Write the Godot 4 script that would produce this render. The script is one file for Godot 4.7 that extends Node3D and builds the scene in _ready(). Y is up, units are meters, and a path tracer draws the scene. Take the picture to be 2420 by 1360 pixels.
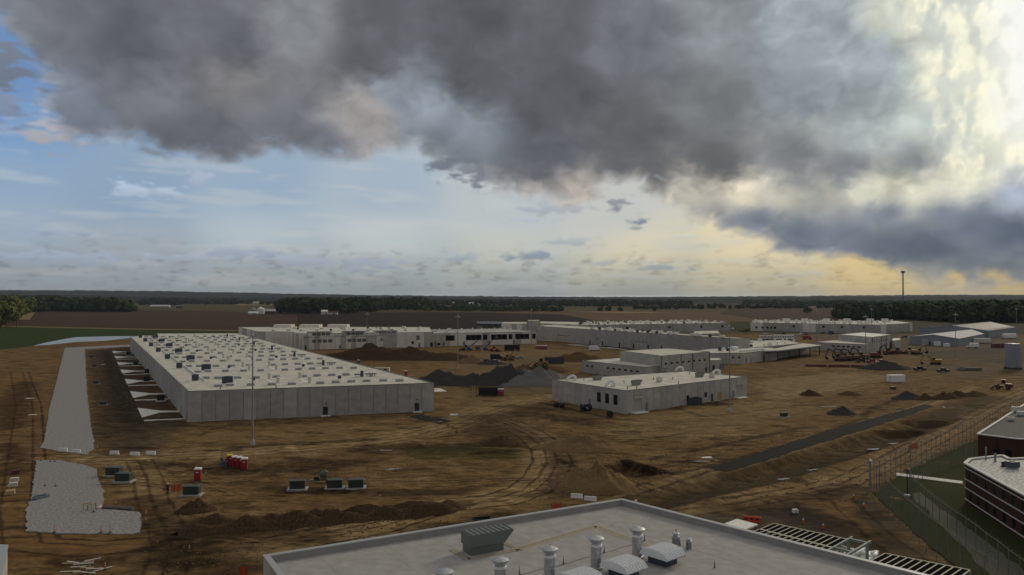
extends Node3D
# A prison building site on a wide plain, seen from about 33 m up, under a broken evening sky.
# Units are metres, y is up, the view runs towards -z.

var rng := RandomNumberGenerator.new()
var M := {}
var used_names := {}


func _ready() -> void:
	rng.seed = 7
	# ---- camera
	var cam := Camera3D.new()
	cam.name = "camera"
	cam.fov = 39.385
	cam.near = 0.5
	cam.far = 30000.0
	cam.position = Vector3(0, 33, 0)
	cam.rotation = Vector3(0.012105, 0, 0)
	add_child(cam)
	# ---- sky, exposure
	var we := WorldEnvironment.new()
	we.name = "world_environment"
	var env := Environment.new()
	env.background_mode = Environment.BG_SKY
	env.tonemap_mode = Environment.TONE_MAPPER_LINEAR
	env.tonemap_exposure = 1.0
	env.ssao_enabled = true
	env.ssil_enabled = true
	env.sdfgi_enabled = true
	var sky := Sky.new()
	var pano := PanoramaSkyMaterial.new()
	pano.panorama = make_sky()
	pano.energy_multiplier = 1.0
	sky.sky_material = pano
	env.sky = sky
	we.environment = env
	add_child(we)
	# ---- the low sun, veiled by cloud, ahead and to the right
	var sun := DirectionalLight3D.new()
	sun.name = "sun"
	sun.light_energy = 0.36
	sun.light_angular_distance = 10.0
	sun.light_color = Color(1.0, 0.93, 0.82)
	sun.shadow_enabled = true
	var az := deg_to_rad(38.0)
	var el := deg_to_rad(21.0)
	var to_sun := Vector3(sin(az) * cos(el), sin(el), -cos(az) * cos(el))
	sun.look_at_from_position(to_sun * 100.0, Vector3.ZERO)
	add_child(sun)
	build_all(env)


# ------------------------------------------------------------------ sky
# Control colours (degrees of azimuth and elevation, then sRGB) for the clear air and for the cloud mass.
const AIR := [
	[-38.57, 12.86, 100, 145, 212], [-32.58, 13.82, 112, 152, 208], [-32.56, 10.16, 128, 166, 216], [-32.54, 7.17, 148, 178, 212], [-32.51, 3.89, 164, 185, 210], [-32.50, 1.35, 164, 177, 190],
	[-25.63, 6.86, 146, 174, 207], [-25.60, 2.80, 168, 183, 200], [-25.60, 0.90, 166, 178, 188], [-17.83, 7.24, 156, 182, 211], [-17.81, 4.10, 184, 203, 218], [-17.80, 0.80, 168, 180, 188],
	[-9.28, 7.20, 170, 191, 214], [-9.27, 4.25, 196, 210, 218], [-9.27, 0.68, 170, 182, 188], [-0.30, 6.11, 192, 206, 215], [-0.30, 3.10, 204, 213, 210], [-0.30, 0.54, 170, 182, 186],
	[7.21, 6.06, 202, 209, 212], [8.68, 3.07, 226, 224, 203], [8.68, 0.39, 182, 189, 184], [17.26, 3.25, 240, 231, 198], [17.25, 0.52, 208, 204, 178], [25.11, 1.45, 238, 219, 165],
	[29.84, 0.47, 236, 211, 150], [36.19, 0.56, 236, 214, 160], [32.16, 15.09, 250, 250, 255], [32.13, 11.45, 255, 255, 245], [1.21, 8.48, 190, 200, 215], [-17.85, 14.19, 130, 170, 220],
]
const MASS := [
	[-36.70, 16.14, 124, 126, 136], [-32.60, 16.68, 120, 122, 132], [-29.26, 17.00, 112, 112, 120], [-25.68, 16.02, 94, 93, 101], [-25.66, 13.46, 103, 103, 112], [-29.23, 11.79, 124, 129, 144],
	[-28.05, 10.63, 112, 115, 128], [-21.88, 17.50, 106, 105, 112], [-15.08, 18.16, 132, 132, 137], [-18.95, 16.24, 96, 95, 102], [-18.94, 14.37, 130, 126, 128], [-20.53, 10.44, 95, 95, 103], [-16.46, 11.52, 104, 104, 112],
	[-10.46, 12.24, 152, 146, 146], [-13.64, 9.68, 118, 120, 130], [-7.81, 13.89, 126, 128, 138], [-9.30, 18.54, 96, 95, 101], [-9.89, 16.05, 94, 92, 98], [-3.33, 18.19, 90, 88, 94],
	[-3.32, 14.85, 92, 90, 95], [-4.82, 11.09, 112, 115, 124], [-6.32, 12.22, 130, 133, 142], [2.72, 18.20, 96, 95, 101], [2.72, 13.43, 90, 88, 94], [2.72, 9.66, 98, 98, 105],
	[8.71, 17.48, 112, 112, 118], [8.70, 11.87, 97, 96, 100], [8.69, 8.97, 97, 95, 98], [14.52, 18.21, 136, 138, 143], [14.50, 13.03, 116, 117, 120], [14.49, 9.08, 100, 98, 100],
	[3.92, 7.43, 168, 158, 152], [20.03, 17.18, 156, 161, 169], [20.01, 13.20, 138, 142, 148], [21.33, 10.93, 162, 164, 163], [19.46, 9.40, 124, 124, 127], [23.92, 14.95, 166, 173, 179],
	[23.90, 11.27, 167, 172, 173], [22.61, 8.25, 124, 125, 130], [26.37, 8.68, 142, 144, 146], [26.42, 17.17, 196, 196, 184], [28.79, 15.60, 218, 217, 196], [27.58, 10.67, 192, 197, 190],
	[29.92, 12.96, 250, 246, 216], [31.24, 9.55, 255, 251, 214], [29.89, 8.14, 226, 223, 200], [28.74, 7.32, 216, 211, 190], [25.13, 7.02, 194, 190, 172], [19.99, 7.14, 150, 148, 148],
	[15.89, 6.79, 222, 210, 186], [13.06, 7.05, 186, 178, 166], [18.64, 6.64, 200, 193, 178], [21.31, 6.75, 176, 172, 162], [23.88, 6.73, 214, 208, 190], [26.84, 6.47, 226, 220, 198], [29.42, 6.50, 220, 216, 200], [-8.70, 13.72, 138, 144, 154], [-6.03, 13.03, 150, 158, 170], [-3.92, 12.27, 132, 138, 148], [-9.88, 12.91, 166, 158, 154], [-29.22, 10.51, 120, 124, 138], [-24.17, 12.83, 118, 118, 124], [-24.15, 10.18, 96, 96, 104], [-17.30, 13.13, 118, 117, 122], [25.15, 10.10, 178, 182, 180], [22.37, 11.93, 152, 157, 162], [28.26, 5.38, 128, 132, 144], [19.97, 4.05, 108, 113, 127], [16.16, 4.86, 128, 131, 140], [27.54, 3.02, 98, 103, 117], [17.27, 5.12, 116, 120, 132], [14.19, 5.49, 140, 140, 145], [21.30, 5.69, 152, 152, 153], [22.60, 4.39, 114, 118, 130], [25.13, 5.53, 124, 127, 137],
	[25.11, 3.08, 101, 106, 119], [29.87, 4.78, 110, 116, 131], [32.10, 6.45, 168, 174, 190], [32.08, 3.65, 97, 103, 118], [29.85, 2.17, 107, 111, 120], [27.53, 1.28, 136, 135, 131],
	[32.07, 1.35, 118, 120, 124], [35.26, 9.85, 240, 238, 210], [32.16, 16.05, 250, 249, 240], [36.22, 4.93, 120, 126, 138], [36.20, 1.53, 120, 122, 126], [-0.30, 23.53, 106, 105, 111], [22.68, 21.89, 170, 174, 178], [-23.20, 21.81, 120, 120, 127],
]
const EDGE := [
	-60.0, 48.0, -60.0, 15.0, -38.59, 14.87, -33.87, 15.99, -32.60, 16.02, -31.28, 14.87, -30.38, 13.65, -30.46, 11.90, -29.90, 10.44, -28.87, 9.57, -26.62, 10.11, -24.90, 9.85, -23.13, 9.39, -21.06, 9.20,
	-18.92, 9.21, -16.73, 10.25, -13.92, 9.50, -10.46, 9.74, -7.51, 10.60, -5.12, 9.77, -2.72, 9.01, -1.21, 7.89, 0.60, 7.60, 3.62, 6.57, 5.72, 6.85, 6.91, 8.28, 8.69, 8.54, 10.45, 7.47,
	11.32, 6.22, 13.05, 5.42, 15.04, 4.68, 16.99, 4.06, 19.97, 2.75, 22.59, 2.37, 25.11, 2.05, 26.57, 1.16, 29.85, 0.92, 32.49, 0.89, 41.66, 1.08, 60.0, 1.5, 60.0, 48.0,
]
# loose scraps of cloud: azimuth, elevation, half width, half height (degrees), sRGB, strength
const SCRAPS := [
	[-32.26, 13.87, 1.3, 1.6, 116, 124, 140, 0.95], [-32.39, 11.29, 0.9, 1.0, 128, 138, 158, 0.8], [-29.67, 10.16, 1.6, 0.9, 176, 172, 178, 0.9], [-21.31, 7.77, 0.7, 0.5, 176, 182, 200, 0.6], [-4.97, 9.40, 0.9, 0.7, 112, 118, 130, 0.9],
	[-2.42, 8.77, 1.6, 0.8, 118, 122, 133, 0.85], [7.51, 6.59, 0.9, 0.35, 140, 144, 152, 0.9], [8.75, 5.27, 0.6, 0.35, 128, 138, 150, 0.95], [2.72, 6.34, 2.4, 0.45, 168, 174, 184, 0.7], [4.07, 3.91, 1.3, 0.3, 166, 176, 182, 0.75],
	[1.45, 2.92, 1.5, 0.38, 140, 152, 166, 0.95], [10.44, 2.11, 1.4, 0.28, 156, 163, 168, 0.9], [6.61, 2.43, 0.9, 0.2, 170, 176, 178, 0.8], [-3.92, 2.80, 1.4, 0.33, 160, 170, 182, 0.9], [-18.90, 2.99, 2.4, 0.36, 158, 167, 184, 0.9],
	[-15.03, 2.47, 2.6, 0.34, 160, 169, 184, 0.85], [-9.86, 2.41, 2.2, 0.42, 158, 168, 183, 0.9], [-10.44, 1.87, 1.6, 0.25, 152, 162, 176, 0.8], [-29.63, 2.39, 4.0, 0.35, 158, 170, 190, 0.7], [-24.89, 6.90, 2.0, 0.4, 186, 202, 220, 0.7],
	[-28.25, 4.01, 3.0, 0.14, 150, 165, 186, 0.7], [-21.81, 2.55, 3.2, 0.22, 160, 171, 188, 0.7], [12.76, 4.20, 1.8, 0.16, 205, 205, 195, 0.6], [19.96, 1.50, 1.8, 0.2, 190, 186, 170, 0.7], [1.21, 5.51, 1.6, 0.2, 180, 192, 202, 0.6],
]


func lin(c: float) -> float:
	c /= 255.0
	return c / 12.92 if c <= 0.04045 else pow((c + 0.055) / 1.055, 2.4)


func control_field(points: Array, a0: float, e0: float, step: float, w: int, h: int, soft: float) -> Image:
	var im := Image.create(w, h, false, Image.FORMAT_RGBF)
	for j in h:
		for i in w:
			var a := a0 + i * step
			var e := e0 - j * step
			var r := 0.0
			var g := 0.0
			var b := 0.0
			var t := 0.0
			for p in points:
				var da: float = p[0] - a
				var de: float = (p[1] - e) * 1.25
				var k := 1.0 / pow(da * da + de * de + soft, 2.6)
				t += k
				r += k * p[2]
				g += k * p[3]
				b += k * p[4]
			im.set_pixel(i, j, Color(r / t, g / t, b / t))
	return im


func noise(seed_: int, freq: float, oct := 4, gain := 0.5) -> FastNoiseLite:
	var n := FastNoiseLite.new()
	n.seed = seed_
	n.noise_type = FastNoiseLite.TYPE_SIMPLEX_SMOOTH
	n.frequency = freq
	n.fractal_type = FastNoiseLite.FRACTAL_FBM
	n.fractal_octaves = oct
	n.fractal_gain = gain
	return n


func make_sky() -> ImageTexture:
	var W := 4096
	var Hh := 2048
	var px := 360.0 / W
	# the whole round at an eighth of the detail: broken cloud of the same kind all about
	var lw := 512
	var lh := 256
	var low := Image.create(lw, lh, false, Image.FORMAT_RGBF)
	var nc := noise(11, 1.4, 5)
	for j in lh:
		var e := 90.0 - (j + 0.5) * 180.0 / lh
		for i in lw:
			var a := deg_to_rad((i + 0.5) * 360.0 / lw)
			var er := deg_to_rad(maxf(e, 0.0))
			var d := Vector3(sin(a) * cos(er), sin(er), -cos(a) * cos(er))
			var s := clampf(e / 35.0, 0.0, 1.0)
			var towards := clampf(d.dot(Vector3(0.57, 0.36, -0.73)), 0.0, 1.0)
			var c := Vector3(172, 178, 184).lerp(Vector3(128, 156, 196), s)
			c = c.lerp(Vector3(240, 234, 214), pow(towards, 3.0) * 0.8)
			var plane := d / (d.y + 0.22)
			var k := smoothstep(-0.42, -0.02, nc.get_noise_3d(plane.x * 0.8, 0.0, plane.z * 0.8) + 0.05 * s)
			var grey := Vector3(116, 113, 114).lerp(Vector3(164, 159, 152), smoothstep(24.0, 60.0, e)) + Vector3(34, 33, 31) * nc.get_noise_3d(plane.x * 2.0 + 9.0, 3.0, plane.z * 2.0)
			grey = grey.lerp(Vector3(235, 230, 210), pow(towards, 5.0))
			c = c.lerp(grey, k * smoothstep(1.0, 9.0, e))
			low.set_pixel(i, j, Color(lin(c.x), lin(c.y), lin(c.z)))
	low.resize(W, Hh, Image.INTERPOLATE_CUBIC)
	# the part of the sky ahead in full detail
	var a0 := -46.0
	var e0 := 31.0
	var rw := int(92.0 / px)
	var rh := int(31.0 / px)
	var fs := 1.0
	var fw := 94
	var fh := 33
	var air := control_field(AIR, a0 - 0.5, e0 + 0.5, fs, fw, fh, 4.0)
	var mass := control_field(MASS, a0 - 0.5, e0 + 0.5, fs, fw, fh, 0.9)
	air.resize(fw * 8, fh * 8, Image.INTERPOLATE_CUBIC)
	mass.resize(fw * 8, fh * 8, Image.INTERPOLATE_CUBIC)
	var poly := PackedVector2Array()
	for k in range(0, EDGE.size(), 2):
		poly.append(Vector2(EDGE[k], EDGE[k + 1]))
	# distance to the cloud edge on a coarse grid
	var gd := 4
	var gw := rw / gd + 2
	var gh := rh / gd + 2
	var dist := PackedFloat32Array()
	dist.resize(gw * gh)
	for j in gh:
		for i in gw:
			var p := Vector2(a0 + i * gd * px, e0 - j * gd * px)
			var best := 1e9
			for k in poly.size():
				var q := Geometry2D.get_closest_point_to_segment(p, poly[k], poly[(k + 1) % poly.size()])
				best = minf(best, p.distance_squared_to(q))
			best = sqrt(best)
			dist[j * gw + i] = best if Geometry2D.is_point_in_polygon(p, poly) else -best
	var n1 := noise(3, 0.16, 5, 0.55)
	var n2 := noise(5, 0.5, 5, 0.5)
	var n3 := noise(8, 0.3, 4)
	var n4 := noise(21, 1.0, 3)
	var wx := noise(13, 0.25, 3)
	var region := Image.create(rw, rh, false, Image.FORMAT_RGBF)
	for j in rh:
		var e := e0 - (j + 0.5) * px
		if e < -0.3:
			continue
		for i in rw:
			var a := a0 + (i + 0.5) * px
			var u := a + 0.9 * wx.get_noise_2d(a, e * 1.5)
			var v := e + 0.6 * wx.get_noise_2d(a + 50.0, e * 1.5 + 30.0)
			# clear air with thin streaks
			var fx := (a - a0 + 0.5 + 0.5) * 8.0
			var fy := (e0 + 0.5 + 0.5 - e) * 8.0
			var ca := air.get_pixel(clampi(int(fx), 0, fw * 8 - 1), clampi(int(fy), 0, fh * 8 - 1))
			var c := Vector3(ca.r, ca.g, ca.b)
			var streak := smoothstep(0.0, 0.45, n3.get_noise_2d(a * 0.35 + e * 0.5, e * 2.2))
			c = c.lerp(Vector3(206, 214, 220), streak * 0.35 * (1.0 - smoothstep(8.0, 14.0, e)))
			# rows of small far clouds over the horizon
			if e < 4.6:
				var band := n4.get_noise_2d(a * 0.45, e * 2.3 / (0.35 + e * 0.16)) * 0.6 + 0.4 * n2.get_noise_2d(a * 1.2, e * 4.0)
				var fade := smoothstep(0.2, 0.9, e) * (1.0 - smoothstep(2.4, 4.2, e))
				var k := smoothstep(0.03, 0.26, band) * fade
				var under := n4.get_noise_2d(a * 0.45, (e + 0.16) * 2.3 / (0.35 + e * 0.16))
				c = c.lerp(c * 0.84, k * 0.9)
				c = c.lerp(c * 1.13 + Vector3(6, 3, 0), k * smoothstep(0.0, 0.28, band - under) * 0.8)
			c = Vector3(c.x * 0.97, c.y * 0.945, c.z * 0.915) * lerpf(0.93, 1.0, smoothstep(0.5, 5.0, e))
			# loose scraps
			for s in SCRAPS:
				var da: float = (a - s[0]) / s[2]
				var de: float = (e - s[1]) / s[3]
				var r2 := da * da + de * de
				if r2 < 5.0:
					var q: float = exp(-r2 * 0.8) + 0.95 * n2.get_noise_2d(a * 1.1 + s[2] * 7.0, e * 3.4) - 0.1
					var al: float = smoothstep(0.2, 0.75, q) * s[7] * (1.0 - smoothstep(3.5, 5.0, r2))
					c = c.lerp(Vector3(s[4], s[5], s[6]) * (1.0 + 0.12 * de * 0.5), al)
			# the mass
			var gx := (a - a0) / (gd * px)
			var gy := (e0 - e) / (gd * px)
			var gi := clampi(int(gx), 0, gw - 2)
			var gj := clampi(int(gy), 0, gh - 2)
			var tx := clampf(gx - gi, 0.0, 1.0)
			var ty := clampf(gy - gj, 0.0, 1.0)
			var sd := lerpf(lerpf(dist[gj * gw + gi], dist[gj * gw + gi + 1], tx), lerpf(dist[gj * gw + gw + gi], dist[gj * gw + gw + gi + 1], tx), ty)
			if sd > -2.2:
				var big := n1.get_noise_2d(u, v * 1.5)
				var fine := n2.get_noise_2d(u, v * 1.6)
				var edge := sd + 0.8 * n3.get_noise_2d(u * 0.9, v * 1.5) + 0.6 * fine
				var al := smoothstep(-0.55, 0.75, edge)
				if al > 0.0:
					var mx := clampi(int(fx + 7.0 * big), 0, fw * 8 - 1)
					var my := clampi(int(fy + 4.0 * fine), 0, fh * 8 - 1)
					var cm := mass.get_pixel(mx, my)
					var m := Vector3(cm.r, cm.g, cm.b)
					var lum := m.x / 255.0
					var inside := smoothstep(0.0, 2.4, sd)
					m *= 1.0 + 0.13 * big + 0.1 * fine * (0.5 + 0.5 * smoothstep(0.4, 0.7, lum))
					m += Vector3(1, 4, 4)
					# lit rims where the mass thins
					var rim := (1.0 - smoothstep(0.1, 1.3, edge)) * smoothstep(-0.05, 0.3, fine + 0.2)
					m = m.lerp(m * 1.22 + Vector3(14, 9, 2), rim * 0.55)
					# towards the veiled sun the billows break into white
					var hot := smoothstep(26.0, 29.5, a + 1.5 * big + 0.18 * (e - 10.0)) * smoothstep(6.0, 8.5, e)
					var f := n2.get_noise_2d(a * 1.3 + 40.0, e * 0.8) + 0.8 * n1.get_noise_2d(a * 2.0, e * 1.2 + 20.0)
					var lit := smoothstep(-0.35, 0.45, f)
					var crest := pow(1.0 - minf(1.0, absf(n2.get_noise_2d(a * 0.9 + 7.0, e * 0.42)) * 5.0), 2.0) * smoothstep(-0.2, 0.2, f)
					m = m.lerp(Vector3(190, 197, 197).lerp(Vector3(255, 251, 226), clampf(lit + 0.35 * smoothstep(28.0, 32.0, a), 0.0, 1.0)), hot * 0.6)
					m = m.lerp(Vector3(260, 254, 222), hot * crest * 0.8)
					m = m.lerp(Vector3(250, 250, 250), smoothstep(30.0, 33.0, a + 1.2 * f) * smoothstep(8.0, 10.5, e) * 0.85)
					c = c.lerp(m, al)
			var k := smoothstep(0.0, 9.0, minf(minf(a - a0, a0 + 92.0 - a), e0 - e))
			var out := Color(lin(clampf(c.x, 0, 262)), lin(clampf(c.y, 0, 262)), lin(clampf(c.z, 0, 262)))
			if k < 1.0:
				var cc := (int(a / px) + W) % W
				out = low.get_pixel(cc, clampi(int((90.0 - e) / px), 0, Hh - 1)).lerp(out, k)
			region.set_pixel(i, j, out)
	var y0 := int((90.0 - e0) / px)
	var left := int(46.0 / px)
	low.blit_rect(region, Rect2i(left, 0, rw - left, rh), Vector2i(0, y0))
	low.blit_rect(region, Rect2i(0, 0, left, rh), Vector2i(W - left, y0))
	return ImageTexture.create_from_image(low)


# ------------------------------------------------------------------ helpers
func numbered(called: String) -> String:
	var n: int = used_names.get(called, 0)
	used_names[called] = n + 1
	return called if n == 0 else "%s_%03d" % [called, n]


func tag(o: Node3D, label: String, category: String, group := "") -> void:
	o.set_meta("label", label)
	o.set_meta("category", category)
	if group:
		o.set_meta("group", group)


func thing(called: String, label: String, category: String, at := Vector3.ZERO, turn := 0.0, group := "") -> Node3D:
	var o := Node3D.new()
	o.name = numbered(called)
	add_child(o)
	o.position = at
	o.rotation.y = turn
	tag(o, label, category, group)
	return o


func st() -> SurfaceTool:
	var s := SurfaceTool.new()
	s.begin(Mesh.PRIMITIVE_TRIANGLES)
	return s


func mesh_of(s: SurfaceTool) -> ArrayMesh:
	s.generate_normals()
	return s.commit()


func node_of(called: String, mesh: Mesh, m: Material, parent: Node3D) -> MeshInstance3D:
	var o := MeshInstance3D.new()
	o.name = called if parent != self else numbered(called)
	o.mesh = mesh
	o.material_override = m
	parent.add_child(o, true)
	return o


# shape given in its parent's own coordinates
func obj(called: String, s: SurfaceTool, m: Material, parent: Node3D = self) -> MeshInstance3D:
	s.set_smooth_group(-1)
	return node_of(called, mesh_of(s), m, parent)


func smooth_obj(called: String, s: SurfaceTool, m: Material, parent: Node3D = self) -> MeshInstance3D:
	return node_of(called, mesh_of(s), m, parent)


# shape given in world coordinates under a thing that only has been moved
func wobj(called: String, s: SurfaceTool, m: Material, parent: Node3D) -> MeshInstance3D:
	var o := obj(called, s, m, parent)
	o.position = -parent.global_position
	return o


func structure(called: String, s: SurfaceTool, m: Material) -> MeshInstance3D:
	var o := obj(called, s, m, self)
	o.set_meta("kind", "structure")
	return o


func dup(o: Node3D, called: String, at: Vector3, turn: float, label: String, group := "") -> Node3D:
	var r: Node3D = o.duplicate()
	r.name = numbered(called)
	add_child(r)
	r.position = at
	r.rotation.y = turn
	r.set_meta("label", label)
	if group:
		r.set_meta("group", group)
	return r


func tri(s: SurfaceTool, a: Vector3, b: Vector3, c: Vector3) -> void:
	s.set_smooth_group(-1)
	s.add_vertex(a)
	s.add_vertex(b)
	s.add_vertex(c)


# a, b, c, d run clockwise seen from outside
func quad(s: SurfaceTool, a: Vector3, b: Vector3, c: Vector3, d: Vector3) -> void:
	tri(s, a, b, c)
	tri(s, a, c, d)


func bx(s: SurfaceTool, c: Vector3, size: Vector3, b := Basis()) -> void:
	var x := b.x * size.x * 0.5
	var y := b.y * size.y * 0.5
	var z := b.z * size.z * 0.5
	quad(s, c - x + y + z, c + x + y + z, c + x - y + z, c - x - y + z)
	quad(s, c + x + y - z, c - x + y - z, c - x - y - z, c + x - y - z)
	quad(s, c + x + y + z, c + x + y - z, c + x - y - z, c + x - y + z)
	quad(s, c - x + y - z, c - x + y + z, c - x - y + z, c - x - y - z)
	quad(s, c - x + y - z, c + x + y - z, c + x + y + z, c - x + y + z)
	quad(s, c - x - y + z, c + x - y + z, c + x - y - z, c - x - y - z)


# box with its upper edges cut
func cbx(s: SurfaceTool, c: Vector3, size: Vector3, cut: float, b := Basis()) -> void:
	var hx := size.x * 0.5
	var hy := size.y * 0.5
	var hz := size.z * 0.5
	var ring := func(y: float, k: float) -> Array:
		return [c + b * Vector3(-hx + k, y, hz - k), c + b * Vector3(hx - k, y, hz - k), c + b * Vector3(hx - k, y, -hz + k), c + b * Vector3(-hx + k, y, -hz + k)]
	var r0: Array = ring.call(-hy, 0.0)
	var r1: Array = ring.call(hy - cut, 0.0)
	var r2: Array = ring.call(hy, cut)
	for i in 4:
		var j := (i + 1) % 4
		quad(s, r1[i], r1[j], r0[j], r0[i])
		quad(s, r2[i], r2[j], r1[j], r1[i])
	quad(s, r2[3], r2[2], r2[1], r2[0])
	quad(s, r0[0], r0[1], r0[2], r0[3])


func beam(s: SurfaceTool, a: Vector3, b: Vector3, w: float, h: float) -> void:
	var z := (b - a).normalized()
	var up := Vector3.UP if absf(z.y) < 0.95 else Vector3.RIGHT
	var x := up.cross(z).normalized()
	bx(s, (a + b) * 0.5, Vector3(w, h, a.distance_to(b)), Basis(x, z.cross(x), z))


func tube(s: SurfaceTool, a: Vector3, b: Vector3, ra: float, rb: float, n := 10, caps := true) -> void:
	var z := (b - a).normalized()
	var up := Vector3.UP if absf(z.y) < 0.95 else Vector3.RIGHT
	var x := up.cross(z).normalized()
	var y := z.cross(x)
	for i in n:
		var t0 := TAU * i / n
		var t1 := TAU * (i + 1) / n
		var d0 := x * cos(t0) + y * sin(t0)
		var d1 := x * cos(t1) + y * sin(t1)
		quad(s, a + d0 * ra, b + d0 * rb, b + d1 * rb, a + d1 * ra)
		if caps and rb > 0.0:
			tri(s, b, b + d1 * rb, b + d0 * rb)
		if caps and ra > 0.0:
			tri(s, a, a + d0 * ra, a + d1 * ra)


# profile: [radius, height] from bottom to top
func lathe(s: SurfaceTool, at: Vector3, profile: Array, n := 14) -> void:
	for k in profile.size() - 1:
		tube(s, at + Vector3.UP * profile[k][1], at + Vector3.UP * (profile[k + 1][1] + 0.0001), profile[k][0], profile[k + 1][0], n, k == 0 or k == profile.size() - 2)


func area2(p: PackedVector2Array) -> float:
	var a := 0.0
	for i in p.size():
		a += p[i].cross(p[(i + 1) % p.size()])
	return a * 0.5


func pv(list: Array) -> PackedVector2Array:
	return PackedVector2Array(list)


func ccw(p: PackedVector2Array) -> PackedVector2Array:
	var q := p.duplicate()
	if area2(q) < 0.0:
		q.reverse()
	return q


# upright prism over a ground outline (x, z)
func prism(s: SurfaceTool, outline: PackedVector2Array, y0: float, y1: float, bottom := false) -> void:
	var p := ccw(outline)
	var ix := Geometry2D.triangulate_polygon(p)
	for k in range(0, ix.size(), 3):
		var a := p[ix[k]]
		var b := p[ix[k + 1]]
		var c := p[ix[k + 2]]
		if (b - a).cross(c - a) < 0.0:
			var t := b
			b = c
			c = t
		tri(s, Vector3(a.x, y1, a.y), Vector3(b.x, y1, b.y), Vector3(c.x, y1, c.y))
		if bottom:
			tri(s, Vector3(a.x, y0, a.y), Vector3(c.x, y0, c.y), Vector3(b.x, y0, b.y))
	for i in p.size():
		var a := p[i]
		var b := p[(i + 1) % p.size()]
		quad(s, Vector3(b.x, y1, b.y), Vector3(a.x, y1, a.y), Vector3(a.x, y0, a.y), Vector3(b.x, y0, b.y))


# outline with its edges cut into short pieces and shaken a little
func ragged(outline: Array, step: float, shake: float, seed_: int) -> PackedVector2Array:
	var n := noise(seed_, 0.35, 3)
	var out := PackedVector2Array()
	for i in outline.size():
		var a: Vector2 = outline[i]
		var b: Vector2 = outline[(i + 1) % outline.size()]
		var m := maxi(1, int(a.distance_to(b) / step))
		var side := (b - a).normalized().orthogonal()
		for k in m:
			var p := a.lerp(b, float(k) / m)
			out.append(p + side * shake * 2.0 * n.get_noise_2d(p.x, p.y))
	return out


func ribbon(line: Array, w0: float, w1: float) -> Array:
	var l := []
	var r := []
	for i in line.size():
		var d: Vector2 = (line[mini(i + 1, line.size() - 1)] - line[maxi(i - 1, 0)]).normalized()
		var w := lerpf(w0, w1, float(i) / maxf(1.0, line.size() - 1.0)) * 0.5
		l.append(line[i] + d.orthogonal() * w)
		r.append(line[i] - d.orthogonal() * w)
	r.reverse()
	return l + r


func v3(p: Vector2, y := 0.0) -> Vector3:
	return Vector3(p.x, y, p.y)


func yaw_of(a: Vector2, b: Vector2) -> float:
	var d := b - a
	return atan2(-d.y, d.x)


# ------------------------------------------------------------------ materials
func srgb(r: float, g: float, b: float) -> Color:
	return Color(r / 255.0, g / 255.0, b / 255.0)


func flat_mat(called: String, c: Color, rough := 0.8, metal := 0.0) -> StandardMaterial3D:
	var m := StandardMaterial3D.new()
	m.resource_name = called
	m.albedo_color = c
	m.roughness = rough
	m.metallic = metal
	M[called] = m
	return m


func noise_tex(seed_: int, freq: float, oct: int, a: Color, b: Color, size := 512) -> NoiseTexture2D:
	var t := NoiseTexture2D.new()
	t.width = size
	t.height = size
	t.seamless = true
	t.noise = noise(seed_, freq, oct, 0.6)
	var g := Gradient.new()
	g.set_color(0, a)
	g.set_color(1, b)
	g.set_offset(0, 0.22)
	g.set_offset(1, 0.78)
	t.color_ramp = g
	return t


# weathered surface: one noise texture laid over the world, so that alike pieces differ
func noisy(called: String, a: Color, b: Color, metres: float, rough := 0.85, seed_ := 1, metal := 0.0, freq := 0.012, oct := 5) -> StandardMaterial3D:
	var m := flat_mat(called, Color.WHITE, rough, metal)
	m.albedo_texture = noise_tex(seed_, freq, oct, a, b)
	m.uv1_triplanar = true
	m.uv1_world_triplanar = true
	m.uv1_scale = Vector3.ONE / metres
	m.metallic_specular = 0.12 if rough > 0.92 else 0.3
	return m


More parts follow.
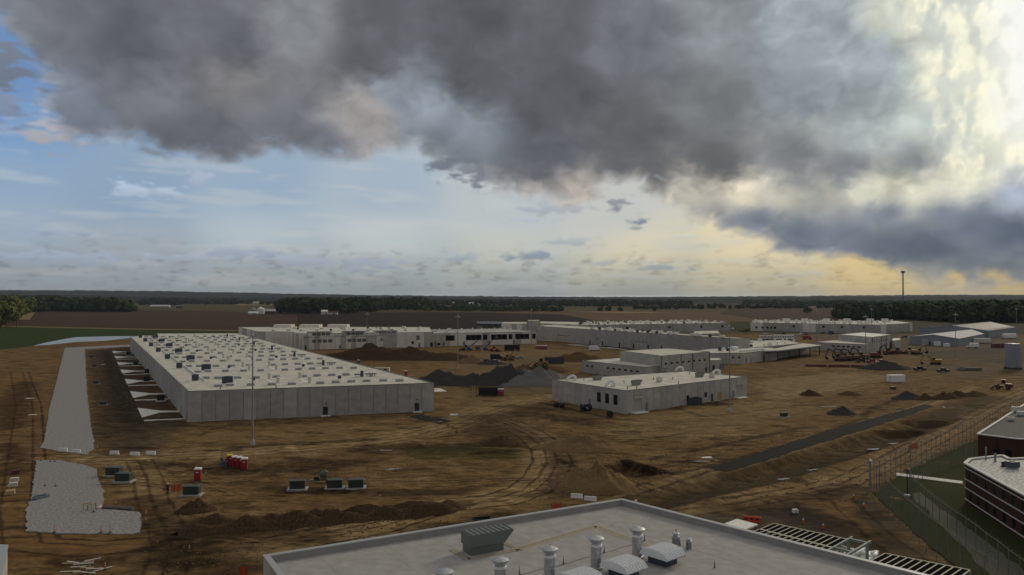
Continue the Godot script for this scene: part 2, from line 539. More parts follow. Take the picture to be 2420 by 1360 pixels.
func make_materials() -> void:
	# precast concrete in three batches
	noisy("concrete", srgb(166, 162, 154), srgb(186, 182, 174), 22.0, 0.9, 2)
	noisy("concrete_b", srgb(160, 156, 149), srgb(180, 176, 168), 18.0, 0.9, 3)
	noisy("concrete_c", srgb(172, 168, 159), srgb(192, 188, 178), 26.0, 0.9, 4)
	noisy("sandwich", srgb(222, 213, 199), srgb(236, 228, 214), 18.0, 0.9, 5)
	noisy("sandwich_b", srgb(214, 206, 192), srgb(230, 222, 208), 20.0, 0.9, 6)
	flat_mat("joint", srgb(92, 88, 84), 0.95)
	noisy("roof", srgb(186, 183, 168), srgb(212, 208, 192), 40.0, 0.85, 7)
	noisy("roof_grey", srgb(157, 154, 149), srgb(172, 169, 164), 30.0, 0.85, 8, 0.0, 0.03, 6)
	noisy("walk_pad", srgb(222, 220, 208), srgb(238, 236, 226), 5.0, 0.8, 9)
	noisy("seam", srgb(146, 138, 120), srgb(160, 152, 132), 3.0, 0.85, 10)
	flat_mat("coping", srgb(112, 110, 106), 0.5, 0.3)
	flat_mat("coping_light", srgb(172, 174, 172), 0.45, 0.3)
	flat_mat("dark", srgb(38, 40, 44), 0.7)
	flat_mat("unit_dark", srgb(66, 74, 86), 0.55, 0.2)
	flat_mat("unit_grey", srgb(128, 132, 130), 0.55, 0.2)
	flat_mat("unit_light", srgb(204, 202, 188), 0.6)
	noisy("galvanised", srgb(168, 172, 174), srgb(196, 199, 200), 3.0, 0.38, 11, 0.75)
	flat_mat("steel_dull", srgb(142, 146, 148), 0.5, 0.5)
	noisy("hood_white", srgb(222, 224, 224), srgb(238, 239, 238), 2.5, 0.5, 12)
	flat_mat("skylight", srgb(200, 202, 200), 0.45)
	flat_mat("curb_grey", srgb(160, 160, 157), 0.7)
	flat_mat("door_dark", srgb(40, 40, 42), 0.6)
	flat_mat("door_grey", srgb(118, 120, 120), 0.6)
	flat_mat("door_light", srgb(168, 166, 158), 0.6)
	flat_mat("door_tan", srgb(172, 140, 88), 0.75)
	flat_mat("glass_dark", srgb(26, 29, 33), 0.12)
	flat_mat("louver", srgb(96, 100, 100), 0.6)
	flat_mat("wood_raw", srgb(190, 166, 122), 0.85)
	flat_mat("interior", srgb(92, 90, 88), 0.9)
	noisy("sidewalk", srgb(208, 205, 194), srgb(228, 225, 215), 6.0, 0.9, 13)
	noisy("gravel", srgb(126, 124, 121), srgb(160, 158, 154), 16.0, 0.95, 14, 0.0, 0.05, 5)
	noisy("asphalt", srgb(42, 41, 39), srgb(60, 58, 55), 4.0, 0.95, 15, 0.0, 0.03, 6)
	noisy("soil_dark", srgb(60, 46, 34), srgb(94, 75, 55), 5.0, 1.0, 16, 0.0, 0.02, 6)
	noisy("soil_brown", srgb(84, 66, 45), srgb(116, 92, 64), 5.0, 1.0, 17, 0.0, 0.02, 6)
	noisy("soil_tan", srgb(106, 86, 58), srgb(138, 114, 82), 4.0, 1.0, 18, 0.0, 0.02, 6)
	noisy("stone_dark", srgb(58, 55, 53), srgb(84, 80, 77), 3.0, 1.0, 19, 0.0, 0.03, 6)
	noisy("stone_grey", srgb(100, 97, 92), srgb(128, 124, 118), 3.0, 1.0, 20, 0.0, 0.03, 6)
	noisy("turf", srgb(42, 54, 27), srgb(68, 80, 42), 9.0, 1.0, 21, 0.0, 0.02, 6)
	noisy("turf_dark", srgb(46, 52, 30), srgb(72, 74, 44), 4.0, 1.0, 22, 0.0, 0.02, 6)
	noisy("lane_grey", srgb(84, 84, 74), srgb(108, 106, 94), 4.0, 1.0, 23, 0.0, 0.02, 6)
	noisy("field_brown", srgb(50, 39, 31), srgb(98, 78, 60), 90.0, 1.0, 24, 0.0, 0.02, 6)
	noisy("field_dark", srgb(38, 31, 27), srgb(66, 54, 45), 120.0, 1.0, 25, 0.0, 0.02, 6)
	noisy("field_tan", srgb(122, 102, 74), srgb(148, 126, 94), 80.0, 1.0, 26, 0.0, 0.02, 6)
	noisy("field_olive", srgb(74, 68, 45), srgb(102, 92, 62), 150.0, 1.0, 27, 0.0, 0.02, 6)
	noisy("field_rust", srgb(88, 70, 54), srgb(116, 92, 72), 200.0, 1.0, 28, 0.0, 0.02, 6)
	M.field_brown.uv1_scale = Vector3(1.0 / 700.0, 1.0, 1.0 / 45.0)
	M.field_dark.uv1_scale = Vector3(1.0 / 900.0, 1.0, 1.0 / 70.0)
	M.field_rust.uv1_scale = Vector3(1.0 / 1200.0, 1.0, 1.0 / 90.0)
	M.field_olive.uv1_scale = Vector3(1.0 / 900.0, 1.0, 1.0 / 160.0)
	noisy("brick", srgb(70, 52, 43), srgb(92, 68, 56), 1.6, 0.95, 29, 0.0, 0.05, 4)
	flat_mat("band_white", srgb(206, 204, 198), 0.8)
	noisy("roof_patchy", srgb(150, 150, 142), srgb(236, 234, 224), 9.0, 0.85, 30, 0.0, 0.03, 6)
	noisy("roof_black", srgb(70, 72, 72), srgb(96, 98, 96), 8.0, 0.9, 31, 0.0, 0.02, 5)
	flat_mat("box_green", srgb(44, 58, 50), 0.55)
	flat_mat("box_green_top", srgb(50, 64, 56), 0.5)
	flat_mat("red", srgb(150, 34, 38), 0.5)
	flat_mat("red_dull", srgb(104, 46, 40), 0.7)
	flat_mat("white", srgb(232, 232, 228), 0.5)
	flat_mat("white_dirty", srgb(206, 202, 192), 0.7)
	flat_mat("yellow", srgb(222, 186, 40), 0.5)
	flat_mat("yellow_plant", srgb(150, 112, 36), 0.5)
	flat_mat("orange", srgb(196, 74, 38), 0.75)
	flat_mat("orange_plant", srgb(104, 58, 34), 0.55)
	flat_mat("blue", srgb(44, 70, 104), 0.6)
	flat_mat("blue_pale", srgb(98, 114, 124), 0.6)
	flat_mat("mixer_grey", srgb(86, 92, 84), 0.7)
	flat_mat("black", srgb(22, 22, 24), 0.6)
	flat_mat("rubber", srgb(30, 30, 32), 0.85)
	flat_mat("deck_black", srgb(20, 20, 21), 1.0).metallic_specular = 0.05
	flat_mat("fence_steel", srgb(112, 116, 112), 0.85)
	flat_mat("pole", srgb(140, 142, 140), 0.6, 0.2)
	flat_mat("lamp_head", srgb(176, 178, 180), 0.5)
	flat_mat("bar_tan", srgb(196, 188, 162), 0.7)
	flat_mat("green_steel", srgb(132, 148, 138), 0.6)
	flat_mat("metal_shed", srgb(140, 144, 150), 0.8, 0.0)
	flat_mat("metal_shed_roof", srgb(190, 190, 188), 0.85, 0.0)
	flat_mat("metal_shed_old", srgb(140, 142, 142), 0.9, 0.0)
	flat_mat("rooflight_brown", srgb(118, 100, 86), 0.6)
	flat_mat("tarp_grey", srgb(138, 141, 146), 0.55)
	flat_mat("skin", srgb(188, 140, 112), 0.7)
	flat_mat("denim", srgb(40, 44, 58), 0.9)
	noisy("bark", srgb(70, 58, 46), srgb(98, 82, 66), 2.0, 1.0, 33)
	var water := flat_mat("water", srgb(120, 118, 108), 0.22)
	water.metallic_specular = 0.4
	var net := flat_mat("chain_link", srgb(120, 126, 124), 0.6, 0.3)
	net.albedo_color.a = 0.11
	net.transparency = BaseMaterial3D.TRANSPARENCY_ALPHA
	var leaf := flat_mat("leaf", Color.WHITE, 0.9)
	leaf.vertex_color_use_as_albedo = true
	leaf.metallic_specular = 0.15


# ------------------------------------------------------------------ ground
const SITE := Rect2(-205, -320, 420, 250)      # ground with relief: x, z, width, depth
const SITE_NEAR := Rect2(-148, -200, 296, 130)
const SITE_MID := Rect2(-205, -320, 420, 120)
const SITE_FAR := Rect2(-450, -720, 900, 400)   # level ground beyond
var ROAD := [Vector2(-290.97, -522.98), Vector2(-266.08, -560.30), Vector2(-254.71, -536.38), Vector2(-271.13, -510.23), Vector2(-176.95, -333.96), Vector2(-138.06, -261.69), Vector2(-107.07, -204.66), Vector2(-96.28, -185.38), Vector2(-90.76, -174.59), Vector2(-89.04, -168.07), Vector2(-97.28, -172.68), Vector2(-103.26, -176.06), Vector2(-106.82, -183.76), Vector2(-118.36, -204.66), Vector2(-138.33, -240.66), Vector2(-176.92, -312.39)]
var PAD := [Vector2(-96.10, -162.86), Vector2(-90.99, -162.44), Vector2(-83.46, -157.57), Vector2(-79.51, -154.10), Vector2(-74.12, -144.56), Vector2(-69.99, -137.92), Vector2(-63.51, -125.07), Vector2(-56.88, -123.36), Vector2(-51.93, -112.78), Vector2(-52.73, -111.98), Vector2(-63.53, -112.38), Vector2(-68.26, -113.39), Vector2(-74.50, -123.60), Vector2(-80.45, -134.97)]
var STRIP := [Vector2(37.83, -156.01), Vector2(40.27, -152.24), Vector2(47.59, -158.76), Vector2(66.29, -178.55), Vector2(89.06, -201.39), Vector2(127.66, -243.46), Vector2(127.44, -248.26), Vector2(92.29, -212.97), Vector2(70.92, -191.00), Vector2(48.37, -166.30)]
var PIT := [Vector2(14.90, -156.01), Vector2(22.83, -164.13), Vector2(30.22, -151.51), Vector2(22.31, -146.57), Vector2(18.03, -149.35)]
var DITCH := [Vector2(19.65, -129.17), Vector2(31.40, -139.14), Vector2(45.68, -150.06), Vector2(65.65, -168.97), Vector2(89.82, -192.17), Vector2(122.72, -226.79), Vector2(157.35, -265.00)]
var relief: FastNoiseLite
var relief_fine: FastNoiseLite
var flats: Array = []


func line_dist(p: Vector2, line: Array) -> float:
	var best := 1e9
	for i in line.size() - 1:
		best = minf(best, p.distance_squared_to(Geometry2D.get_closest_point_to_segment(p, line[i], line[i + 1])))
	return sqrt(best)


func terrain(x: float, z: float) -> float:
	var p := Vector2(x, z)
	var edge := minf(minf(x - SITE.position.x, SITE.end.x - x), minf(z - SITE.position.y, SITE.end.y - z))
	if edge <= 0.0:
		return 0.0
	var k := smoothstep(0.0, 12.0, edge) * smoothstep(0.0, 2.5, absf(z + 200.0))
	if z > -200.0:
		k *= smoothstep(148.0, 140.0, absf(x))
	for f in flats:
		if f[0].has_point(p) and Geometry2D.is_point_in_polygon(p, f[1]):
			return 0.0
	var h := 0.22 * relief.get_noise_2d(x, z) + 0.12 * relief_fine.get_noise_2d(x, z) - 0.03
	if z > -215.0 and x > 20.0:
		var d := line_dist(p, DITCH)
		if d < 9.0:
			h -= 1.5 * (1.0 - smoothstep(1.0, 7.0, d))
			h += 0.5 * smoothstep(6.0, 7.5, d) * (1.0 - smoothstep(7.5, 9.0, d))
	if Geometry2D.is_point_in_polygon(p, pit_poly):
		var e := line_dist(p, PIT + [PIT[0]])
		h -= 1.6 * smoothstep(0.0, 2.5, e)
	return h * k


var pit_poly: PackedVector2Array


func add_flat(outline: Array, grow := 1.5) -> void:
	var big := Geometry2D.offset_polygon(pv(outline), grow)
	if big.is_empty():
		return
	var poly: PackedVector2Array = big[0]
	var r := Rect2(poly[0], Vector2.ZERO)
	for q in poly:
		r = r.expand(q)
	flats.append([r, poly])


func sheet_grid(area: Rect2, step: float, with_relief: bool) -> SurfaceTool:
	var s := SurfaceTool.new()
	s.begin(Mesh.PRIMITIVE_TRIANGLES)
	s.set_smooth_group(0)
	var nx := int(ceil(area.size.x / step))
	var nz := int(ceil(area.size.y / step))
	for j in nz + 1:
		for i in nx + 1:
			var x := area.position.x + area.size.x * i / nx
			var z := area.position.y + area.size.y * j / nz
			s.set_uv(Vector2(float(i) / nx, float(j) / nz))
			s.add_vertex(Vector3(x, terrain(x, z) if with_relief else 0.0, z))
	for j in nz:
		for i in nx:
			var a := j * (nx + 1) + i
			for k in [a, a + 1, a + nx + 2, a, a + nx + 2, a + nx + 1]:
				s.add_index(k)
	s.generate_normals()
	return s


# colour buffer of a ground sheet
class Paint:
	var area: Rect2
	var w: int
	var h: int
	var r: PackedFloat32Array
	var g: PackedFloat32Array
	var b: PackedFloat32Array
	var rag: FastNoiseLite

	func setup(area_: Rect2, w_: int, h_: int, big: Image, mid: Image, fine: Image, streak: Image) -> void:
		area = area_
		w = w_
		h = h_
		rag = FastNoiseLite.new()
		rag.seed = 5
		rag.frequency = 0.16
		rag.fractal_octaves = 4
		for c in [0, 1, 2]:
			var a := PackedFloat32Array()
			a.resize(w * h)
			if c == 0:
				r = a
			elif c == 1:
				g = a
			else:
				b = a
		var db := big.get_data()
		var dm := mid.get_data()
		var df := fine.get_data()
		var ds := streak.get_data()
		for i in w * h:
			var n0 := db[i] / 255.0
			var n1 := dm[i] / 255.0
			var n2 := df[i] / 255.0
			var n3 := ds[i] / 255.0
			var k := 0.8 * (n0 - 0.5) + 0.5
			var v := 1.0 + 0.5 * (n1 - 0.5) + 0.42 * (n2 - 0.5)
			var dark := clampf((n3 - 0.57) * 5.0, 0.0, 1.0) * 0.7
			r[i] = lerpf((138.0 + 26.0 * k) * v, 74.0, dark)
			g[i] = lerpf((110.0 + 24.0 * k) * v, 58.0, dark)
			b[i] = lerpf((74.0 + 22.0 * k) * v, 42.0, dark)

	func stroke(line: Array, width: float, c: Color, alpha: float, soft: float, shake := 0.6) -> void:
		var sx := w / area.size.x
		var sz := h / area.size.y
		for n in line.size() - 1:
			var a: Vector2 = line[n]
			var e: Vector2 = line[n + 1]
			var reach := width * 0.5 + soft + shake
			var x0 := maxi(0, int((minf(a.x, e.x) - reach - area.position.x) * sx))
			var x1 := mini(w - 1, int((maxf(a.x, e.x) + reach - area.position.x) * sx))
			var y0 := maxi(0, int((minf(a.y, e.y) - reach - area.position.y) * sz))
			var y1 := mini(h - 1, int((maxf(a.y, e.y) + reach - area.position.y) * sz))
			var ab := e - a
			var l2 := maxf(ab.length_squared(), 0.0001)
			for y in range(y0, y1 + 1):
				for x in range(x0, x1 + 1):
					var p := Vector2(area.position.x + x / sx, area.position.y + y / sz)
					var t := (p - a).dot(ab) / l2
					if (t < 0.0 and n > 0) or t >= 1.0 and n < line.size() - 2:
						if (t < 0.0 and p.distance_squared_to(a) > 0.04 * width * width) or t >= 1.0:
							continue
					t = clampf(t, 0.0, 1.0)
					var d := p.distance_to(a + ab * t)
					if d > reach:
						continue
					var ns := rag.get_noise_2d(p.x, p.y)
					var k := (1.0 - smoothstep(width * 0.5 - soft, width * 0.5 + soft, d + shake * ns)) * alpha * (0.75 + 0.5 * rag.get_noise_2d(p.x * 2.3 + 90.0, p.y * 2.3))
					if k > 0.0:
						put(y * w + x, c, minf(k, 1.0))

	func patch(poly_in: Array, c: Color, alpha: float, soft: float, shake := 1.0) -> void:
		var poly := PackedVector2Array(poly_in)
		var sx := w / area.size.x
		var sz := h / area.size.y
		var box := Rect2(poly[0], Vector2.ZERO)
		for q in poly:
			box = box.expand(q)
		box = box.grow(soft + shake)
		var x0 := maxi(0, int((box.position.x - area.position.x) * sx))
		var x1 := mini(w - 1, int((box.end.x - area.position.x) * sx))
		var y0 := maxi(0, int((box.position.y - area.position.y) * sz))
		var y1 := mini(h - 1, int((box.end.y - area.position.y) * sz))
		for y in range(y0, y1 + 1):
			for x in range(x0, x1 + 1):
				var p := Vector2(area.position.x + x / sx, area.position.y + y / sz)
				var d := 1e9
				for n in poly.size():
					d = minf(d, p.distance_squared_to(Geometry2D.get_closest_point_to_segment(p, poly[n], poly[(n + 1) % poly.size()])))
				d = sqrt(d)
				if Geometry2D.is_point_in_polygon(p, poly):
					d = -d
				elif d > soft + shake:
					continue
				var k := (1.0 - smoothstep(-soft, soft, d + shake * rag.get_noise_2d(p.x * 0.7, p.y * 0.7) * 1.6)) * alpha * (0.8 + 0.5 * rag.get_noise_2d(p.x * 2.0 + 40.0, p.y * 2.0))
				if k > 0.0:
					put(y * w + x, c, minf(k, 1.0))

	func put(i: int, c: Color, k: float) -> void:
		# the grain that is there stays
		var v := r[i] / 151.0
		v = lerpf(1.0, v, 0.4)
		r[i] = lerpf(r[i], c.r * 255.0 * v, k)
		g[i] = lerpf(g[i], c.g * 255.0 * v, k)
		b[i] = lerpf(b[i], c.b * 255.0 * v, k)

	func texture() -> ImageTexture:
		var bytes := PackedByteArray()
		bytes.resize(w * h * 3)
		for i in w * h:
			bytes[i * 3] = clampi(int(r[i] * 0.75), 0, 255)
			bytes[i * 3 + 1] = clampi(int(g[i] * 0.745), 0, 255)
			bytes[i * 3 + 2] = clampi(int(b[i] * 0.71), 0, 255)
		return ImageTexture.create_from_image(Image.create_from_data(w, h, false, Image.FORMAT_RGB8, bytes))


func noise_image(w: int, h: int, seed_: int, metres: float, per_px: float, oct: int, stretch := 1.0, gain := 0.5) -> Image:
	var n := noise(seed_, per_px / metres * stretch, oct, gain)
	var im := n.get_image(int(w / stretch), h, false, false, false)
	if stretch != 1.0:
		im = n.get_image(maxi(1, int(w / stretch)), h, false, false, false)
		im.resize(w, h, Image.INTERPOLATE_CUBIC)
	# noise runs from -1 to 1 about 0; spread it a little
	return im


func paint_ground(p: Paint, near: bool) -> void:
	var tan := srgb(172, 145, 106)
	var light := srgb(206, 178, 136)
	var dark := srgb(76, 60, 44)
	var darker := srgb(50, 39, 30)
	var grey := srgb(122, 114, 102)
	var green := srgb(78, 82, 44)
	# haul roads
	var haul := [Vector2(-114.90, -164.56), Vector2(-105.36, -165.86), Vector2(-86.80, -163.70), Vector2(-74.89, -165.86), Vector2(-61.71, -170.34), Vector2(-47.41, -177.05), Vector2(-34.74, -183.76), Vector2(-25.23, -192.17), Vector2(-16.50, -209.43), Vector2(-8.59, -233.52), Vector2(2.72, -258.46), Vector2(14.04, -267.25)]
	var bend := [Vector2(-10.53, -222.77), Vector2(-1.11, -211.54), Vector2(4.87, -193.35), Vector2(8.09, -175.08), Vector2(8.14, -161.61), Vector2(5.87, -147.26), Vector2(2.89, -137.62), Vector2(-2.07, -131.32), Vector2(-11.38, -127.60), Vector2(-19.05, -117.18), Vector2(-32.05, -107.23)]
	var lane := [Vector2(-75.43, -163.28), Vector2(-66.31, -147.26), Vector2(-58.67, -131.87), Vector2(-50.27, -117.18), Vector2(-44.98, -107.23), Vector2(-41.19, -95.85)]
	var west := [Vector2(-218.15, -354.69), Vector2(-147.68, -244.40), Vector2(-113.11, -186.48), Vector2(-94.06, -154.48), Vector2(-77.36, -126.57), Vector2(-64.66, -107.23), Vector2(-55.83, -105.44), Vector2(-44.80, -108.15)]
	var perimeter := [Vector2(22.56, -122.88), Vector2(32.80, -127.60), Vector2(46.33, -135.84), Vector2(58.91, -143.90), Vector2(77.75, -164.56), Vector2(107.23, -198.22), Vector2(143.99, -242.52), Vector2(187.06, -289.38)]
	var loop := [Vector2(49.83, -137.62), Vector2(53.62, -131.87), Vector2(52.21, -122.88), Vector2(50.64, -111.00), Vector2(49.74, -98.84), Vector2(49.00, -91.68)]
	var service := [Vector2(14.85, -128.64), Vector2(25.84, -140.69), Vector2(38.36, -152.24), Vector2(58.77, -172.21), Vector2(83.29, -198.22), Vector2(124.56, -244.40), Vector2(169.68, -296.20)]
	var yard := [Vector2(73.20, -244.40), Vector2(98.15, -270.70), Vector2(138.87, -310.84), Vector2(192.05, -354.69), Vector2(247.00, -394.80)]
	for q in [[haul, 13.0, light, 0.85], [bend, 11.0, light, 0.8], [lane, 8.0, light, 0.6], [west, 13.0, srgb(160, 122, 82), 0.7], [perimeter, 9.0, light, 0.7], [loop, 9.0, srgb(150, 122, 84), 0.6], [service, 5.0, light, 0.8], [yard, 12.0, tan, 0.5]]:
		p.stroke(q[0], q[1], q[2], q[3], q[1] * 0.22, q[1] * 0.12)
	# wheel ruts along them
	for q in [[haul, 4.4], [haul, 1.4], [haul, -2.0], [haul, -5.0], [bend, 3.8], [bend, 0.9], [bend, -1.2], [bend, -4.0], [lane, 2.2], [lane, -0.4], [lane, -2.6], [west, 4.0], [west, 1.8], [west, -2.6], [perimeter, 2.4], [perimeter, -0.2], [perimeter, -3.0], [loop, 2.0], [loop, -1.8], [service, 2.6], [service, 0.6], [yard, 3.0], [yard, -2.0]]:
		var off: Array = []
		var src: Array = q[0]
		for i in src.size():
			var d: Vector2 = (src[mini(i + 1, src.size() - 1)] - src[maxi(i - 1, 0)]).normalized()
			off.append(src[i] + d.orthogonal() * float(q[1]))
		p.stroke(off, 0.55, darker if q[1] > 3.5 or q[1] < -3.9 else dark, 0.8, 0.2, 0.35)
	# dark wet ground
	for q in [
		[[Vector2(-7.02, -222.77), Vector2(0.49, -186.48)], 16.0], [[Vector2(2.43, -230.95), Vector2(10.53, -222.77), Vector2(20.00, -211.54)], 9.0], [[Vector2(-1.28, -244.40), Vector2(8.72, -237.04)], 7.0], [[Vector2(-31.26, -175.08), Vector2(-19.69, -178.55), Vector2(-0.93, -177.05)], 9.0], [[Vector2(-69.00, -158.36), Vector2(-60.30, -155.24), Vector2(-47.61, -153.72), Vector2(-36.94, -156.39)], 8.0],
		[[Vector2(-47.06, -115.04), Vector2(-37.83, -111.00), Vector2(-27.12, -110.03)], 7.0], [[Vector2(-43.67, -105.44), Vector2(-38.34, -98.84), Vector2(-34.66, -95.85)], 12.0], [[Vector2(-55.71, -101.22), Vector2(-51.17, -99.62)], 5.0], [[Vector2(-59.63, -129.17), Vector2(-52.60, -119.39), Vector2(-46.33, -109.08), Vector2(-41.58, -100.41)], 8.0], [[Vector2(-187.89, -310.84), Vector2(-151.53, -244.40), Vector2(-127.92, -204.66)], 9.0],
		[[Vector2(-113.18, -181.12), Vector2(-93.39, -150.78)], 5.0], [[Vector2(-12.01, -109.08), Vector2(-7.37, -117.18), Vector2(-0.64, -122.88)], 4.0], [[Vector2(-41.62, -139.14), Vector2(-22.14, -136.13), Vector2(-7.94, -137.62)], 4.0], [[Vector2(-44.06, -164.56), Vector2(-36.20, -160.37), Vector2(-29.85, -162.44)], 5.0], [[Vector2(-60.43, -177.05), Vector2(-52.31, -181.12), Vector2(-32.32, -186.48)], 4.0],
		[[Vector2(9.63, -166.74), Vector2(11.49, -156.39), Vector2(9.06, -143.90)], 6.0], [[Vector2(22.83, -131.87), Vector2(36.02, -140.06), Vector2(48.14, -147.95)], 7.0], [[Vector2(52.97, -155.24), Vector2(64.80, -164.56), Vector2(87.16, -186.48), Vector2(121.71, -222.77)], 6.0], [[Vector2(42.02, -195.15), Vector2(17.81, -178.55)], 1.5], [[Vector2(28.51, -164.56), Vector2(39.20, -173.63), Vector2(74.17, -204.66)], 2.0],
		[[Vector2(44.56, -265.00), Vector2(52.66, -222.77), Vector2(66.73, -230.95)], 2.2], [[Vector2(71.69, -235.27), Vector2(94.29, -249.25)], 2.5], [[Vector2(27.70, -150.78), Vector2(34.70, -153.72), Vector2(50.84, -169.88), Vector2(70.58, -189.28), Vector2(98.31, -222.77)], 1.6], [[Vector2(97.13, -222.77), Vector2(107.07, -239.75), Vector2(124.10, -259.53)], 2.2], [[Vector2(9.28, -252.24), Vector2(24.58, -222.77), Vector2(32.78, -215.16)], 2.5],
		[[Vector2(-29.41, -310.84), Vector2(-14.21, -300.44), Vector2(-7.11, -270.70)], 9.0], [[Vector2(32.54, -126.57), Vector2(45.36, -125.32), Vector2(46.09, -117.18)], 6.0], [[Vector2(41.01, -124.09), Vector2(44.89, -120.53), Vector2(48.05, -109.08)], 9.0], [[Vector2(43.77, -132.42), Vector2(50.66, -134.11), Vector2(59.06, -140.69)], 5.0],
	]:
		p.stroke(q[0], q[1], dark, 0.85, q[1] * 0.35, q[1] * 0.4)
	# topsoil strip beside the long building, ditch and pit sides
	p.patch([Vector2(-261.16, -494.17), Vector2(-261.15, -545.70), Vector2(-214.40, -458.13), Vector2(-84.99, -210.13), Vector2(-96.12, -211.54), Vector2(-78.23, -171.27), Vector2(-86.94, -168.97), Vector2(-132.94, -254.28)], srgb(92, 78, 62), 0.9, 2.0, 2.0)
	p.patch([Vector2(-247.39, -494.17), Vector2(-139.76, -294.81), Vector2(-96.56, -211.54), Vector2(-103.34, -211.54), Vector2(-133.69, -267.25), Vector2(-248.16, -486.52)], srgb(80, 74, 66), 0.85, 1.5, 1.0)
	p.stroke(DITCH, 11.0, srgb(92, 76, 56), 0.9, 2.5, 2.0)
	p.stroke(DITCH, 3.0, srgb(116, 104, 90), 0.5, 1.2, 1.5)
	p.patch(PIT, srgb(82, 60, 42), 1.0, 0.6, 0.6)
	p.stroke([Vector2(22.72, -163.28), Vector2(30.57, -149.35)], 2.0, srgb(58, 44, 34), 0.95, 0.6, 0.4)
	p.stroke([Vector2(9.50, -164.56), Vector2(11.64, -158.36), Vector2(14.93, -153.72)], 1.8, srgb(62, 48, 36), 0.9, 0.6, 0.5)
	# weeds
	p.patch([Vector2(-22.98, -175.08), Vector2(-11.48, -182.17), Vector2(0.00, -175.08), Vector2(1.31, -166.74), Vector2(-10.18, -161.61), Vector2(-18.14, -164.56)], green, 0.75, 2.5, 3.0)
	p.patch([Vector2(11.09, -176.06), Vector2(18.33, -183.76), Vector2(18.63, -168.97), Vector2(12.26, -166.74)], srgb(104, 100, 68), 0.5, 2.0, 2.0)
	# stony ground by the mechanical yard and by the two stock heaps
	p.patch([Vector2(27.19, -120.53), Vector2(36.16, -125.32), Vector2(45.82, -126.57), Vector2(47.94, -117.18), Vector2(45.47, -102.04), Vector2(35.98, -107.23), Vector2(28.44, -112.98)], srgb(98, 94, 88), 0.85, 2.5, 2.0)
	p.patch([Vector2(56.79, -136.13), Vector2(60.66, -137.62), Vector2(52.74, -103.71), Vector2(51.24, -95.85), Vector2(49.22, -98.84), Vector2(52.86, -122.88)], srgb(96, 92, 84), 0.8, 2.0, 1.5)
	p.patch([Vector2(-4.90, -310.84), Vector2(18.65, -354.69), Vector2(20.10, -318.72), Vector2(14.54, -276.65), Vector2(-2.97, -282.87)], grey, 0.75, 3.0, 3.0)
	p.patch([Vector2(-20.76, -394.80), Vector2(27.89, -442.01), Vector2(27.68, -404.97), Vector2(-5.72, -362.88)], grey, 0.7, 4.0, 4.0)
	p.patch([Vector2(203.90, -399.82), Vector2(262.67, -426.99), Vector2(225.61, -354.69), Vector2(182.60, -318.72), Vector2(184.59, -354.69)], grey, 0.6, 4.0, 4.0)
	p.patch([Vector2(220.02, -721.19), Vector2(314.12, -755.93), Vector2(367.96, -721.19), Vector2(411.68, -646.89), Vector2(291.48, -458.13), Vector2(247.52, -475.47), Vector2(225.02, -475.47), Vector2(237.10, -609.23)], srgb(128, 118, 106), 0.8, 5.0, 5.0)
	p.patch([Vector2(222.46, -464.91), Vector2(356.54, -560.30), Vector2(251.15, -394.80), Vector2(231.24, -426.99)], srgb(104, 100, 96), 0.75, 4.0, 4.0)
	p.patch([Vector2(-111.08, -244.40), Vector2(-84.71, -209.43), Vector2(-82.25, -198.22), Vector2(-75.41, -168.97), Vector2(-83.87, -173.63)], srgb(104, 96, 84), 0.75, 2.0, 2.0)
	# pale worn ground
	p.patch([Vector2(95.49, -318.72), Vector2(147.30, -354.69), Vector2(157.07, -335.74), Vector2(109.04, -276.65), Vector2(78.83, -254.28)], srgb(192, 170, 134), 0.8, 5.0, 5.0)
	p.patch([Vector2(-78.08, -198.22), Vector2(-55.73, -208.05), Vector2(-24.15, -218.90), Vector2(-26.03, -198.22), Vector2(-54.53, -182.17), Vector2(-75.14, -181.12)], srgb(172, 144, 104), 0.7, 3.0, 3.0)
	p.patch([Vector2(-24.24, -354.69), Vector2(20.21, -426.99), Vector2(17.45, -276.65), Vector2(5.14, -244.40), Vector2(-18.89, -211.54), Vector2(-26.17, -276.65)], srgb(160, 136, 102), 0.6, 4.0, 5.0)
	p.patch([Vector2(32.77, -222.77), Vector2(77.73, -259.53), Vector2(96.31, -244.40), Vector2(49.45, -192.17), Vector2(26.44, -186.48), Vector2(22.57, -204.66)], srgb(184, 160, 122), 0.7, 4.0, 5.0)
	p.patch([Vector2(-45.77, -458.13), Vector2(13.53, -514.41), Vector2(54.57, -494.17), Vector2(33.60, -375.90), Vector2(-20.51, -354.69)], srgb(158, 138, 108), 0.6, 6.0, 6.0)
	if near:
		var r2 := RandomNumberGenerator.new()
		r2.seed = 3
		# stray machine tracks
		for i in 130:
			var a := Vector2(r2.randf_range(-110, 120), r2.randf_range(-250, -105))
			var t := r2.randf_range(-0.5, 0.5) + (PI if r2.randf() < 0.5 else 0.0)
			var l: Array = [a]
			for k in 6:
				t += r2.randf_range(-0.3, 0.3)
				a += Vector2(cos(t), sin(t) * 0.8) * r2.randf_range(3.0, 8.0)
				l.append(a)
			var l2 := []
			for k in l.size():
				l2.append(l[k] + Vector2(0.3, 1.9))
			var c := dark if r2.randf() < 0.7 else srgb(190, 164, 126)
			var al := r2.randf_range(0.35, 0.8)
			p.stroke(l, r2.randf_range(0.3, 0.5), c, al, 0.14, 0.25)
			p.stroke(l2, r2.randf_range(0.3, 0.5), c, al, 0.14, 0.25)
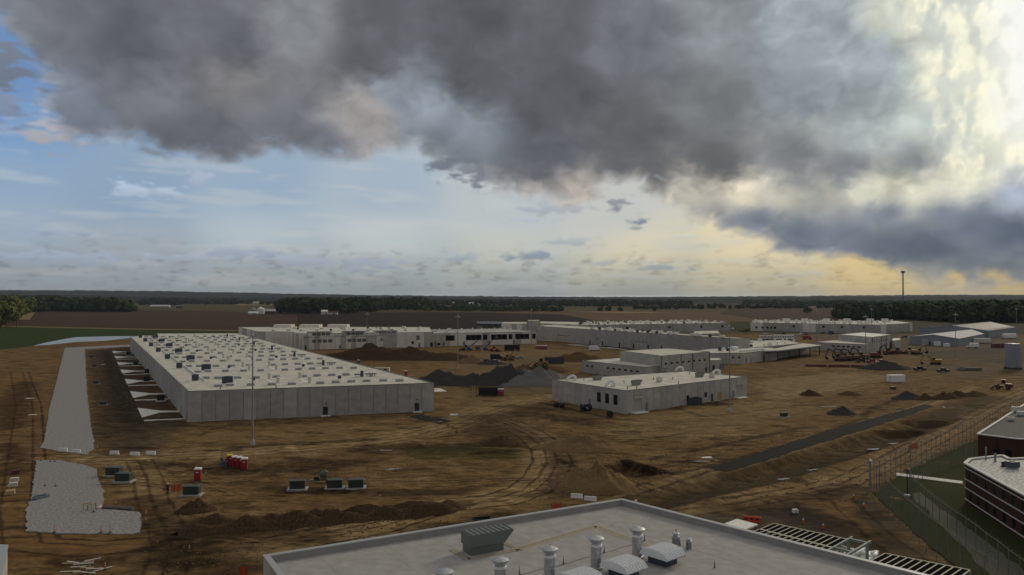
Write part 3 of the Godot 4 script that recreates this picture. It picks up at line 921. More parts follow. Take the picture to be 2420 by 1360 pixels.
		# rough clods and scraped patches
		for i in 460:
			var a := Vector2(r2.randf_range(-120, 140), r2.randf_range(-280, -98))
			var l := [a, a + Vector2(r2.randf_range(1, 9), r2.randf_range(-1.2, 1.2))]
			p.stroke(l, r2.randf_range(0.4, 2.6), dark if r2.randf() < 0.65 else light, r2.randf_range(0.3, 0.75), 0.5, 1.2)


func gravel_sheet(called: String, outline: Array, y: float, m: Material, shake := 0.35, step := 1.4, seed_ := 4) -> void:
	var s := st()
	prism(s, ragged(outline, step, shake, seed_), -0.3, y)
	structure(called, s, m)


func build_ground() -> void:
	relief = noise(31, 0.11, 3)
	relief_fine = noise(32, 0.42, 3)
	pit_poly = pv(PIT)
	for f in [ROAD, PAD, STRIP]:
		add_flat(f)
	# three sheets of bare ground, the nearer the finer
	for q in [[SITE_NEAR, 2048, 1000, 0.8, 1.0], [SITE_MID, 2048, 640, 1.25, 1.0], [SITE_FAR, 1400, 620, 30.0, 2.2]]:
		var area: Rect2 = q[0]
		var w: int = q[1]
		var h: int = q[2]
		var pp: float = area.size.x / w
		var g: float = q[4]
		var p := Paint.new()
		p.setup(area, w, h, noise_image(w, h, 41, 30.0 * g, pp, 3), noise_image(w, h, 42, 5.0 * g, pp, 4, 1.6), noise_image(w, h, 43, 0.9 * g, pp, 3), noise_image(w, h, 44, 9.0 * g, pp, 5, 3.0, 0.6))
		paint_ground(p, q[4] < 2.0)
		var m := flat_mat("site_soil_%d" % h, Color.WHITE, 1.0)
		m.albedo_texture = p.texture()
		m.texture_repeat = false
		m.metallic_specular = 0.1
		var o := node_of("ground", sheet_grid(area, q[3], q[4] < 2.0).commit(), m, self)
		o.set_meta("kind", "structure")
	# the land all round, with openings for the sheets
	var s := st()
	var far := 14000.0
	var rest := [Rect2(-far, -far, 2 * far, far + SITE_FAR.position.y), Rect2(-far, SITE_NEAR.end.y, 2 * far, far)]
	for a in [SITE_FAR, SITE_MID, SITE_NEAR]:
		rest.append(Rect2(-far, a.position.y, far + a.position.x, a.size.y))
		rest.append(Rect2(a.end.x, a.position.y, far - a.end.x, a.size.y))
	for q in rest:
		quad(s, Vector3(q.position.x, 0, q.position.y), Vector3(q.end.x, 0, q.position.y), Vector3(q.end.x, 0, q.end.y), Vector3(q.position.x, 0, q.end.y))
	structure("farmland", s, M.field_olive)
	# laid surfaces
	gravel_sheet("gravel_road", ROAD, 0.12, M.gravel, 0.16, 0.6)
	gravel_sheet("gravel_pad", PAD, 0.14, M.gravel, 0.18, 0.5, 9)
	gravel_sheet("asphalt_strip", STRIP, 0.06, M.asphalt, 0.3, 2.0, 6)
	gravel_sheet("path", [Vector2(-28.57, -221.99), Vector2(-25.20, -228.43), Vector2(-15.72, -213.70), Vector2(-18.70, -209.43)], 0.05, M.asphalt, 0.15, 1.5, 8)
	gravel_sheet("lawn", [Vector2(60.75, -135.26), Vector2(75.85, -153.72), Vector2(107.72, -186.48), Vector2(134.45, -211.54), Vector2(165.65, -244.40), Vector2(69.82, -95.85), Vector2(53.03, -90.37), Vector2(55.57, -108.15), Vector2(57.87, -121.23)], 0.1, M.turf_dark, 0.3, 2.0, 12)
	gravel_sheet("lane", [Vector2(66.43, -134.68), Vector2(68.72, -136.13), Vector2(61.72, -97.32), Vector2(55.69, -87.86), Vector2(56.76, -95.85)], 0.13, M.lane_grey, 0.3, 2.0, 13)
	gravel_sheet("footpath", [Vector2(71.94, -150.78), Vector2(80.50, -143.90), Vector2(79.41, -141.96), Vector2(70.92, -148.65)], 0.16, M.sidewalk, 0.0, 9.0)
	# grass, water and fields far out
	var far_sheets := [
		["lawn", [Vector2(-803.77, -1011.84), Vector2(-578.74, -909.23), Vector2(-390.82, -825.52), Vector2(-267.32, -784.26), Vector2(-202.79, -755.93), Vector2(-216.68, -633.83), Vector2(-309.40, -653.62), Vector2(-323.29, -640.29), Vector2(-323.62, -609.23), Vector2(-323.97, -575.71), Vector2(-323.74, -543.34), Vector2(-322.04, -506.12), Vector2(-339.00, -426.99)], 0.05, M.turf],
		["pond", [Vector2(-325.15, -545.70), Vector2(-338.00, -583.20), Vector2(-353.45, -636.40), Vector2(-358.95, -662.59), Vector2(-339.65, -677.60), Vector2(-314.96, -682.02), Vector2(-308.14, -650.24), Vector2(-308.02, -606.29), Vector2(-320.68, -592.00), Vector2(-320.39, -555.35)], 0.12, M.water],
		["farm_track", [Vector2(-823.70, -1036.91), Vector2(-587.25, -922.59), Vector2(-398.69, -842.13), Vector2(-209.08, -779.40), Vector2(-205.26, -765.15), Vector2(-389.28, -822.28), Vector2(-573.75, -901.39), Vector2(-803.77, -1011.84)], 0.12, M.field_tan],
		["ploughed_field", [Vector2(-1329.53, -1792.09), Vector2(-1226.59, -2090.71), Vector2(-1018.04, -2126.13), Vector2(-612.90, -1792.09), Vector2(-400.74, -1493.48), Vector2(-210.39, -784.26), Vector2(-401.38, -847.82), Vector2(-596.01, -936.36), Vector2(-738.63, -995.78)], 0.06, M.field_brown],
		["stubble_patch", [Vector2(-1129.85, -1844.79), Vector2(-1143.41, -1929.91), Vector2(-697.94, -1161.68), Vector2(-728.54, -1183.59)], 0.4, M.field_tan],
		["ploughed_field", [Vector2(-604.27, -1766.86), Vector2(-370.71, -1718.46), Vector2(-188.59, -1792.09), Vector2(-73.34, -1742.32), Vector2(96.59, -1529.89), Vector2(116.12, -1161.68), Vector2(60.00, -814.80), Vector2(-129.50, -794.19), Vector2(-212.22, -794.19), Vector2(-389.89, -1458.75)], 0.05, M.field_dark],
		["ploughed_field", [Vector2(-76.53, -1818.06), Vector2(147.77, -1872.32), Vector2(271.67, -1912.26), Vector2(526.25, -1695.24), Vector2(612.90, -1493.48), Vector2(396.03, -965.16), Vector2(264.02, -965.16), Vector2(117.34, -1161.68), Vector2(98.68, -1537.39)], 0.07, M.field_rust],
		["stubble_patch", [Vector2(122.58, -1792.09), Vector2(252.37, -1844.79), Vector2(347.86, -1695.24), Vector2(228.48, -1608.33)], 0.6, M.field_tan],
		["lawn", [Vector2(293.04, -1081.59), Vector2(474.03, -1140.57), Vector2(531.39, -1063.27), Vector2(678.05, -1140.57), Vector2(676.83, -1063.27), Vector2(684.68, -936.36), Vector2(459.00, -721.19), Vector2(364.56, -729.58), Vector2(232.24, -774.59), Vector2(209.83, -774.59)], 0.12, M.turf_dark],
		["ploughed_field", [Vector2(607.01, -2240.01), Vector2(913.46, -2240.01), Vector2(476.70, -1161.68), Vector2(374.45, -1206.35), Vector2(414.65, -1608.33)], 0.3, M.field_brown],
		["meadow", [Vector2(-1398.67, -2986.55), Vector2(-1021.50, -2986.55), Vector2(-525.98, -1960.06), Vector2(-612.90, -1792.09), Vector2(-1035.59, -2162.79)], 0.3, M.field_olive],
		["stubble_patch", [Vector2(-1601.23, -4645.52), Vector2(-1192.49, -4181.01), Vector2(-894.37, -3135.86), Vector2(-1137.71, -3300.88)], 0.8, M.field_tan],
		["meadow", [Vector2(-462.03, -2508.77), Vector2(-106.08, -2240.01), Vector2(123.76, -1960.06), Vector2(-77.65, -1844.79), Vector2(-380.03, -1900.68)], 0.4, M.field_olive],
		["ploughed_field", [Vector2(495.04, -3919.72), Vector2(1862.28, -4479.63), Vector2(1372.21, -3300.88), Vector2(387.42, -2726.89)], 1.2, M.field_brown],
		["ploughed_field", [Vector2(462.03, -2508.77), Vector2(1155.08, -2850.82), Vector2(930.07, -2280.73), Vector2(624.05, -2280.73)], 0.8, M.field_rust],
	]
	for f in far_sheets:
		var fs := st()
		prism(fs, pv(f[1]), -0.5, f[2])
		structure(f[0], fs, f[3])


# ------------------------------------------------------------------ buildings
var box_cache := {}


func box_mesh(size: Vector3) -> ArrayMesh:
	var key := size.snapped(Vector3.ONE * 0.001)
	if not box_cache.has(key):
		var s := st()
		bx(s, Vector3.ZERO, size)
		box_cache[key] = mesh_of(s)
	return box_cache[key]


func place(called: String, mesh: Mesh, m: Material, parent: Node3D, at: Vector3, turn := 0.0) -> MeshInstance3D:
	var o := node_of(called, mesh, m, parent)
	o.position = at - parent.global_position
	o.rotation.y = turn
	return o


# A wall of separate precast panels from a to b; z of its frame points outwards. openings: [u, y0, width, height, kind]
func panel_wall(parent: Node3D, a: Vector2, b: Vector2, y0: float, y1: float, pw: float, mats: Array, openings := [], core := true) -> void:
	var length := a.distance_to(b)
	if length < 0.3:
		return
	var turn := yaw_of(a, b)
	var basis := Basis(Vector3.UP, turn)
	var n := maxi(1, roundi(length / pw))
	var w := length / n
	var gap := 0.09
	var t := 0.16
	var origin := v3(a)
	var h := y1 - y0
	if core:
		place("wall_core", box_mesh(Vector3(length - 0.3, h - 0.1, 0.2)), M.joint, parent, origin + basis * Vector3(length * 0.5, y0 + h * 0.5 - 0.06, -0.29), turn)
	for i in n:
		var u0 := i * w + gap * 0.5
		var u1 := (i + 1) * w - gap * 0.5
		var m: Material = mats[rng.randi() % mats.size()]
		var cuts := []
		for o in openings:
			if o[0] + o[2] * 0.5 > u0 and o[0] - o[2] * 0.5 < u1:
				cuts.append(Rect2(o[0] - o[2] * 0.5, o[1], o[2], o[3]))
		if cuts.is_empty():
			place("wall_panel", box_mesh(Vector3(u1 - u0, h, t)), m, parent, origin + basis * Vector3((u0 + u1) * 0.5, y0 + h * 0.5, -t * 0.5), turn)
			continue
		var xs := [u0, u1]
		var ys := [y0, y1]
		for c in cuts:
			for x in [c.position.x, c.end.x]:
				if x > u0 and x < u1:
					xs.append(x)
			for y in [c.position.y, c.end.y]:
				if y > y0 and y < y1:
					ys.append(y)
		xs.sort()
		ys.sort()
		var s := st()
		for k in xs.size() - 1:
			if xs[k + 1] - xs[k] < 0.005:
				continue
			# join the solid cells of a column
			var from := -1.0
			for l in ys.size() - 1:
				var mid := Vector2((xs[k] + xs[k + 1]) * 0.5, (ys[l] + ys[l + 1]) * 0.5)
				var solid := true
				for c in cuts:
					if c.has_point(mid):
						solid = false
				if solid and from < -0.5:
					from = ys[l] + 10.0
				if from > -0.5 and (not solid or l == ys.size() - 2):
					var top: float = ys[l + 1] if solid else ys[l]
					var bot := from - 10.0
					if top - bot > 0.005:
						bx(s, Vector3((xs[k] + xs[k + 1]) * 0.5 - (u0 + u1) * 0.5, (bot + top) * 0.5, -t * 0.5), Vector3(xs[k + 1] - xs[k], top - bot, t))
					from = -1.0
		place("wall_panel", mesh_of(s), m, parent, origin + basis * Vector3((u0 + u1) * 0.5, 0, 0), turn)
	for o in openings:
		var kind: String = o[4]
		var c := origin + basis * Vector3(o[0], o[1] + o[3] * 0.5, -0.11)
		if kind == "void":
			continue
		if kind.begins_with("window"):
			var win := place("window", box_mesh(Vector3(o[2], o[3], 0.04)), M.glass_dark if kind == "window" else M.louver, parent, c, turn)
			var fr := st()
			var fw: float = minf(0.09, o[2] * 0.12)
			for q in [[0.0, o[3] * 0.5 - fw * 0.5, o[2], fw], [0.0, -o[3] * 0.5 + fw * 0.5, o[2], fw], [-o[2] * 0.5 + fw * 0.5, 0.0, fw, o[3] - 2 * fw], [o[2] * 0.5 - fw * 0.5, 0.0, fw, o[3] - 2 * fw]]:
				bx(fr, Vector3(q[0], q[1], 0.045), Vector3(q[2], q[3], 0.05))
			obj("frame", fr, M.dark, win)
		elif kind.begins_with("roller"):
			var d := place("roller_door", box_mesh(Vector3(o[2], o[3], 0.05)), M.door_light, parent, c, turn)
			var sl := st()
			for k in int(o[3] / 0.6):
				bx(sl, Vector3(0, -o[3] * 0.5 + 0.3 + k * 0.6, 0.03), Vector3(o[2] - 0.1, 0.04, 0.03))
			obj("slats", sl, M.door_grey, d)
			var hd := st()
			bx(hd, Vector3(0, o[3] * 0.5 + 0.18, 0.22), Vector3(o[2] + 0.5, 0.36, 0.3))
			obj("header", hd, M.bar_tan, d)
		else:
			var dm: Material = {"door": M.door_dark, "door_grey": M.door_grey, "door_tan": M.door_tan}[kind]
			var d := place("door", box_mesh(Vector3(o[2], o[3], 0.05)), dm, parent, c, turn)
			var hn := st()
			bx(hn, Vector3(o[2] * 0.38, -0.05, 0.06), Vector3(0.06, 0.18, 0.06))
			obj("handle", hn, M.steel_dull, d)


# outline: corners (x, z). openings: {edge number: list}
func shell(called: String, label: String, outline: Array, h: float, pw: float, mats: Array, roof: Material, coping: Material, openings := {}, cw := 0.4, skip := []) -> Node3D:
	var mid := Vector2.ZERO
	for p in outline:
		mid += p
	mid /= outline.size()
	var o := thing(called, label, "building", v3(mid))
	var flip := area2(pv(outline)) > 0.0
	var n := outline.size()
	for i in n:
		var a: Vector2 = outline[i]
		var b: Vector2 = outline[(i + 1) % n]
		var list := []
		for q in openings.get(i, []):
			list.append([a.distance_to(b) - q[0] if flip else q[0], q[1], q[2], q[3], q[4]])
		if i not in skip:
			if flip:
				panel_wall(o, b, a, -0.4, h, pw, mats, list)
			else:
				panel_wall(o, a, b, -0.4, h, pw, mats, list)
	var inner := Geometry2D.offset_polygon(pv(outline), -0.17)
	var rs := st()
	prism(rs, inner[0] if not inner.is_empty() else pv(outline), h - 0.7, h - 0.1, true)
	wobj("roof", rs, roof, o)
	for i in n:
		var a: Vector2 = outline[i]
		var b: Vector2 = outline[(i + 1) % n]
		var d := (b - a).normalized()
		var side := d.orthogonal() * (1.0 if flip else -1.0)
		var ca := a + side * (cw * 0.5 - 0.06) * -1.0
		var cb := b + side * (cw * 0.5 - 0.06) * -1.0
		var s := st()
		beam(s, v3(ca + d * 0.01, h + 0.04 + 0.002 * i), v3(cb - d * 0.01, h + 0.04 + 0.002 * i), cw, 0.12)
		wobj("coping", s, coping, o)
	return o


func edge_u(outline: Array, i: int, f: float) -> float:
	return outline[i].distance_to(outline[(i + 1) % outline.size()]) * f


# ---- rooftop pieces, given at world places
var meshes := {}


func shape(key: String, make: Callable) -> Mesh:
	if not meshes.has(key):
		var s := st()
		make.call(s)
		meshes[key] = mesh_of(s)
	return meshes[key]


func roof_unit(parent: Node3D, at: Vector3, size: Vector3, turn: float, m: Material) -> void:
	var key := "unit%s" % size
	var u := place("rooftop_unit", shape(key, func(s): cbx(s, Vector3(0, size.y * 0.5 + 0.25, 0), size, 0.08)), m, parent, at, turn)
	node_of("curb", shape(key + "c", func(s): bx(s, Vector3(0, 0.12, 0), Vector3(size.x - 0.25, 0.26, size.z - 0.25))), M.curb_grey, u)
	node_of("fan_grille", shape(key + "g", func(s): tube(s, Vector3(0, size.y + 0.25, 0), Vector3(0, size.y + 0.31, 0), minf(size.x, size.z) * 0.32, minf(size.x, size.z) * 0.32, 12)), M.dark, u)


func skylight(parent: Node3D, at: Vector3, turn: float, w := 2.2, d := 1.2) -> void:
	var key := "sky%.1f,%.1f" % [w, d]
	var u := place("skylight", shape(key, func(s): bx(s, Vector3(0, 0.28, 0), Vector3(w, 0.6, d))), M.curb_grey, parent, at, turn)
	node_of("dome", shape(key + "d", func(s):
		bx(s, Vector3(0, 0.61, 0), Vector3(w + 0.1, 0.07, d + 0.1))
		cbx(s, Vector3(0, 0.74, 0), Vector3(w - 0.1, 0.2, d - 0.1), 0.15)), M.skylight, u)


func roof_vent(parent: Node3D, at: Vector3, r: float, hgt: float, m: Material) -> void:
	var key := "vent%.2f,%.2f" % [r, hgt]
	var u := place("roof_vent", shape(key, func(s): lathe(s, Vector3.ZERO, [[r * 1.3, 0.0], [r * 1.3, 0.12], [r * 0.85, 0.14], [r * 0.85, hgt * 0.7]], 10)), m, parent, at)
	node_of("cap", shape(key + "c", func(s): lathe(s, Vector3(0, hgt * 0.7, 0), [[r * 0.9, 0.0], [r * 1.25, 0.08], [r * 1.25, hgt * 0.18], [r * 0.3, hgt * 0.3]], 10)), m, u)


func strip_part(parent: Node3D, called: String, line: Array, w: float, y: float, m: Material) -> void:
	for i in line.size() - 1:
		var s := st()
		var a := v3(line[i], y)
		var b := v3(line[i + 1], y)
		beam(s, a, b, w, 0.05)
		wobj(called, s, m, parent)


func build_long_building() -> void:
	var h := 8.1
	var out := [Vector2(-85.65, -212.48), Vector2(-22.69, -233.39), Vector2(-190.43, -556.97), Vector2(-244.36, -553.72), Vector2(-230.86, -523.14), Vector2(-241.86, -523.14), Vector2(-239.22, -503.67)]
	var doors := {0: [], 6: []}
	var L := edge_u(out, 0, 1.0)
	doors[0] = [[L * 0.537, 0.15, 1.35, 2.4, "door"], [L * 0.925, 0.15, 1.35, 2.4, "door"]]
	var L2 := edge_u(out, 6, 1.0)
	for f in [0.006, 0.05, 0.115, 0.2, 0.3, 0.42, 0.54, 0.66, 0.78, 0.9]:
		doors[6].append([L2 * (1.0 - f), 0.15, 1.35, 2.4, "door"])
	for f in [0.07, 0.21, 0.36, 0.55, 0.75]:
		doors[6].append([L2 * (1.0 - f), 4.2, 0.9, 3.2, "window"])
	var o := shell("long_building", "long low grey concrete building with a pale roof full of skylights", out, h, 3.45, [M.concrete, M.concrete_b, M.concrete_b, M.concrete_c], M.roof, M.coping, doors)
	# concrete stoops at the two front doors
	for f in [0.537, 0.925]:
		var p: Vector2 = out[0].lerp(out[1], f)
		var n: Vector2 = (out[1] - out[0]).normalized().orthogonal()
		if n.y < 0:
			n = -n
		var s := st()
		bx(s, v3(p + n * 0.8, 0.05), Vector3(2.6, 0.4, 1.5), Basis(Vector3.UP, yaw_of(out[0], out[1])))
		wobj("doorstep", s, M.sidewalk, o)
		s = st()
		bx(s, v3(p + n * 0.12, 3.6), Vector3(0.35, 0.25, 0.24), Basis(Vector3.UP, yaw_of(out[0], out[1])))
		wobj("wall_lamp", s, M.dark, o)
	var turn := yaw_of(out[0], out[1])
	var y := h - 0.1
	var left_dir: Vector2 = (out[6] - out[0]) / (out[0].y - out[6].y)
	var right_dir: Vector2 = (out[2] - out[1]) / (out[1].y - out[2].y)
	var shift := func(p: Vector2, k: float) -> Vector2:
		var f: float = clampf((p - out[0]).dot((out[1] - out[0]).normalized()) / L, 0.0, 1.0)
		return p + left_dir.lerp(right_dir, f) * 42.3 * k
	var inside := func(p: Vector2) -> bool:
		return Geometry2D.is_point_in_polygon(p, Geometry2D.offset_polygon(pv(out), -1.5)[0])
	var lights := [Vector2(-82.02, -224.55), Vector2(-79.47, -226.70), Vector2(-73.99, -227.79), Vector2(-68.33, -228.89), Vector2(-62.98, -230.00), Vector2(-55.42, -232.25), Vector2(-51.41, -234.54), Vector2(-47.20, -236.30), Vector2(-43.05, -238.07), Vector2(-38.36, -239.28), Vector2(-33.45, -239.28),
		Vector2(-93.90, -246.74), Vector2(-90.14, -246.74), Vector2(-84.39, -247.39), Vector2(-78.88, -248.03), Vector2(-73.52, -250.66), Vector2(-65.43, -251.99), Vector2(-61.72, -254.69), Vector2(-57.41, -256.07), Vector2(-53.12, -257.46)]
	var dark_units := [[Vector2(-94.68, -240.49), Vector3(1.9, 1.7, 1.7)], [Vector2(-82.56, -233.39), Vector3(3.0, 1.8, 2.2)], [Vector2(-77.30, -240.49), Vector3(1.0, 0.75, 0.9)], [Vector2(-52.78, -246.10), Vector3(1.0, 0.75, 0.9)], [Vector2(-47.02, -251.99), Vector3(0.9, 1.7, 0.8)]]
	var pale := [Vector2(-74.06, -245.47), Vector2(-67.84, -233.39), Vector2(-65.38, -248.03), Vector2(-58.99, -234.54)]
	var racks := [Vector2(-48.21, -251.99), Vector2(-45.01, -253.33), Vector2(-44.06, -254.01)]
	for k in 7:
		for p in lights:
			var q: Vector2 = shift.call(p, k)
			if inside.call(q):
				skylight(o, v3(q, y), turn)
		for p in dark_units:
			var q: Vector2 = shift.call(p[0], k)
			if inside.call(q):
				roof_unit(o, v3(q, y), p[1], turn, M.unit_dark)
				var s := st()
				bx(s, v3(q, y + 0.03), Vector3(p[1].x + 2.0, 0.06, p[1].z + 1.6), Basis(Vector3.UP, turn))
				wobj("walkway_pad", s, M.walk_pad, o)
		for p in pale:
			var q: Vector2 = shift.call(p, k)
			if inside.call(q):
				roof_vent(o, v3(q, y), 0.55, 2.0, M.unit_light)
		for p in racks:
			var q: Vector2 = shift.call(p, k)
			if inside.call(q):
				var s := st()
				for i in 3:
					bx(s, v3(q, y + 0.5) + Vector3(i * 0.7 - 0.7, 0, 0), Vector3(0.12, 1.0 + 0.5 * (i % 2), 0.9), Basis(Vector3.UP, turn))
				beam(s, v3(q, y + 0.85) + Vector3(-1.3, 0, 0), v3(q, y + 0.85) + Vector3(1.3, 0, -0.3), 0.35, 0.35)
				wobj("pipe_rack", s, M.unit_grey, o)
		# pale service walk across, with spurs
		var a: Vector2 = shift.call(Vector2(-93.54, -240.49), k)
		var b: Vector2 = shift.call(Vector2(-42.73, -254.01), k)
		if inside.call(a) and inside.call(b):
			strip_part(o, "walkway_pad", [a, b], 1.1, y + 0.028, M.walk_pad)
			for sp in [[Vector2(-75.22, -245.47), Vector2(-68.36, -232.25)], [Vector2(-68.36, -232.25), Vector2(-65.75, -233.39)], [Vector2(-65.71, -248.03), Vector2(-59.42, -234.54)], [Vector2(-60.16, -234.54), Vector2(-57.48, -235.71)]]:
				strip_part(o, "walkway_pad", [shift.call(sp[0], k), shift.call(sp[1], k)], 0.8, y + 0.035, M.walk_pad)
	# the white gas line running the length of the roof
	var pts := []
	for k in 13:
		pts.append(shift.call(Vector2(-91.43, -239.28), k * 0.48))
	for i in pts.size() - 1:
		var s := st()
		tube(s, v3(pts[i], y + 0.35), v3(pts[i + 1], y + 0.35), 0.24, 0.24, 8)
		bx(s, v3(pts[i], y + 0.15), Vector3(0.5, 0.3, 0.5))
		wobj("roof_pipe", s, M.white, o)
	for p in [Vector2(-94.15, -230.55), Vector2(-15.64, -238.07), Vector2(-79.36, -218.86), Vector2(-65.24, -222.45)]:
		if inside.call(p):
			roof_vent(o, v3(p, y), 0.16, 0.8, M.unit_grey)
	# concrete walks along the left side: narrow paths and wedge-shaped aprons in turn
	var base: Vector2 = out[0]
	for k in 7:
		var apron := [Vector2(-111.60, -239.75), Vector2(-96.31, -233.52), Vector2(-101.51, -232.23), Vector2(-101.68, -221.21)]
		var wedge := []
		for p in [Vector2(-111.60, -239.75), Vector2(-101.83, -233.52), Vector2(-96.55, -233.52), Vector2(-95.66, -231.37), Vector2(-100.34, -230.10), Vector2(-101.50, -220.82)]:
			wedge.append(p + left_dir * 42.3 * k)
		var s := st()
		prism(s, pv(wedge), -0.2, 0.1)
		var ap := structure("walk", s, M.sidewalk)
		ap.set_meta("label", "wedge shaped concrete apron by the long building")
		var l := []
		for p in [Vector2(-98.33, -215.16), Vector2(-88.27, -218.52)]:
			l.append(p + left_dir * 42.3 * k)
		s = st()
		prism(s, pv(ribbon(l, 1.5, 1.5)), -0.2, 0.1)
		structure("walk", s, M.sidewalk)


func build_middle_building() -> void:
	var h := 6.5
	var out := [Vector2(12.88, -258.04), Vector2(32.30, -227.67), Vector2(78.38, -268.18), Vector2(62.75, -289.73)]
	var a := edge_u(out, 0, 1.0)
	var b := edge_u(out, 1, 1.0)
	var ops := {
		0: [[a * 0.538, 0.1, 1.1, 2.3, "door_grey"], [a * 0.66, 2.0, 1.8, 2.9, "window"], [a * 0.765, 2.0, 1.8, 2.9, "window"], [a * 0.87, 2.0, 1.8, 2.9, "window"]],
		1: [[b * 0.085, 0.05, 3.4, 4.0, "roller"], [b * 0.148, 0.1, 1.1, 2.3, "door_grey"], [b * 0.47, 1.3, 1.3, 1.6, "window"], [b * 0.62, 1.6, 1.3, 1.6, "window"], [b * 0.675, 0.1, 1.1, 2.3, "door"], [b * 0.745, 0.1, 2.2, 2.5, "door_tan"], [b * 0.87, 0.1, 1.1, 2.3, "door_grey"], [b * 0.925, 0.05, 3.6, 4.2, "roller"]],
	}
	var o := shell("service_building", "square grey concrete building with three tall dark windows and roller doors", out, h, 3.0, [M.concrete, M.concrete_c, M.concrete_c], M.roof, M.coping, ops)
	var y := h - 0.1
	var turn := yaw_of(out[1], out[2])
	# goose-neck ducts
	for p in [Vector2(19.34, -257.25), Vector2(29.66, -240.12), Vector2(60.45, -288.90), Vector2(70.62, -277.01)]:
		var u := place("goose_neck_duct", shape("goose", func(s):
			bx(s, Vector3(0.9, 0.6, 0), Vector3(0.7, 1.2, 0.9))
			var pts := []
			for k in 8:
				var t := PI * k / 7.0
				pts.append(Vector3(-0.9 * cos(t) * 1.0, 1.0 + 0.5 * sin(t), 0) if k > 0 else Vector3(-1.6, 0.5, 0))
			for k in 7:
				tube(s, pts[k], pts[k + 1], 0.42, 0.42, 10)
			bx(s, Vector3(-1.6, 0.3, 0), Vector3(0.8, 0.6, 0.8))), M.hood_white, o, v3(p, y), 0.05)
		node_of("duct_stand", shape("goose_s", func(s):
			bx(s, Vector3(0.1, 0.4, 0.35), Vector3(0.12, 0.8, 0.1))
			bx(s, Vector3(0.1, 0.4, -0.35), Vector3(0.12, 0.8, 0.1))), M.unit_light, u)
	# intake hoods with a sloping end
	for p in [[Vector2(27.59, -258.56), turn], [Vector2(37.77, -243.59), turn], [Vector2(53.60, -284.83), turn], [Vector2(62.73, -268.18), turn]]:
		intake_hood(o, v3(p[0], y), p[1], 0.78, M.unit_grey)
	for p in [Vector2(46.11, -252.11), Vector2(66.15, -266.06)]:
		roof_unit(o, v3(p, y), Vector3(1.5, 1.3, 1.3), turn, M.unit_light)
	strip_part(o, "walkway_pad", [Vector2(31.53, -258.56), Vector2(41.37, -245.97)], 0.7, y + 0.03, M.walk_pad)
	strip_part(o, "walkway_pad", [Vector2(50.38, -277.01), Vector2(58.44, -258.56)], 0.7, y + 0.03, M.walk_pad)
	for p in [Vector2(22.99, -257.25), Vector2(33.34, -232.38), Vector2(36.36, -234.54), Vector2(51.91, -259.89), Vector2(51.19, -247.17), Vector2(45.53, -258.56), Vector2(61.16, -277.01), Vector2(34.60, -248.39)]:
		roof_vent(o, v3(p, y), 0.15, 0.9, M.unit_grey)
	var s := st()
	tube(s, v3(out[1], h) + Vector3(0.3, 0.0, -0.5), v3(out[1], h + 2.2) + Vector3(0.3, 0, -0.5), 0.05, 0.03, 6)
	wobj("lightning_rod", s, M.steel_dull, o)
	for f in [0.085, 0.925]:
		var p: Vector2 = out[1].lerp(out[2], f)
		s = st()
		bx(s, v3(p + Vector2(0.3, 1.2), 0.02), Vector3(5.5, 0.36, 2.4), Basis(Vector3.UP, turn))
		wobj("concrete_apron", s, M.sidewalk, o)


# rooftop intake: long box on a curb, one end cut at a slant
func intake_hood(parent: Node3D, at: Vector3, turn: float, k: float, m: Material) -> Node3D:
	var key := "intake%.2f" % k
	var u := place("intake_hood", shape(key, func(s):
		var pr := [Vector2(-2.3, 0.75), Vector2(1.35, 0.75), Vector2(2.3, 1.75), Vector2(2.3, 1.9), Vector2(-2.3, 1.9)]
		for i in pr.size():
			var a: Vector2 = pr[i] * k
			var b: Vector2 = pr[(i + 1) % pr.size()] * k
			quad(s, Vector3(b.x, b.y, k), Vector3(a.x, a.y, k), Vector3(a.x, a.y, -k), Vector3(b.x, b.y, -k))
		for z in [k, -k]:
			for i in [[0, 1, 4], [1, 2, 4], [2, 3, 4]]:
				var t := [Vector3(pr[i[0]].x * k, pr[i[0]].y * k, z), Vector3(pr[i[1]].x * k, pr[i[1]].y * k, z), Vector3(pr[i[2]].x * k, pr[i[2]].y * k, z)]
				if z > 0:
					tri(s, t[2], t[1], t[0])
				else:
					tri(s, t[0], t[1], t[2])), m, parent, at, turn)
	node_of("curb", shape(key + "c", func(s): bx(s, Vector3(-0.45 * k, 0.37 * k, 0), Vector3(3.5 * k, 0.78 * k, 1.7 * k))), m, u)
	node_of("top_seams", shape(key + "s", func(s):
		for i in 9:
			bx(s, Vector3((-2.1 + i * 0.53) * k, 1.93 * k, 0), Vector3(0.05 * k, 0.06 * k, 2.0 * k))), M.coping, u)
	return u


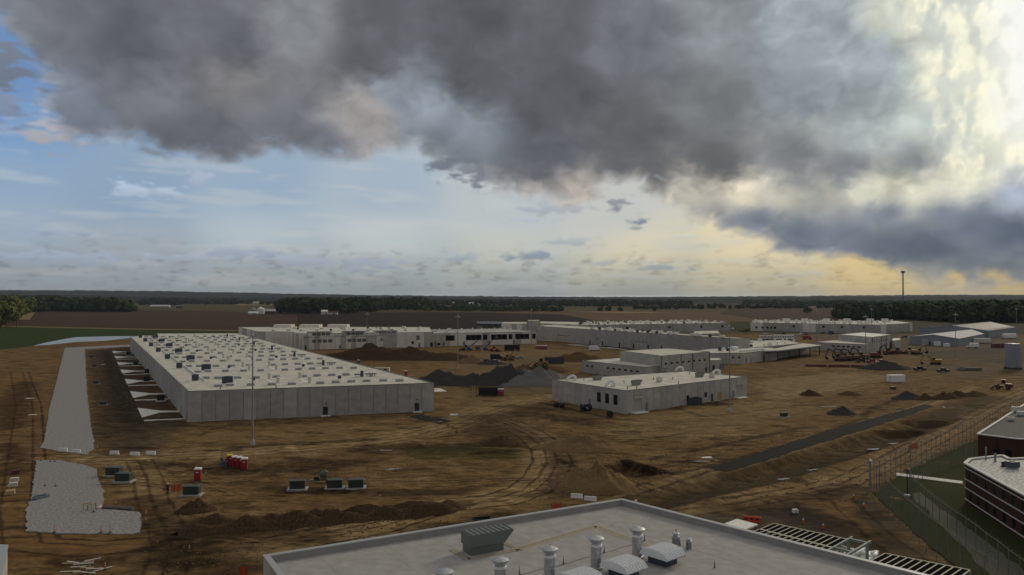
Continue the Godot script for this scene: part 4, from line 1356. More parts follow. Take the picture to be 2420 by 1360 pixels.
func build_halls() -> void:
	# sports hall with a lower wing, behind the service building
	var wing := [Vector2(30.49, -353.69), Vector2(53.30, -320.30), Vector2(60.24, -324.61), Vector2(56.98, -373.70), Vector2(49.73, -372.39)]
	wing = [Vector2(30.79, -353.79), Vector2(53.30, -320.30), Vector2(60.44, -326.60), Vector2(49.95, -371.09)]
	var a := edge_u(wing, 0, 1.0)
	var ops := {0: []}
	for f in [0.09, 0.17, 0.43, 0.52, 0.61, 0.7, 0.79, 0.88]:
		ops[0].append([a * f, 2.7, 1.7, 0.75, "window"])
	shell("hall_wing", "low grey wing with a row of slit windows beside the tall hall", wing, 5.1, 5.5, [M.concrete, M.concrete_c], M.roof, M.coping, ops)
	var tall := [Vector2(47.78, -355.75), Vector2(60.31, -324.29), Vector2(85.91, -349.41), Vector2(73.03, -374.35)]
	var b := edge_u(tall, 1, 1.0)
	ops = {1: [[b * 0.92, 0.1, 1.6, 2.6, "door"]]}
	for i in 8:
		ops[1].append([b * (0.085 + i * 0.115), 5.6, 1.7, 0.8, "window"])
	var o := shell("sports_hall", "tall plain hall behind the service building, slit windows below its roof", tall, 9.3, 5.2, [M.concrete, M.concrete_c, M.concrete], M.roof, M.coping, ops)
	for f in [0.0, 0.39, 0.63, 1.0]:
		var p: Vector2 = tall[1].lerp(tall[2], f)
		var s := st()
		beam(s, v3(p + Vector2(0.0, 0.12), -0.3), v3(p + Vector2(0.0, 0.12), 9.2), 0.3, 0.25)
		wobj("downpipe", s, M.coping, o)
	var annex := [Vector2(88.72, -361.33), Vector2(94.45, -362.54), Vector2(97.72, -377.74), Vector2(92.56, -377.74)]
	shell("hall_annex", "small block at the end of the tall hall with a door", annex, 4.6, 4.0, [M.concrete_c], M.roof, M.coping, {0: [[2.0, 0.1, 1.2, 2.3, "door"], [6.0, 0.5, 2.4, 2.6, "door_grey"]]})
	# its twin further off
	var w2 := [Vector2(187.14, -498.71), Vector2(207.70, -474.13), Vector2(215.84, -480.59), Vector2(213.56, -525.99)]
	a = edge_u(w2, 0, 1.0)
	ops = {0: []}
	for i in 6:
		ops[0].append([a * (0.4 + i * 0.1), 2.9, 2.0, 0.9, "window"])
	shell("hall_wing", "low grey wing with slit windows beside the far hall behind the excavators", w2, 5.2, 5.5, [M.concrete, M.concrete_c], M.roof, M.coping, ops)
	var t2 := [Vector2(212.15, -522.87), Vector2(218.10, -486.41), Vector2(247.19, -522.87), Vector2(241.73, -554.35)]
	b = edge_u(t2, 1, 1.0)
	ops = {1: []}
	for i in 8:
		ops[1].append([b * (0.09 + i * 0.115), 5.5, 2.2, 0.8, "window"])
	o = shell("sports_hall", "tall plain far hall with a white roof behind the row of excavators", t2, 8.8, 5.5, [M.concrete_c, M.concrete], M.walk_pad, M.coping, ops)
	for f in [0.0, 0.45, 0.7, 1.0]:
		var p: Vector2 = t2[1].lerp(t2[2], f)
		var s := st()
		beam(s, v3(p + Vector2(0, 0.14), -0.3), v3(p + Vector2(0, 0.14), 8.7), 0.35, 0.3)
		wobj("downpipe", s, M.coping, o)
	shell("hall_annex", "small white roofed block at the end of the far hall", [Vector2(244.41, -516.92), Vector2(255.07, -527.15), Vector2(267.19, -554.59), Vector2(258.66, -548.87)], 5.0, 4.0, [M.concrete_c], M.walk_pad, M.coping, {0: [[3.0, 0.1, 1.4, 2.5, "door"]]})


func scatter_roof(o: Node3D, q: Array, y: float, nx: int, nz: int, kinds: Array, jitter: float) -> void:
	var turn := yaw_of(q[0], q[1])
	for j in nz:
		for i in nx:
			var f := (i + 0.5 + rng.randf_range(-jitter, jitter)) / nx
			var g := (j + 0.5 + rng.randf_range(-jitter, jitter)) / nz
			var p: Vector2 = q[0].lerp(q[1], f).lerp(q[3].lerp(q[2], f), g)
			match kinds[rng.randi() % kinds.size()]:
				"light":
					skylight(o, v3(p, y), turn)
				"vent":
					roof_vent(o, v3(p, y), 0.5, 1.5, M.walk_pad)
				"pale":
					roof_unit(o, v3(p, y), Vector3(2.6, 1.4, 1.8), turn, M.walk_pad)
				"dark":
					roof_unit(o, v3(p, y), Vector3(1.4, 1.2, 1.2), turn, M.unit_dark)


func build_window_block() -> void:
	# main block, its lower front with three window bays, and the part still open
	var h := 9.9
	var mats := [M.sandwich, M.sandwich_b, M.concrete_c]
	var out := [Vector2(-212.01, -622.92), Vector2(-170.54, -538.23), Vector2(-149.06, -538.23), Vector2(-135.39, -510.70), Vector2(-69.97, -527.88), Vector2(-52.02, -531.71), Vector2(-63.90, -622.92), Vector2(-135.31, -627.37)]
	var l4 := edge_u(out, 4, 1.0)
	var ops := {0: [[edge_u(out, 0, 0.12), 0.2, 2.4, 4.5, "door"], [edge_u(out, 0, 0.95), 4.0, 1.6, 3.0, "window"]], 4: [[l4 * 0.26, 2.2, 1.6, 1.8, "window"], [l4 * 0.5, 0.1, 1.4, 2.6, "door_grey"], [l4 * 0.45, 4.8, 2.4, 3.0, "door_grey"], [l4 * 0.93, 0.1, 1.8, 3.0, "door"]]}
	var o := shell("cell_block", "wide pale concrete block with three bays of square windows", out, h, 5.5, mats, M.roof, M.coping, ops)
	var y := h - 0.1
	# lower front, set before the main wall
	var f0 := Vector2(-130.58, -503.68)
	var f1 := Vector2(-69.74, -530.49)
	var dir: Vector2 = (f1 - f0).normalized()
	var back: Vector2 = dir.orthogonal()
	if back.y > 0:
		back = -back
	var low := [f0, f1, f1 + back * 7.0, f0 + back * 7.0]
	var lf: float = f0.distance_to(f1)
	var list := []
	var px := func(x: float) -> float: return (x - 717.0) / 243.0 * lf
	for g in [[737.0, 780.0], [818.5, 859.5], [897.0, 941.0]]:
		for i in 4:
			list.append([px.call(g[0] + 4.0 + i * (g[1] - g[0] - 4.0) / 3.2), 4.3, 2.5, 2.0, "window_louver"])
	for x in [721.5, 800.5, 880.0, 954.0]:
		list.append([px.call(x), 0.1, 1.2, 2.4, "door" if x < 730 else "door_grey"])
	for x in [[726.5], [801.0]]:
		pass
	var flip := area2(pv(low)) > 0.0
	for i in 4:
		var a: Vector2 = low[i]
		var b: Vector2 = low[(i + 1) % 4]
		var ol := []
		if i == 0:
			for q in list:
				ol.append([a.distance_to(b) - q[0] if flip else q[0], q[1], q[2], q[3], q[4]])
		if i != 2:
			if flip:
				panel_wall(o, b, a, -0.4, 8.2, 3.4, mats, ol)
			else:
				panel_wall(o, a, b, -0.4, 8.2, 3.4, mats, ol)
	var s := st()
	prism(s, pv(low), 7.6, 8.1, true)
	wobj("lower_roof", s, M.coping, o)
	# three upper bays with windows of their own
	for g in [[730.0, 783.0], [810.0, 862.0], [887.0, 939.0]]:
		var a: Vector2 = f0 + dir * px.call(g[0]) + back * 1.2
		var b: Vector2 = f0 + dir * px.call(g[1]) + back * 1.2
		var q := [a, b, b + back * 7.5, a + back * 7.5]
		var lu: float = a.distance_to(b)
		var wl := []
		for i in 4:
			wl.append([lu * (0.22 + i * 0.2), 8.75, 2.5, 1.7, "window_louver"])
		for i in [0, 1, 3]:
			var c: Vector2 = q[i]
			var e: Vector2 = q[(i + 1) % 4]
			if flip:
				panel_wall(o, e, c, 8.1, 11.0, 3.4, mats, wl if i == 0 else [])
			else:
				panel_wall(o, c, e, 8.1, 11.0, 3.4, mats, wl if i == 0 else [])
		s = st()
		prism(s, Geometry2D.offset_polygon(pv(q), 0.25)[0], 10.9, 11.12, true)
		wobj("bay_roof", s, M.coping, o)
	scatter_roof(o, [Vector2(-163.58, -545.58), Vector2(-55.62, -542.21), Vector2(-67.38, -609.95), Vector2(-186.71, -601.60)], y, 12, 3, ["pale", "vent", "light", "dark", "vent"], 0.3)
	# raised roof lights along the back edge
	for g in [[646.0, 688.0], [707.0, 754.0], [773.0, 820.0]]:
		var a: Vector2 = Vector2(-184.17, -614.22).lerp(Vector2(-123.12, -615.94), (g[0] - 640.0) / 190.0)
		var b: Vector2 = Vector2(-184.17, -614.22).lerp(Vector2(-123.12, -615.94), (g[1] - 640.0) / 190.0)
		s = st()
		prism(s, pv([a, b, b + Vector2(0, -10), a + Vector2(0, -10)]), y, y + 2.2)
		wobj("roof_monitor", s, M.sandwich, o)
	# ---- the open part to the right: wall with empty bays and rooms behind
	var b0 := Vector2(-52.74, -539.14)
	var b1 := Vector2(17.40, -570.48)
	dir = (b1 - b0).normalized()
	back = dir.orthogonal()
	if back.y > 0:
		back = -back
	var h2 := 8.6
	var bl: float = b0.distance_to(b1)
	var bp := func(x: float) -> float: return (x - 1024.0) / 244.0 * bl
	var open := [b0, b1, b1 + back * 62.0, b0 + back * 62.0]
	var mid: Vector2 = (b0 + b1) * 0.5 + back * 31.0
	o = thing("unfinished_block", "pale concrete block with open window bays still without glass", "building", v3(mid))
	var bays := [[1062.0, 20.5], [1116.5, 36.5], [1143.0, 10.5], [1176.5, 39.0], [1204.0, 10.0], [1233.0, 34.0], [1261.5, 9.0]]
	list = []
	for q in bays:
		list.append([bp.call(q[0]), 3.5, q[1] / 244.0 * bl, 3.7, "void"])
	for x in [1028.5, 1047.0, 1094.0, 1152.0, 1212.0]:
		list.append([bp.call(x), 0.1, 1.5, 2.9, "door_grey"])
	list.append([bp.call(1036.0), 0.8, 2.2, 1.5, "window"])
	flip = area2(pv(open)) > 0.0
	for i in 4:
		var a: Vector2 = open[i]
		var e: Vector2 = open[(i + 1) % 4]
		if i == 0:
			var ol := []
			for q in list:
				ol.append([bl - q[0] if flip else q[0], q[1], q[2], q[3], q[4]])
			if flip:
				panel_wall(o, e, a, -0.4, h2, 6.0, mats, ol, false)
			else:
				panel_wall(o, a, e, -0.4, h2, 6.0, mats, ol, false)
		elif flip:
			panel_wall(o, e, a, -0.4, h2, 6.0, mats)
		else:
			panel_wall(o, a, e, -0.4, h2, 6.0, mats)
	s = st()
	prism(s, Geometry2D.offset_polygon(pv(open), -0.2)[0], h2 - 0.6, h2 - 0.1, true)
	wobj("roof", s, M.roof_grey, o)
	# room behind the open bays: floor slab, back wall, cross walls
	s = st()
	prism(s, pv([b0 + back * 0.3, b1 + back * 0.3, b1 + back * 9.0, b0 + back * 9.0]), 3.1, 3.4, true)
	wobj("floor_slab", s, M.concrete, o)
	s = st()
	prism(s, pv([b0 + back * 9.0, b1 + back * 9.0, b1 + back * 9.3, b0 + back * 9.3]), 0.0, h2 - 0.65)
	wobj("inner_wall", s, M.interior, o)
	for x in [1052.0, 1072.0, 1110.0, 1122.0, 1136.0, 1170.0, 1184.0, 1197.0, 1228.0, 1239.5, 1252.0]:
		var p: Vector2 = b0 + dir * bp.call(x)
		s = st()
		prism(s, pv([p + back * 0.4 - dir * 0.12, p + back * 0.4 + dir * 0.12, p + back * 8.9 + dir * 0.12, p + back * 8.9 - dir * 0.12]), 3.42, h2 - 0.65)
		wobj("cross_wall", s, M.interior, o)
	for i in 4:
		var a: Vector2 = open[i]
		var e: Vector2 = open[(i + 1) % 4]
		s = st()
		beam(s, v3(a, h2 + 0.05 + 0.003 * i), v3(e, h2 + 0.05 + 0.003 * i), 0.5, 0.14)
		wobj("coping", s, M.coping_light, o)
	# roof seams and white cowls
	for f in [0.1, 0.3, 0.5, 0.7, 0.9]:
		var a: Vector2 = b0.lerp(b1, f) + back * 1.0
		strip_part(o, "roof_seam", [a, a + back * 55.0], 0.9, h2 - 0.06, M.walk_pad)
	scatter_roof(o, [open[0] + back * 6.0, open[1] + back * 6.0, open[2], open[3]], h2 - 0.1, 9, 3, ["vent", "vent", "pale"], 0.3)


func build_far_buildings() -> void:
	# long two-storey wall in the middle distance
	var h := 10.6
	var out := [Vector2(19.30, -626.25), Vector2(122.43, -434.62), Vector2(129.79, -439.10), Vector2(109.86, -481.25), Vector2(65.83, -593.12), Vector2(31.26, -660.21)]
	var L := edge_u(out, 0, 1.0)
	var ops := {0: []}
	for f in [0.34, 0.41, 0.5, 0.57, 0.64, 0.7]:
		ops[0].append([L * f, 0.15, 1.6, 2.9, "door"])
	for f in [0.15, 0.165, 0.18, 0.2, 0.215, 0.38, 0.385, 0.585, 0.6, 0.615, 0.63]:
		ops[0].append([L * f, 4.4, 1.3, 0.7, "window"])
	var o := shell("long_block", "long two-storey grey block running towards the tall hall, nearly windowless", out, h, 4.2, [M.concrete, M.concrete_b, M.concrete], M.roof, M.coping, ops)
	scatter_roof(o, [Vector2(45.10, -571.63), Vector2(120.01, -434.62), Vector2(107.63, -475.87), Vector2(66.60, -575.49)], h - 0.1, 16, 2, ["vent", "dark", "pale"], 0.35)
	shell("stair_tower", "pale square stair tower above the end of the long block", [Vector2(12.46, -640.29), Vector2(21.89, -640.29), Vector2(22.82, -667.52), Vector2(13.34, -667.52)], 14.2, 4.5, [M.concrete_c], M.roof, M.coping)
	shell("link_block", "pale block beside the stair tower", [Vector2(-8.59, -653.62), Vector2(12.19, -643.57), Vector2(13.20, -697.17), Vector2(-8.43, -697.17)], 11.6, 5.0, [M.sandwich, M.concrete_c], M.roof, M.coping)
	shell("rear_block", "pale flat block behind the stair tower with a dark roof unit", [Vector2(22.96, -661.36), Vector2(52.60, -628.81), Vector2(58.44, -698.65), Vector2(24.90, -717.03)], 11.5, 5.0, [M.sandwich, M.concrete_c], M.roof, M.coping)
	shell("rear_annex", "low pale annex behind the middle of the long block", [Vector2(120.90, -534.55), Vector2(141.90, -548.33), Vector2(152.94, -595.80), Vector2(132.23, -584.63)], 8.4, 5.0, [M.sandwich, M.concrete_c], M.roof, M.coping)
	# steel frame still open
	o = thing("unfinished_shed", "dark open steel frame of an unfinished shed on the field edge", "building", v3(Vector2(-20.48, -721.19)))
	var sq := [Vector2(-30.44, -697.17), Vector2(-9.07, -689.51), Vector2(-9.94, -755.93), Vector2(-33.40, -765.15)]
	for f in [0.0, 0.25, 0.5, 0.75, 1.0]:
		for side in [0, 1]:
			var p: Vector2 = (sq[0].lerp(sq[1], f)) if side == 0 else (sq[3].lerp(sq[2], f))
			var s := st()
			beam(s, v3(p, -0.2), v3(p, 9.6), 0.5, 0.5)
			wobj("column", s, M.dark, o)
	for i in 4:
		var s := st()
		beam(s, v3(sq[i], 9.2), v3(sq[(i + 1) % 4], 9.2), 0.5, 1.0)
		wobj("girder", s, M.dark, o)
	var s0 := st()
	prism(s0, pv(sq), 9.75, 10.1, true)
	wobj("roof_deck", s0, M.unit_dark, o)
	s0 = st()
	prism(s0, pv([sq[3], sq[2], sq[2] + Vector2(0, -0.4), sq[3] + Vector2(0, -0.4)]), -0.2, 9.0)
	wobj("back_wall", s0, M.concrete_b, o)
	# far long buildings with crowded roofs
	var g := [Vector2(59.98, -714.34), Vector2(210.37, -777.97), Vector2(196.27, -847.91), Vector2(76.28, -810.04)]
	L = edge_u(g, 0, 1.0)
	ops = {0: []}
	for f in [0.3, 0.58, 0.8, 0.95]:
		ops[0].append([L * f, 3.8, 2.4, 2.2, "window"])
	o = shell("far_block", "far long grey block with a crowded white roof behind the long block", g, 8.2, 6.0, [M.concrete, M.concrete_c], M.roof, M.coping, ops)
	scatter_roof(o, g, 8.1, 24, 4, ["pale", "vent", "light", "pale", "dark"], 0.3)
	var e := [Vector2(233.14, -785.75), Vector2(332.73, -725.33), Vector2(385.04, -772.87), Vector2(403.03, -841.85), Vector2(253.82, -847.91)]
	L = edge_u(e, 0, 1.0)
	ops = {0: []}
	for f in [0.05, 0.1, 0.14, 0.17, 0.2, 0.35, 0.58, 0.72, 0.88]:
		ops[0].append([L * f, 2.6 if f < 0.3 else 4.4, 2.2, 2.0, "window"])
	o = shell("far_block", "far long grey block near the wood, its pale end wall lit", e, 8.2, 6.0, [M.concrete, M.concrete_c, M.sandwich], M.roof, M.coping, ops)
	scatter_roof(o, [e[0], e[1], e[3], e[4]], 8.1, 24, 4, ["pale", "vent", "light", "pale"], 0.3)
	for x in [0.22, 0.35, 0.5, 0.64, 0.8, 0.9]:
		var p: Vector2 = e[4].lerp(e[3], x)
		roof_unit(o, v3(p + Vector2(0, 6), 8.1), Vector3(6.0, 2.4, 4.0), 0.0, M.walk_pad)
	# low block with round roof lights
	var f := [Vector2(94.20, -416.59), Vector2(98.12, -396.17), Vector2(106.39, -398.27), Vector2(114.35, -397.06), Vector2(130.56, -416.59), Vector2(138.79, -421.60), Vector2(143.12, -441.81), Vector2(112.71, -437.40)]
	o = shell("kitchen_block", "low grey block with a row of round white roof lights", f, 5.4, 4.0, [M.concrete, M.concrete_c], M.roof, M.coping, {2: [[3.0, 2.8, 1.0, 0.9, "window"], [6.0, 2.8, 1.0, 0.9, "window"]], 3: [[3.0, 0.1, 1.2, 2.4, "door"], [9.0, 0.1, 1.2, 2.4, "door_grey"]], 4: [[3.0, 0.1, 1.6, 2.6, "door_grey"]]})
	for k in 9:
		var p: Vector2 = Vector2(115.97, -406.91).lerp(Vector2(132.31, -425.01), k / 8.0)
		place("round_roof_light", shape("round_light", func(s): lathe(s, Vector3.ZERO, [[1.0, 0.0], [1.0, 0.5], [1.25, 0.52], [1.25, 0.9], [0.5, 1.15]], 12)), M.hood_white, o, v3(p, 5.3))
	place("round_roof_light", shape("round_light_big", func(s): lathe(s, Vector3.ZERO, [[1.7, 0.0], [1.7, 0.9], [2.2, 0.95], [2.2, 1.5], [0.8, 1.9]], 14)), M.hood_white, o, v3(Vector2(117.09, -423.30), 5.3))
	scatter_roof(o, [Vector2(102.71, -406.91), Vector2(114.29, -410.08), Vector2(119.91, -430.23), Vector2(110.86, -430.23)], 5.3, 4, 2, ["vent", "dark"], 0.3)
	var low := [Vector2(130.25, -441.90), Vector2(175.98, -488.48), Vector2(180.21, -527.15), Vector2(152.99, -519.44)]
	o = shell("store_block", "low flat block with pale roof between the long block and the far hall", low, 5.0, 5.0, [M.concrete, M.concrete_c], M.roof, M.coping)
	scatter_roof(o, low, 4.9, 6, 2, ["vent", "dark", "pale"], 0.35)
	# canopy over the loading yard
	o = thing("loading_canopy", "flat loading canopy with deep shade under it beside the low block", "canopy", v3(Vector2(163.79, -464.91)))
	var c := [Vector2(129.10, -411.93), Vector2(137.01, -414.88), Vector2(176.97, -459.08), Vector2(173.44, -479.33)]
	s0 = st()
	prism(s0, pv(c), 5.1, 5.6, true)
	wobj("roof", s0, M.roof, o)
	s0 = st()
	prism(s0, Geometry2D.offset_polygon(pv(c), 0.3)[0], 4.7, 5.09, true)
	wobj("fascia", s0, M.dark, o)
	for k in 5:
		var p: Vector2 = (c[1].lerp(c[2], 0.03 + k * 0.235)) + Vector2(-0.3, -0.9)
		s0 = st()
		beam(s0, v3(p, -0.2), v3(p, 4.8), 0.35, 0.35)
		wobj("post", s0, M.dark, o)
	s0 = st()
	beam(s0, v3(c[0].lerp(c[1], 0.2) + Vector2(0, -2), 2.3), v3(c[3] + Vector2(2, 3), 2.3), 0.4, 4.8)
	wobj("back_wall", s0, M.concrete_b, o)


func gable_shed(called: String, label: String, e0: Vector2, e1: Vector2, far0: Vector2, far1: Vector2, h: float, rise: float, wall: Material, roof: Material, rooflights: Material, doors: Array) -> Node3D:
	# e0-e1 is the gable end that is seen, far0-far1 the opposite one
	var o := thing(called, label, "shed", v3((e0 + e1 + far0 + far1) * 0.25))
	var k0 := (e0 + e1) * 0.5
	var k1 := (far0 + far1) * 0.5
	for pair in [[e0, e1, k0], [far0, far1, k1]]:
		var s := st()
		quad(s, v3(pair[0], h), v3(pair[1], h), v3(pair[1], -0.3), v3(pair[0], -0.3))
		tri(s, v3(pair[0], h), v3(pair[2], h + rise), v3(pair[1], h))
		wobj("gable_wall", s, wall, o)
	for pair in [[e0, far0], [e1, far1]]:
		var s := st()
		quad(s, v3(pair[0], h), v3(pair[1], h), v3(pair[1], -0.3), v3(pair[0], -0.3))
		wobj("side_wall", s, wall, o)
		# upright ribs of the cladding
		s = st()
		var n := int(pair[0].distance_to(pair[1]) / 4.0)
		for i in n:
			beam(s, v3(pair[0].lerp(pair[1], (i + 0.5) / n), -0.2), v3(pair[0].lerp(pair[1], (i + 0.5) / n), h - 0.1), 0.16, 0.16)
		wobj("cladding_ribs", s, wall, o)
	for pair in [[e0, far0], [e1, far1]]:
		var out0: Vector2 = pair[0] + (pair[0] - k0).normalized() * 0.5
		var out1: Vector2 = pair[1] + (pair[1] - k1).normalized() * 0.5
		var along := (k1 - k0).normalized() * 0.4
		var s := st()
		var a := v3(out0 - along, h - 0.1)
		var b := v3(out1 + along, h - 0.1)
		var c := v3(k1 + along, h + rise + 0.05)
		var d := v3(k0 - along, h + rise + 0.05)
		quad(s, a, b, c, d)
		var dn := Vector3(0, -0.15, 0)
		quad(s, d + dn, c + dn, b + dn, a + dn)
		quad(s, a, d, d + dn, a + dn)
		quad(s, b + dn, c + dn, c, b)
		quad(s, b, a, a + dn, b + dn)
		var r := wobj("roof", s, roof, o)
		if rooflights:
			for i in 7:
				var f := (i + 0.6) / 7.4
				var p0 := a.lerp(b, f).lerp(d.lerp(c, f), 0.15)
				var p1 := a.lerp(b, f).lerp(d.lerp(c, f), 0.9)
				s = st()
				beam(s, p0 + Vector3(0, 0.05, 0), p1 + Vector3(0, 0.05, 0), 2.4, 0.08)
				var q := obj("rooflight", s, rooflights, r)
				q.position = Vector3.ZERO
	for q in doors:
		var p := e0.lerp(e1, q[0])
		var s := st()
		bx(s, v3(p, q[2] * 0.5), Vector3(q[1], q[2], 0.25), Basis(Vector3.UP, yaw_of(e0, e1)))
		wobj("shed_door", s, M.door_light if q[3] else M.dark, o)
	return o


func build_sheds() -> void:
	gable_shed("metal_shed", "grey metal shed with a bright white gable roof", Vector2(281.04, -567.90), Vector2(299.43, -538.68), Vector2(372.15, -667.52), Vector2(359.65, -612.20), 5.4, 1.9, M.metal_shed, M.metal_shed_roof, null, [[0.32, 4.2, 4.2, true], [0.42, 1.2, 2.4, false]])
	gable_shed("metal_shed", "large old shed with brown roof lights behind the white roofed shed", Vector2(353.13, -697.17), Vector2(379.53, -640.29), Vector2(472.09, -830.98), Vector2(449.59, -717.08), 6.4, 3.0, M.metal_shed, M.metal_shed_old, M.rooflight_brown, [[0.9, 3.0, 4.5, false]])


func build_near_building() -> void:
	# the roof right below the camera
	var h := 10.0
	var a := Vector2(-22.10, -71.69)
	var b := Vector2(12.51, -91.71)
	var c := Vector2(34.26, -66.70)
	a = Vector2(-22.10, -71.69)
	b = Vector2(12.51, -91.71)
	c = Vector2(34.26, -66.70)
	var c2: Vector2 = b + (c - b) * 1.7
	var d: Vector2 = a + (Vector2(-19.43, -66.80) - a) * 6.0
	var out := [a, b, c2, d]
	var o := shell("flat_roofed_building", "near building with a wide grey flat roof and metal parapet", out, h, 3.2, [M.concrete, M.concrete_c], M.roof_grey, M.coping_light, {}, 0.55)
	# membrane lies below the parapet: a wall stands round it
	for ch in o.get_children():
		if ch.name == "roof":
			ch.position.y -= 0.45
	var y := h - 0.55
	for i in 4:
		var p: Vector2 = out[i]
		var q: Vector2 = out[(i + 1) % 4]
		var n := (q - p).normalized().orthogonal()
		if (p + n - (a + c2) * 0.5).length() > (p - (a + c2) * 0.5).length():
			n = -n
		var s := st()
		beam(s, v3(p + n * 0.32, h - 0.3), v3(q + n * 0.32, h - 0.3), 0.2, 0.55)
		wobj("parapet", s, M.roof_grey, o)
	var e1 := (b - a).normalized()
	var turn := yaw_of(a, b)
	var turn2 := yaw_of(b, c)
	# roof seams
	for l in [[Vector3(0.16, 9.45, -75.00), Vector3(8.60, 9.45, -82.85)], [Vector3(8.60, 9.45, -82.85), Vector3(13.74, 9.45, -74.87)]]:
		var s := st()
		beam(s, l[0] + Vector3(0, 0.012, 0), l[1] + Vector3(0, 0.012, 0), 0.75, 0.03)
		wobj("walkway_strip", s, M.seam, o)
		for side in [-1.0, 1.0]:
			var sd: Vector3 = (l[1] - l[0]).normalized().cross(Vector3.UP) * 0.42 * side
			s = st()
			beam(s, l[0] + sd + Vector3(0, 0.016, 0), l[1] + sd + Vector3(0, 0.016, 0), 0.07, 0.036)
			wobj("strip_edge", s, M.bar_tan, o)
	var seam_no := 0
	for f in [0.12, 0.26, 0.4, 0.54, 0.68, 0.82]:
		var p: Vector2 = a.lerp(b, f)
		var q: Vector2 = d.lerp(c2, f)
		var s := st()
		beam(s, v3(p.lerp(q, 0.02), y + 0.004), v3(p.lerp(q, 0.98), y + 0.004), 0.09, 0.012)
		wobj("membrane_seam", s, M.roof_grey, o)
		seam_no += 1
	# the large intake unit
	var unit := thing("air_handling_unit", "long grey-green air intake unit with a slanted end on the near roof", "roof unit", Vector3(-2.29, 9.45, -75.25), turn)
	var ih := intake_hood(unit, Vector3(-2.29, 9.45, -75.25), 0.0, 0.98, flat_mat("unit_green", srgb(110, 118, 112), 0.5, 0.2))
	ih.position = Vector3.ZERO
	ih.rotation = Vector3.ZERO
	ih.name = "casing"
	for s_ in [[-2.9, 0.0, 0.6, 3.4], [0.0, 1.5, 5.6, 0.6], [2.4, 0.3, 0.5, 3.2]]:
		var s := st()
		bx(s, Vector3(s_[0], 0.014, s_[1]), Vector3(s_[2], 0.03, s_[3]))
		obj("flashing_strip", s, M.seam, unit)
	# exhaust stacks
	var stack0: Node3D = null
	var stack_words := ["farthest tall galvanised exhaust stack on the near roof", "second farthest galvanised exhaust stack on the near roof", "third galvanised exhaust stack on the near roof, counted from the far end", "nearest galvanised exhaust stack fully in view on the near roof", "cut-off top of the exhaust stack at the picture's bottom edge"]
	var stack_at := [Vector3(11.30, 9.45, -72.82), Vector3(7.30, 9.45, -69.99), Vector3(3.13, 9.45, -67.08), Vector3(-0.94, 9.45, -64.31), Vector3(-5.15, 9.45, -61.50)]
	for i in 5:
		if i == 0:
			var t := thing("exhaust_stack", stack_words[0], "exhaust stack", stack_at[0], 0.0, "exhaust stacks in a row on the near roof")
			var s := st()
			lathe(s, Vector3.ZERO, [[0.62, 0.0], [0.62, 0.2], [0.46, 0.24], [0.46, 1.0], [0.475, 1.02], [0.475, 1.08], [0.46, 1.1], [0.46, 1.95]], 20)
			obj("stack_pipe", s, M.galvanised, t)
			s = st()
			lathe(s, Vector3(0, 1.95, 0), [[0.47, 0.0], [0.53, 0.02], [0.53, 0.16], [0.47, 0.2]], 20)
			obj("collar", s, M.hood_white, t)
			s = st()
			lathe(s, Vector3(0, 2.15, 0), [[0.42, 0.0], [0.42, 0.12], [0.7, 0.42], [0.72, 0.5]], 20)
			obj("wind_band", s, M.galvanised, t)
			s = st()
			lathe(s, Vector3(0, 2.65, 0), [[0.72, 0.0], [0.5, 0.1], [0.12, 0.22]], 20)
			obj("cap", s, M.galvanised, t)
			s = st()
			for k in 4:
				var an := PI * 0.5 * k + 0.4
				beam(s, Vector3(cos(an) * 0.72, 2.62, sin(an) * 0.72), Vector3(cos(an + 0.35) * 0.95, 2.72, sin(an + 0.35) * 0.95), 0.05, 0.02)
			obj("cap_strap", s, M.steel_dull, t)
			stack0 = t
		else:
			dup(stack0, "exhaust_stack", stack_at[i], 0.3 * i, stack_words[i])
	# ribbed relief hoods
	var hood0: Node3D = null
	var hood_words := ["farthest white ribbed relief hood on the near roof", "middle white ribbed relief hood on the near roof", "nearest white ribbed relief hood, cut by the picture's edge"]
	var hood_at := [Vector3(13.35, 9.45, -71.55), Vector3(9.43, 9.45, -68.19), Vector3(5.52, 9.45, -65.05)]
	for i in 3:
		if i == 0:
			var t := thing("relief_hood", hood_words[0], "roof vent", hood_at[0], turn2, "relief hoods on the near roof")
			var s := st()
			bx(s, Vector3(0, 0.35, 0), Vector3(1.9, 0.7, 1.7))
			obj("curb", s, M.unit_dark, t)
			s = st()
			var pr := []
			for k in 9:
				var x := -1.55 + 3.1 * k / 8.0
				pr.append(Vector2(x, 1.02 + 0.34 * (1.0 - pow(absf(x) / 1.55, 2.2))))
			pr[0].y = 0.78
			pr[8].y = 0.78
			for k in 8:
				quad(s, Vector3(pr[k].x, pr[k].y, -1.3), Vector3(pr[k + 1].x, pr[k + 1].y, -1.3), Vector3(pr[k + 1].x, pr[k + 1].y, 1.3), Vector3(pr[k].x, pr[k].y, 1.3))
			for z in [-1.3, 1.3]:
				for k in 8:
					var p0 := Vector3(pr[k].x, 0.72, z)
					var p1 := Vector3(pr[k + 1].x, 0.72, z)
					quad(s, Vector3(pr[k].x, pr[k].y, z), Vector3(pr[k + 1].x, pr[k + 1].y, z), p1, p0)
			quad(s, Vector3(-1.55, 0.72, -1.3), Vector3(1.55, 0.72, -1.3), Vector3(1.55, 0.72, 1.3), Vector3(-1.55, 0.72, 1.3))
			obj("hood", s, M.hood_white, t)
			for r in 8:
				s = st()
				for k in 8:
					beam(s, Vector3(pr[k].x, pr[k].y + 0.04, -1.22 + r * 0.348), Vector3(pr[k + 1].x, pr[k + 1].y + 0.04, -1.22 + r * 0.348), 0.07, 0.13)
				obj("rib", s, M.hood_white, t)
			hood0 = t
		else:
			dup(hood0, "relief_hood", hood_at[i], turn2, hood_words[i])
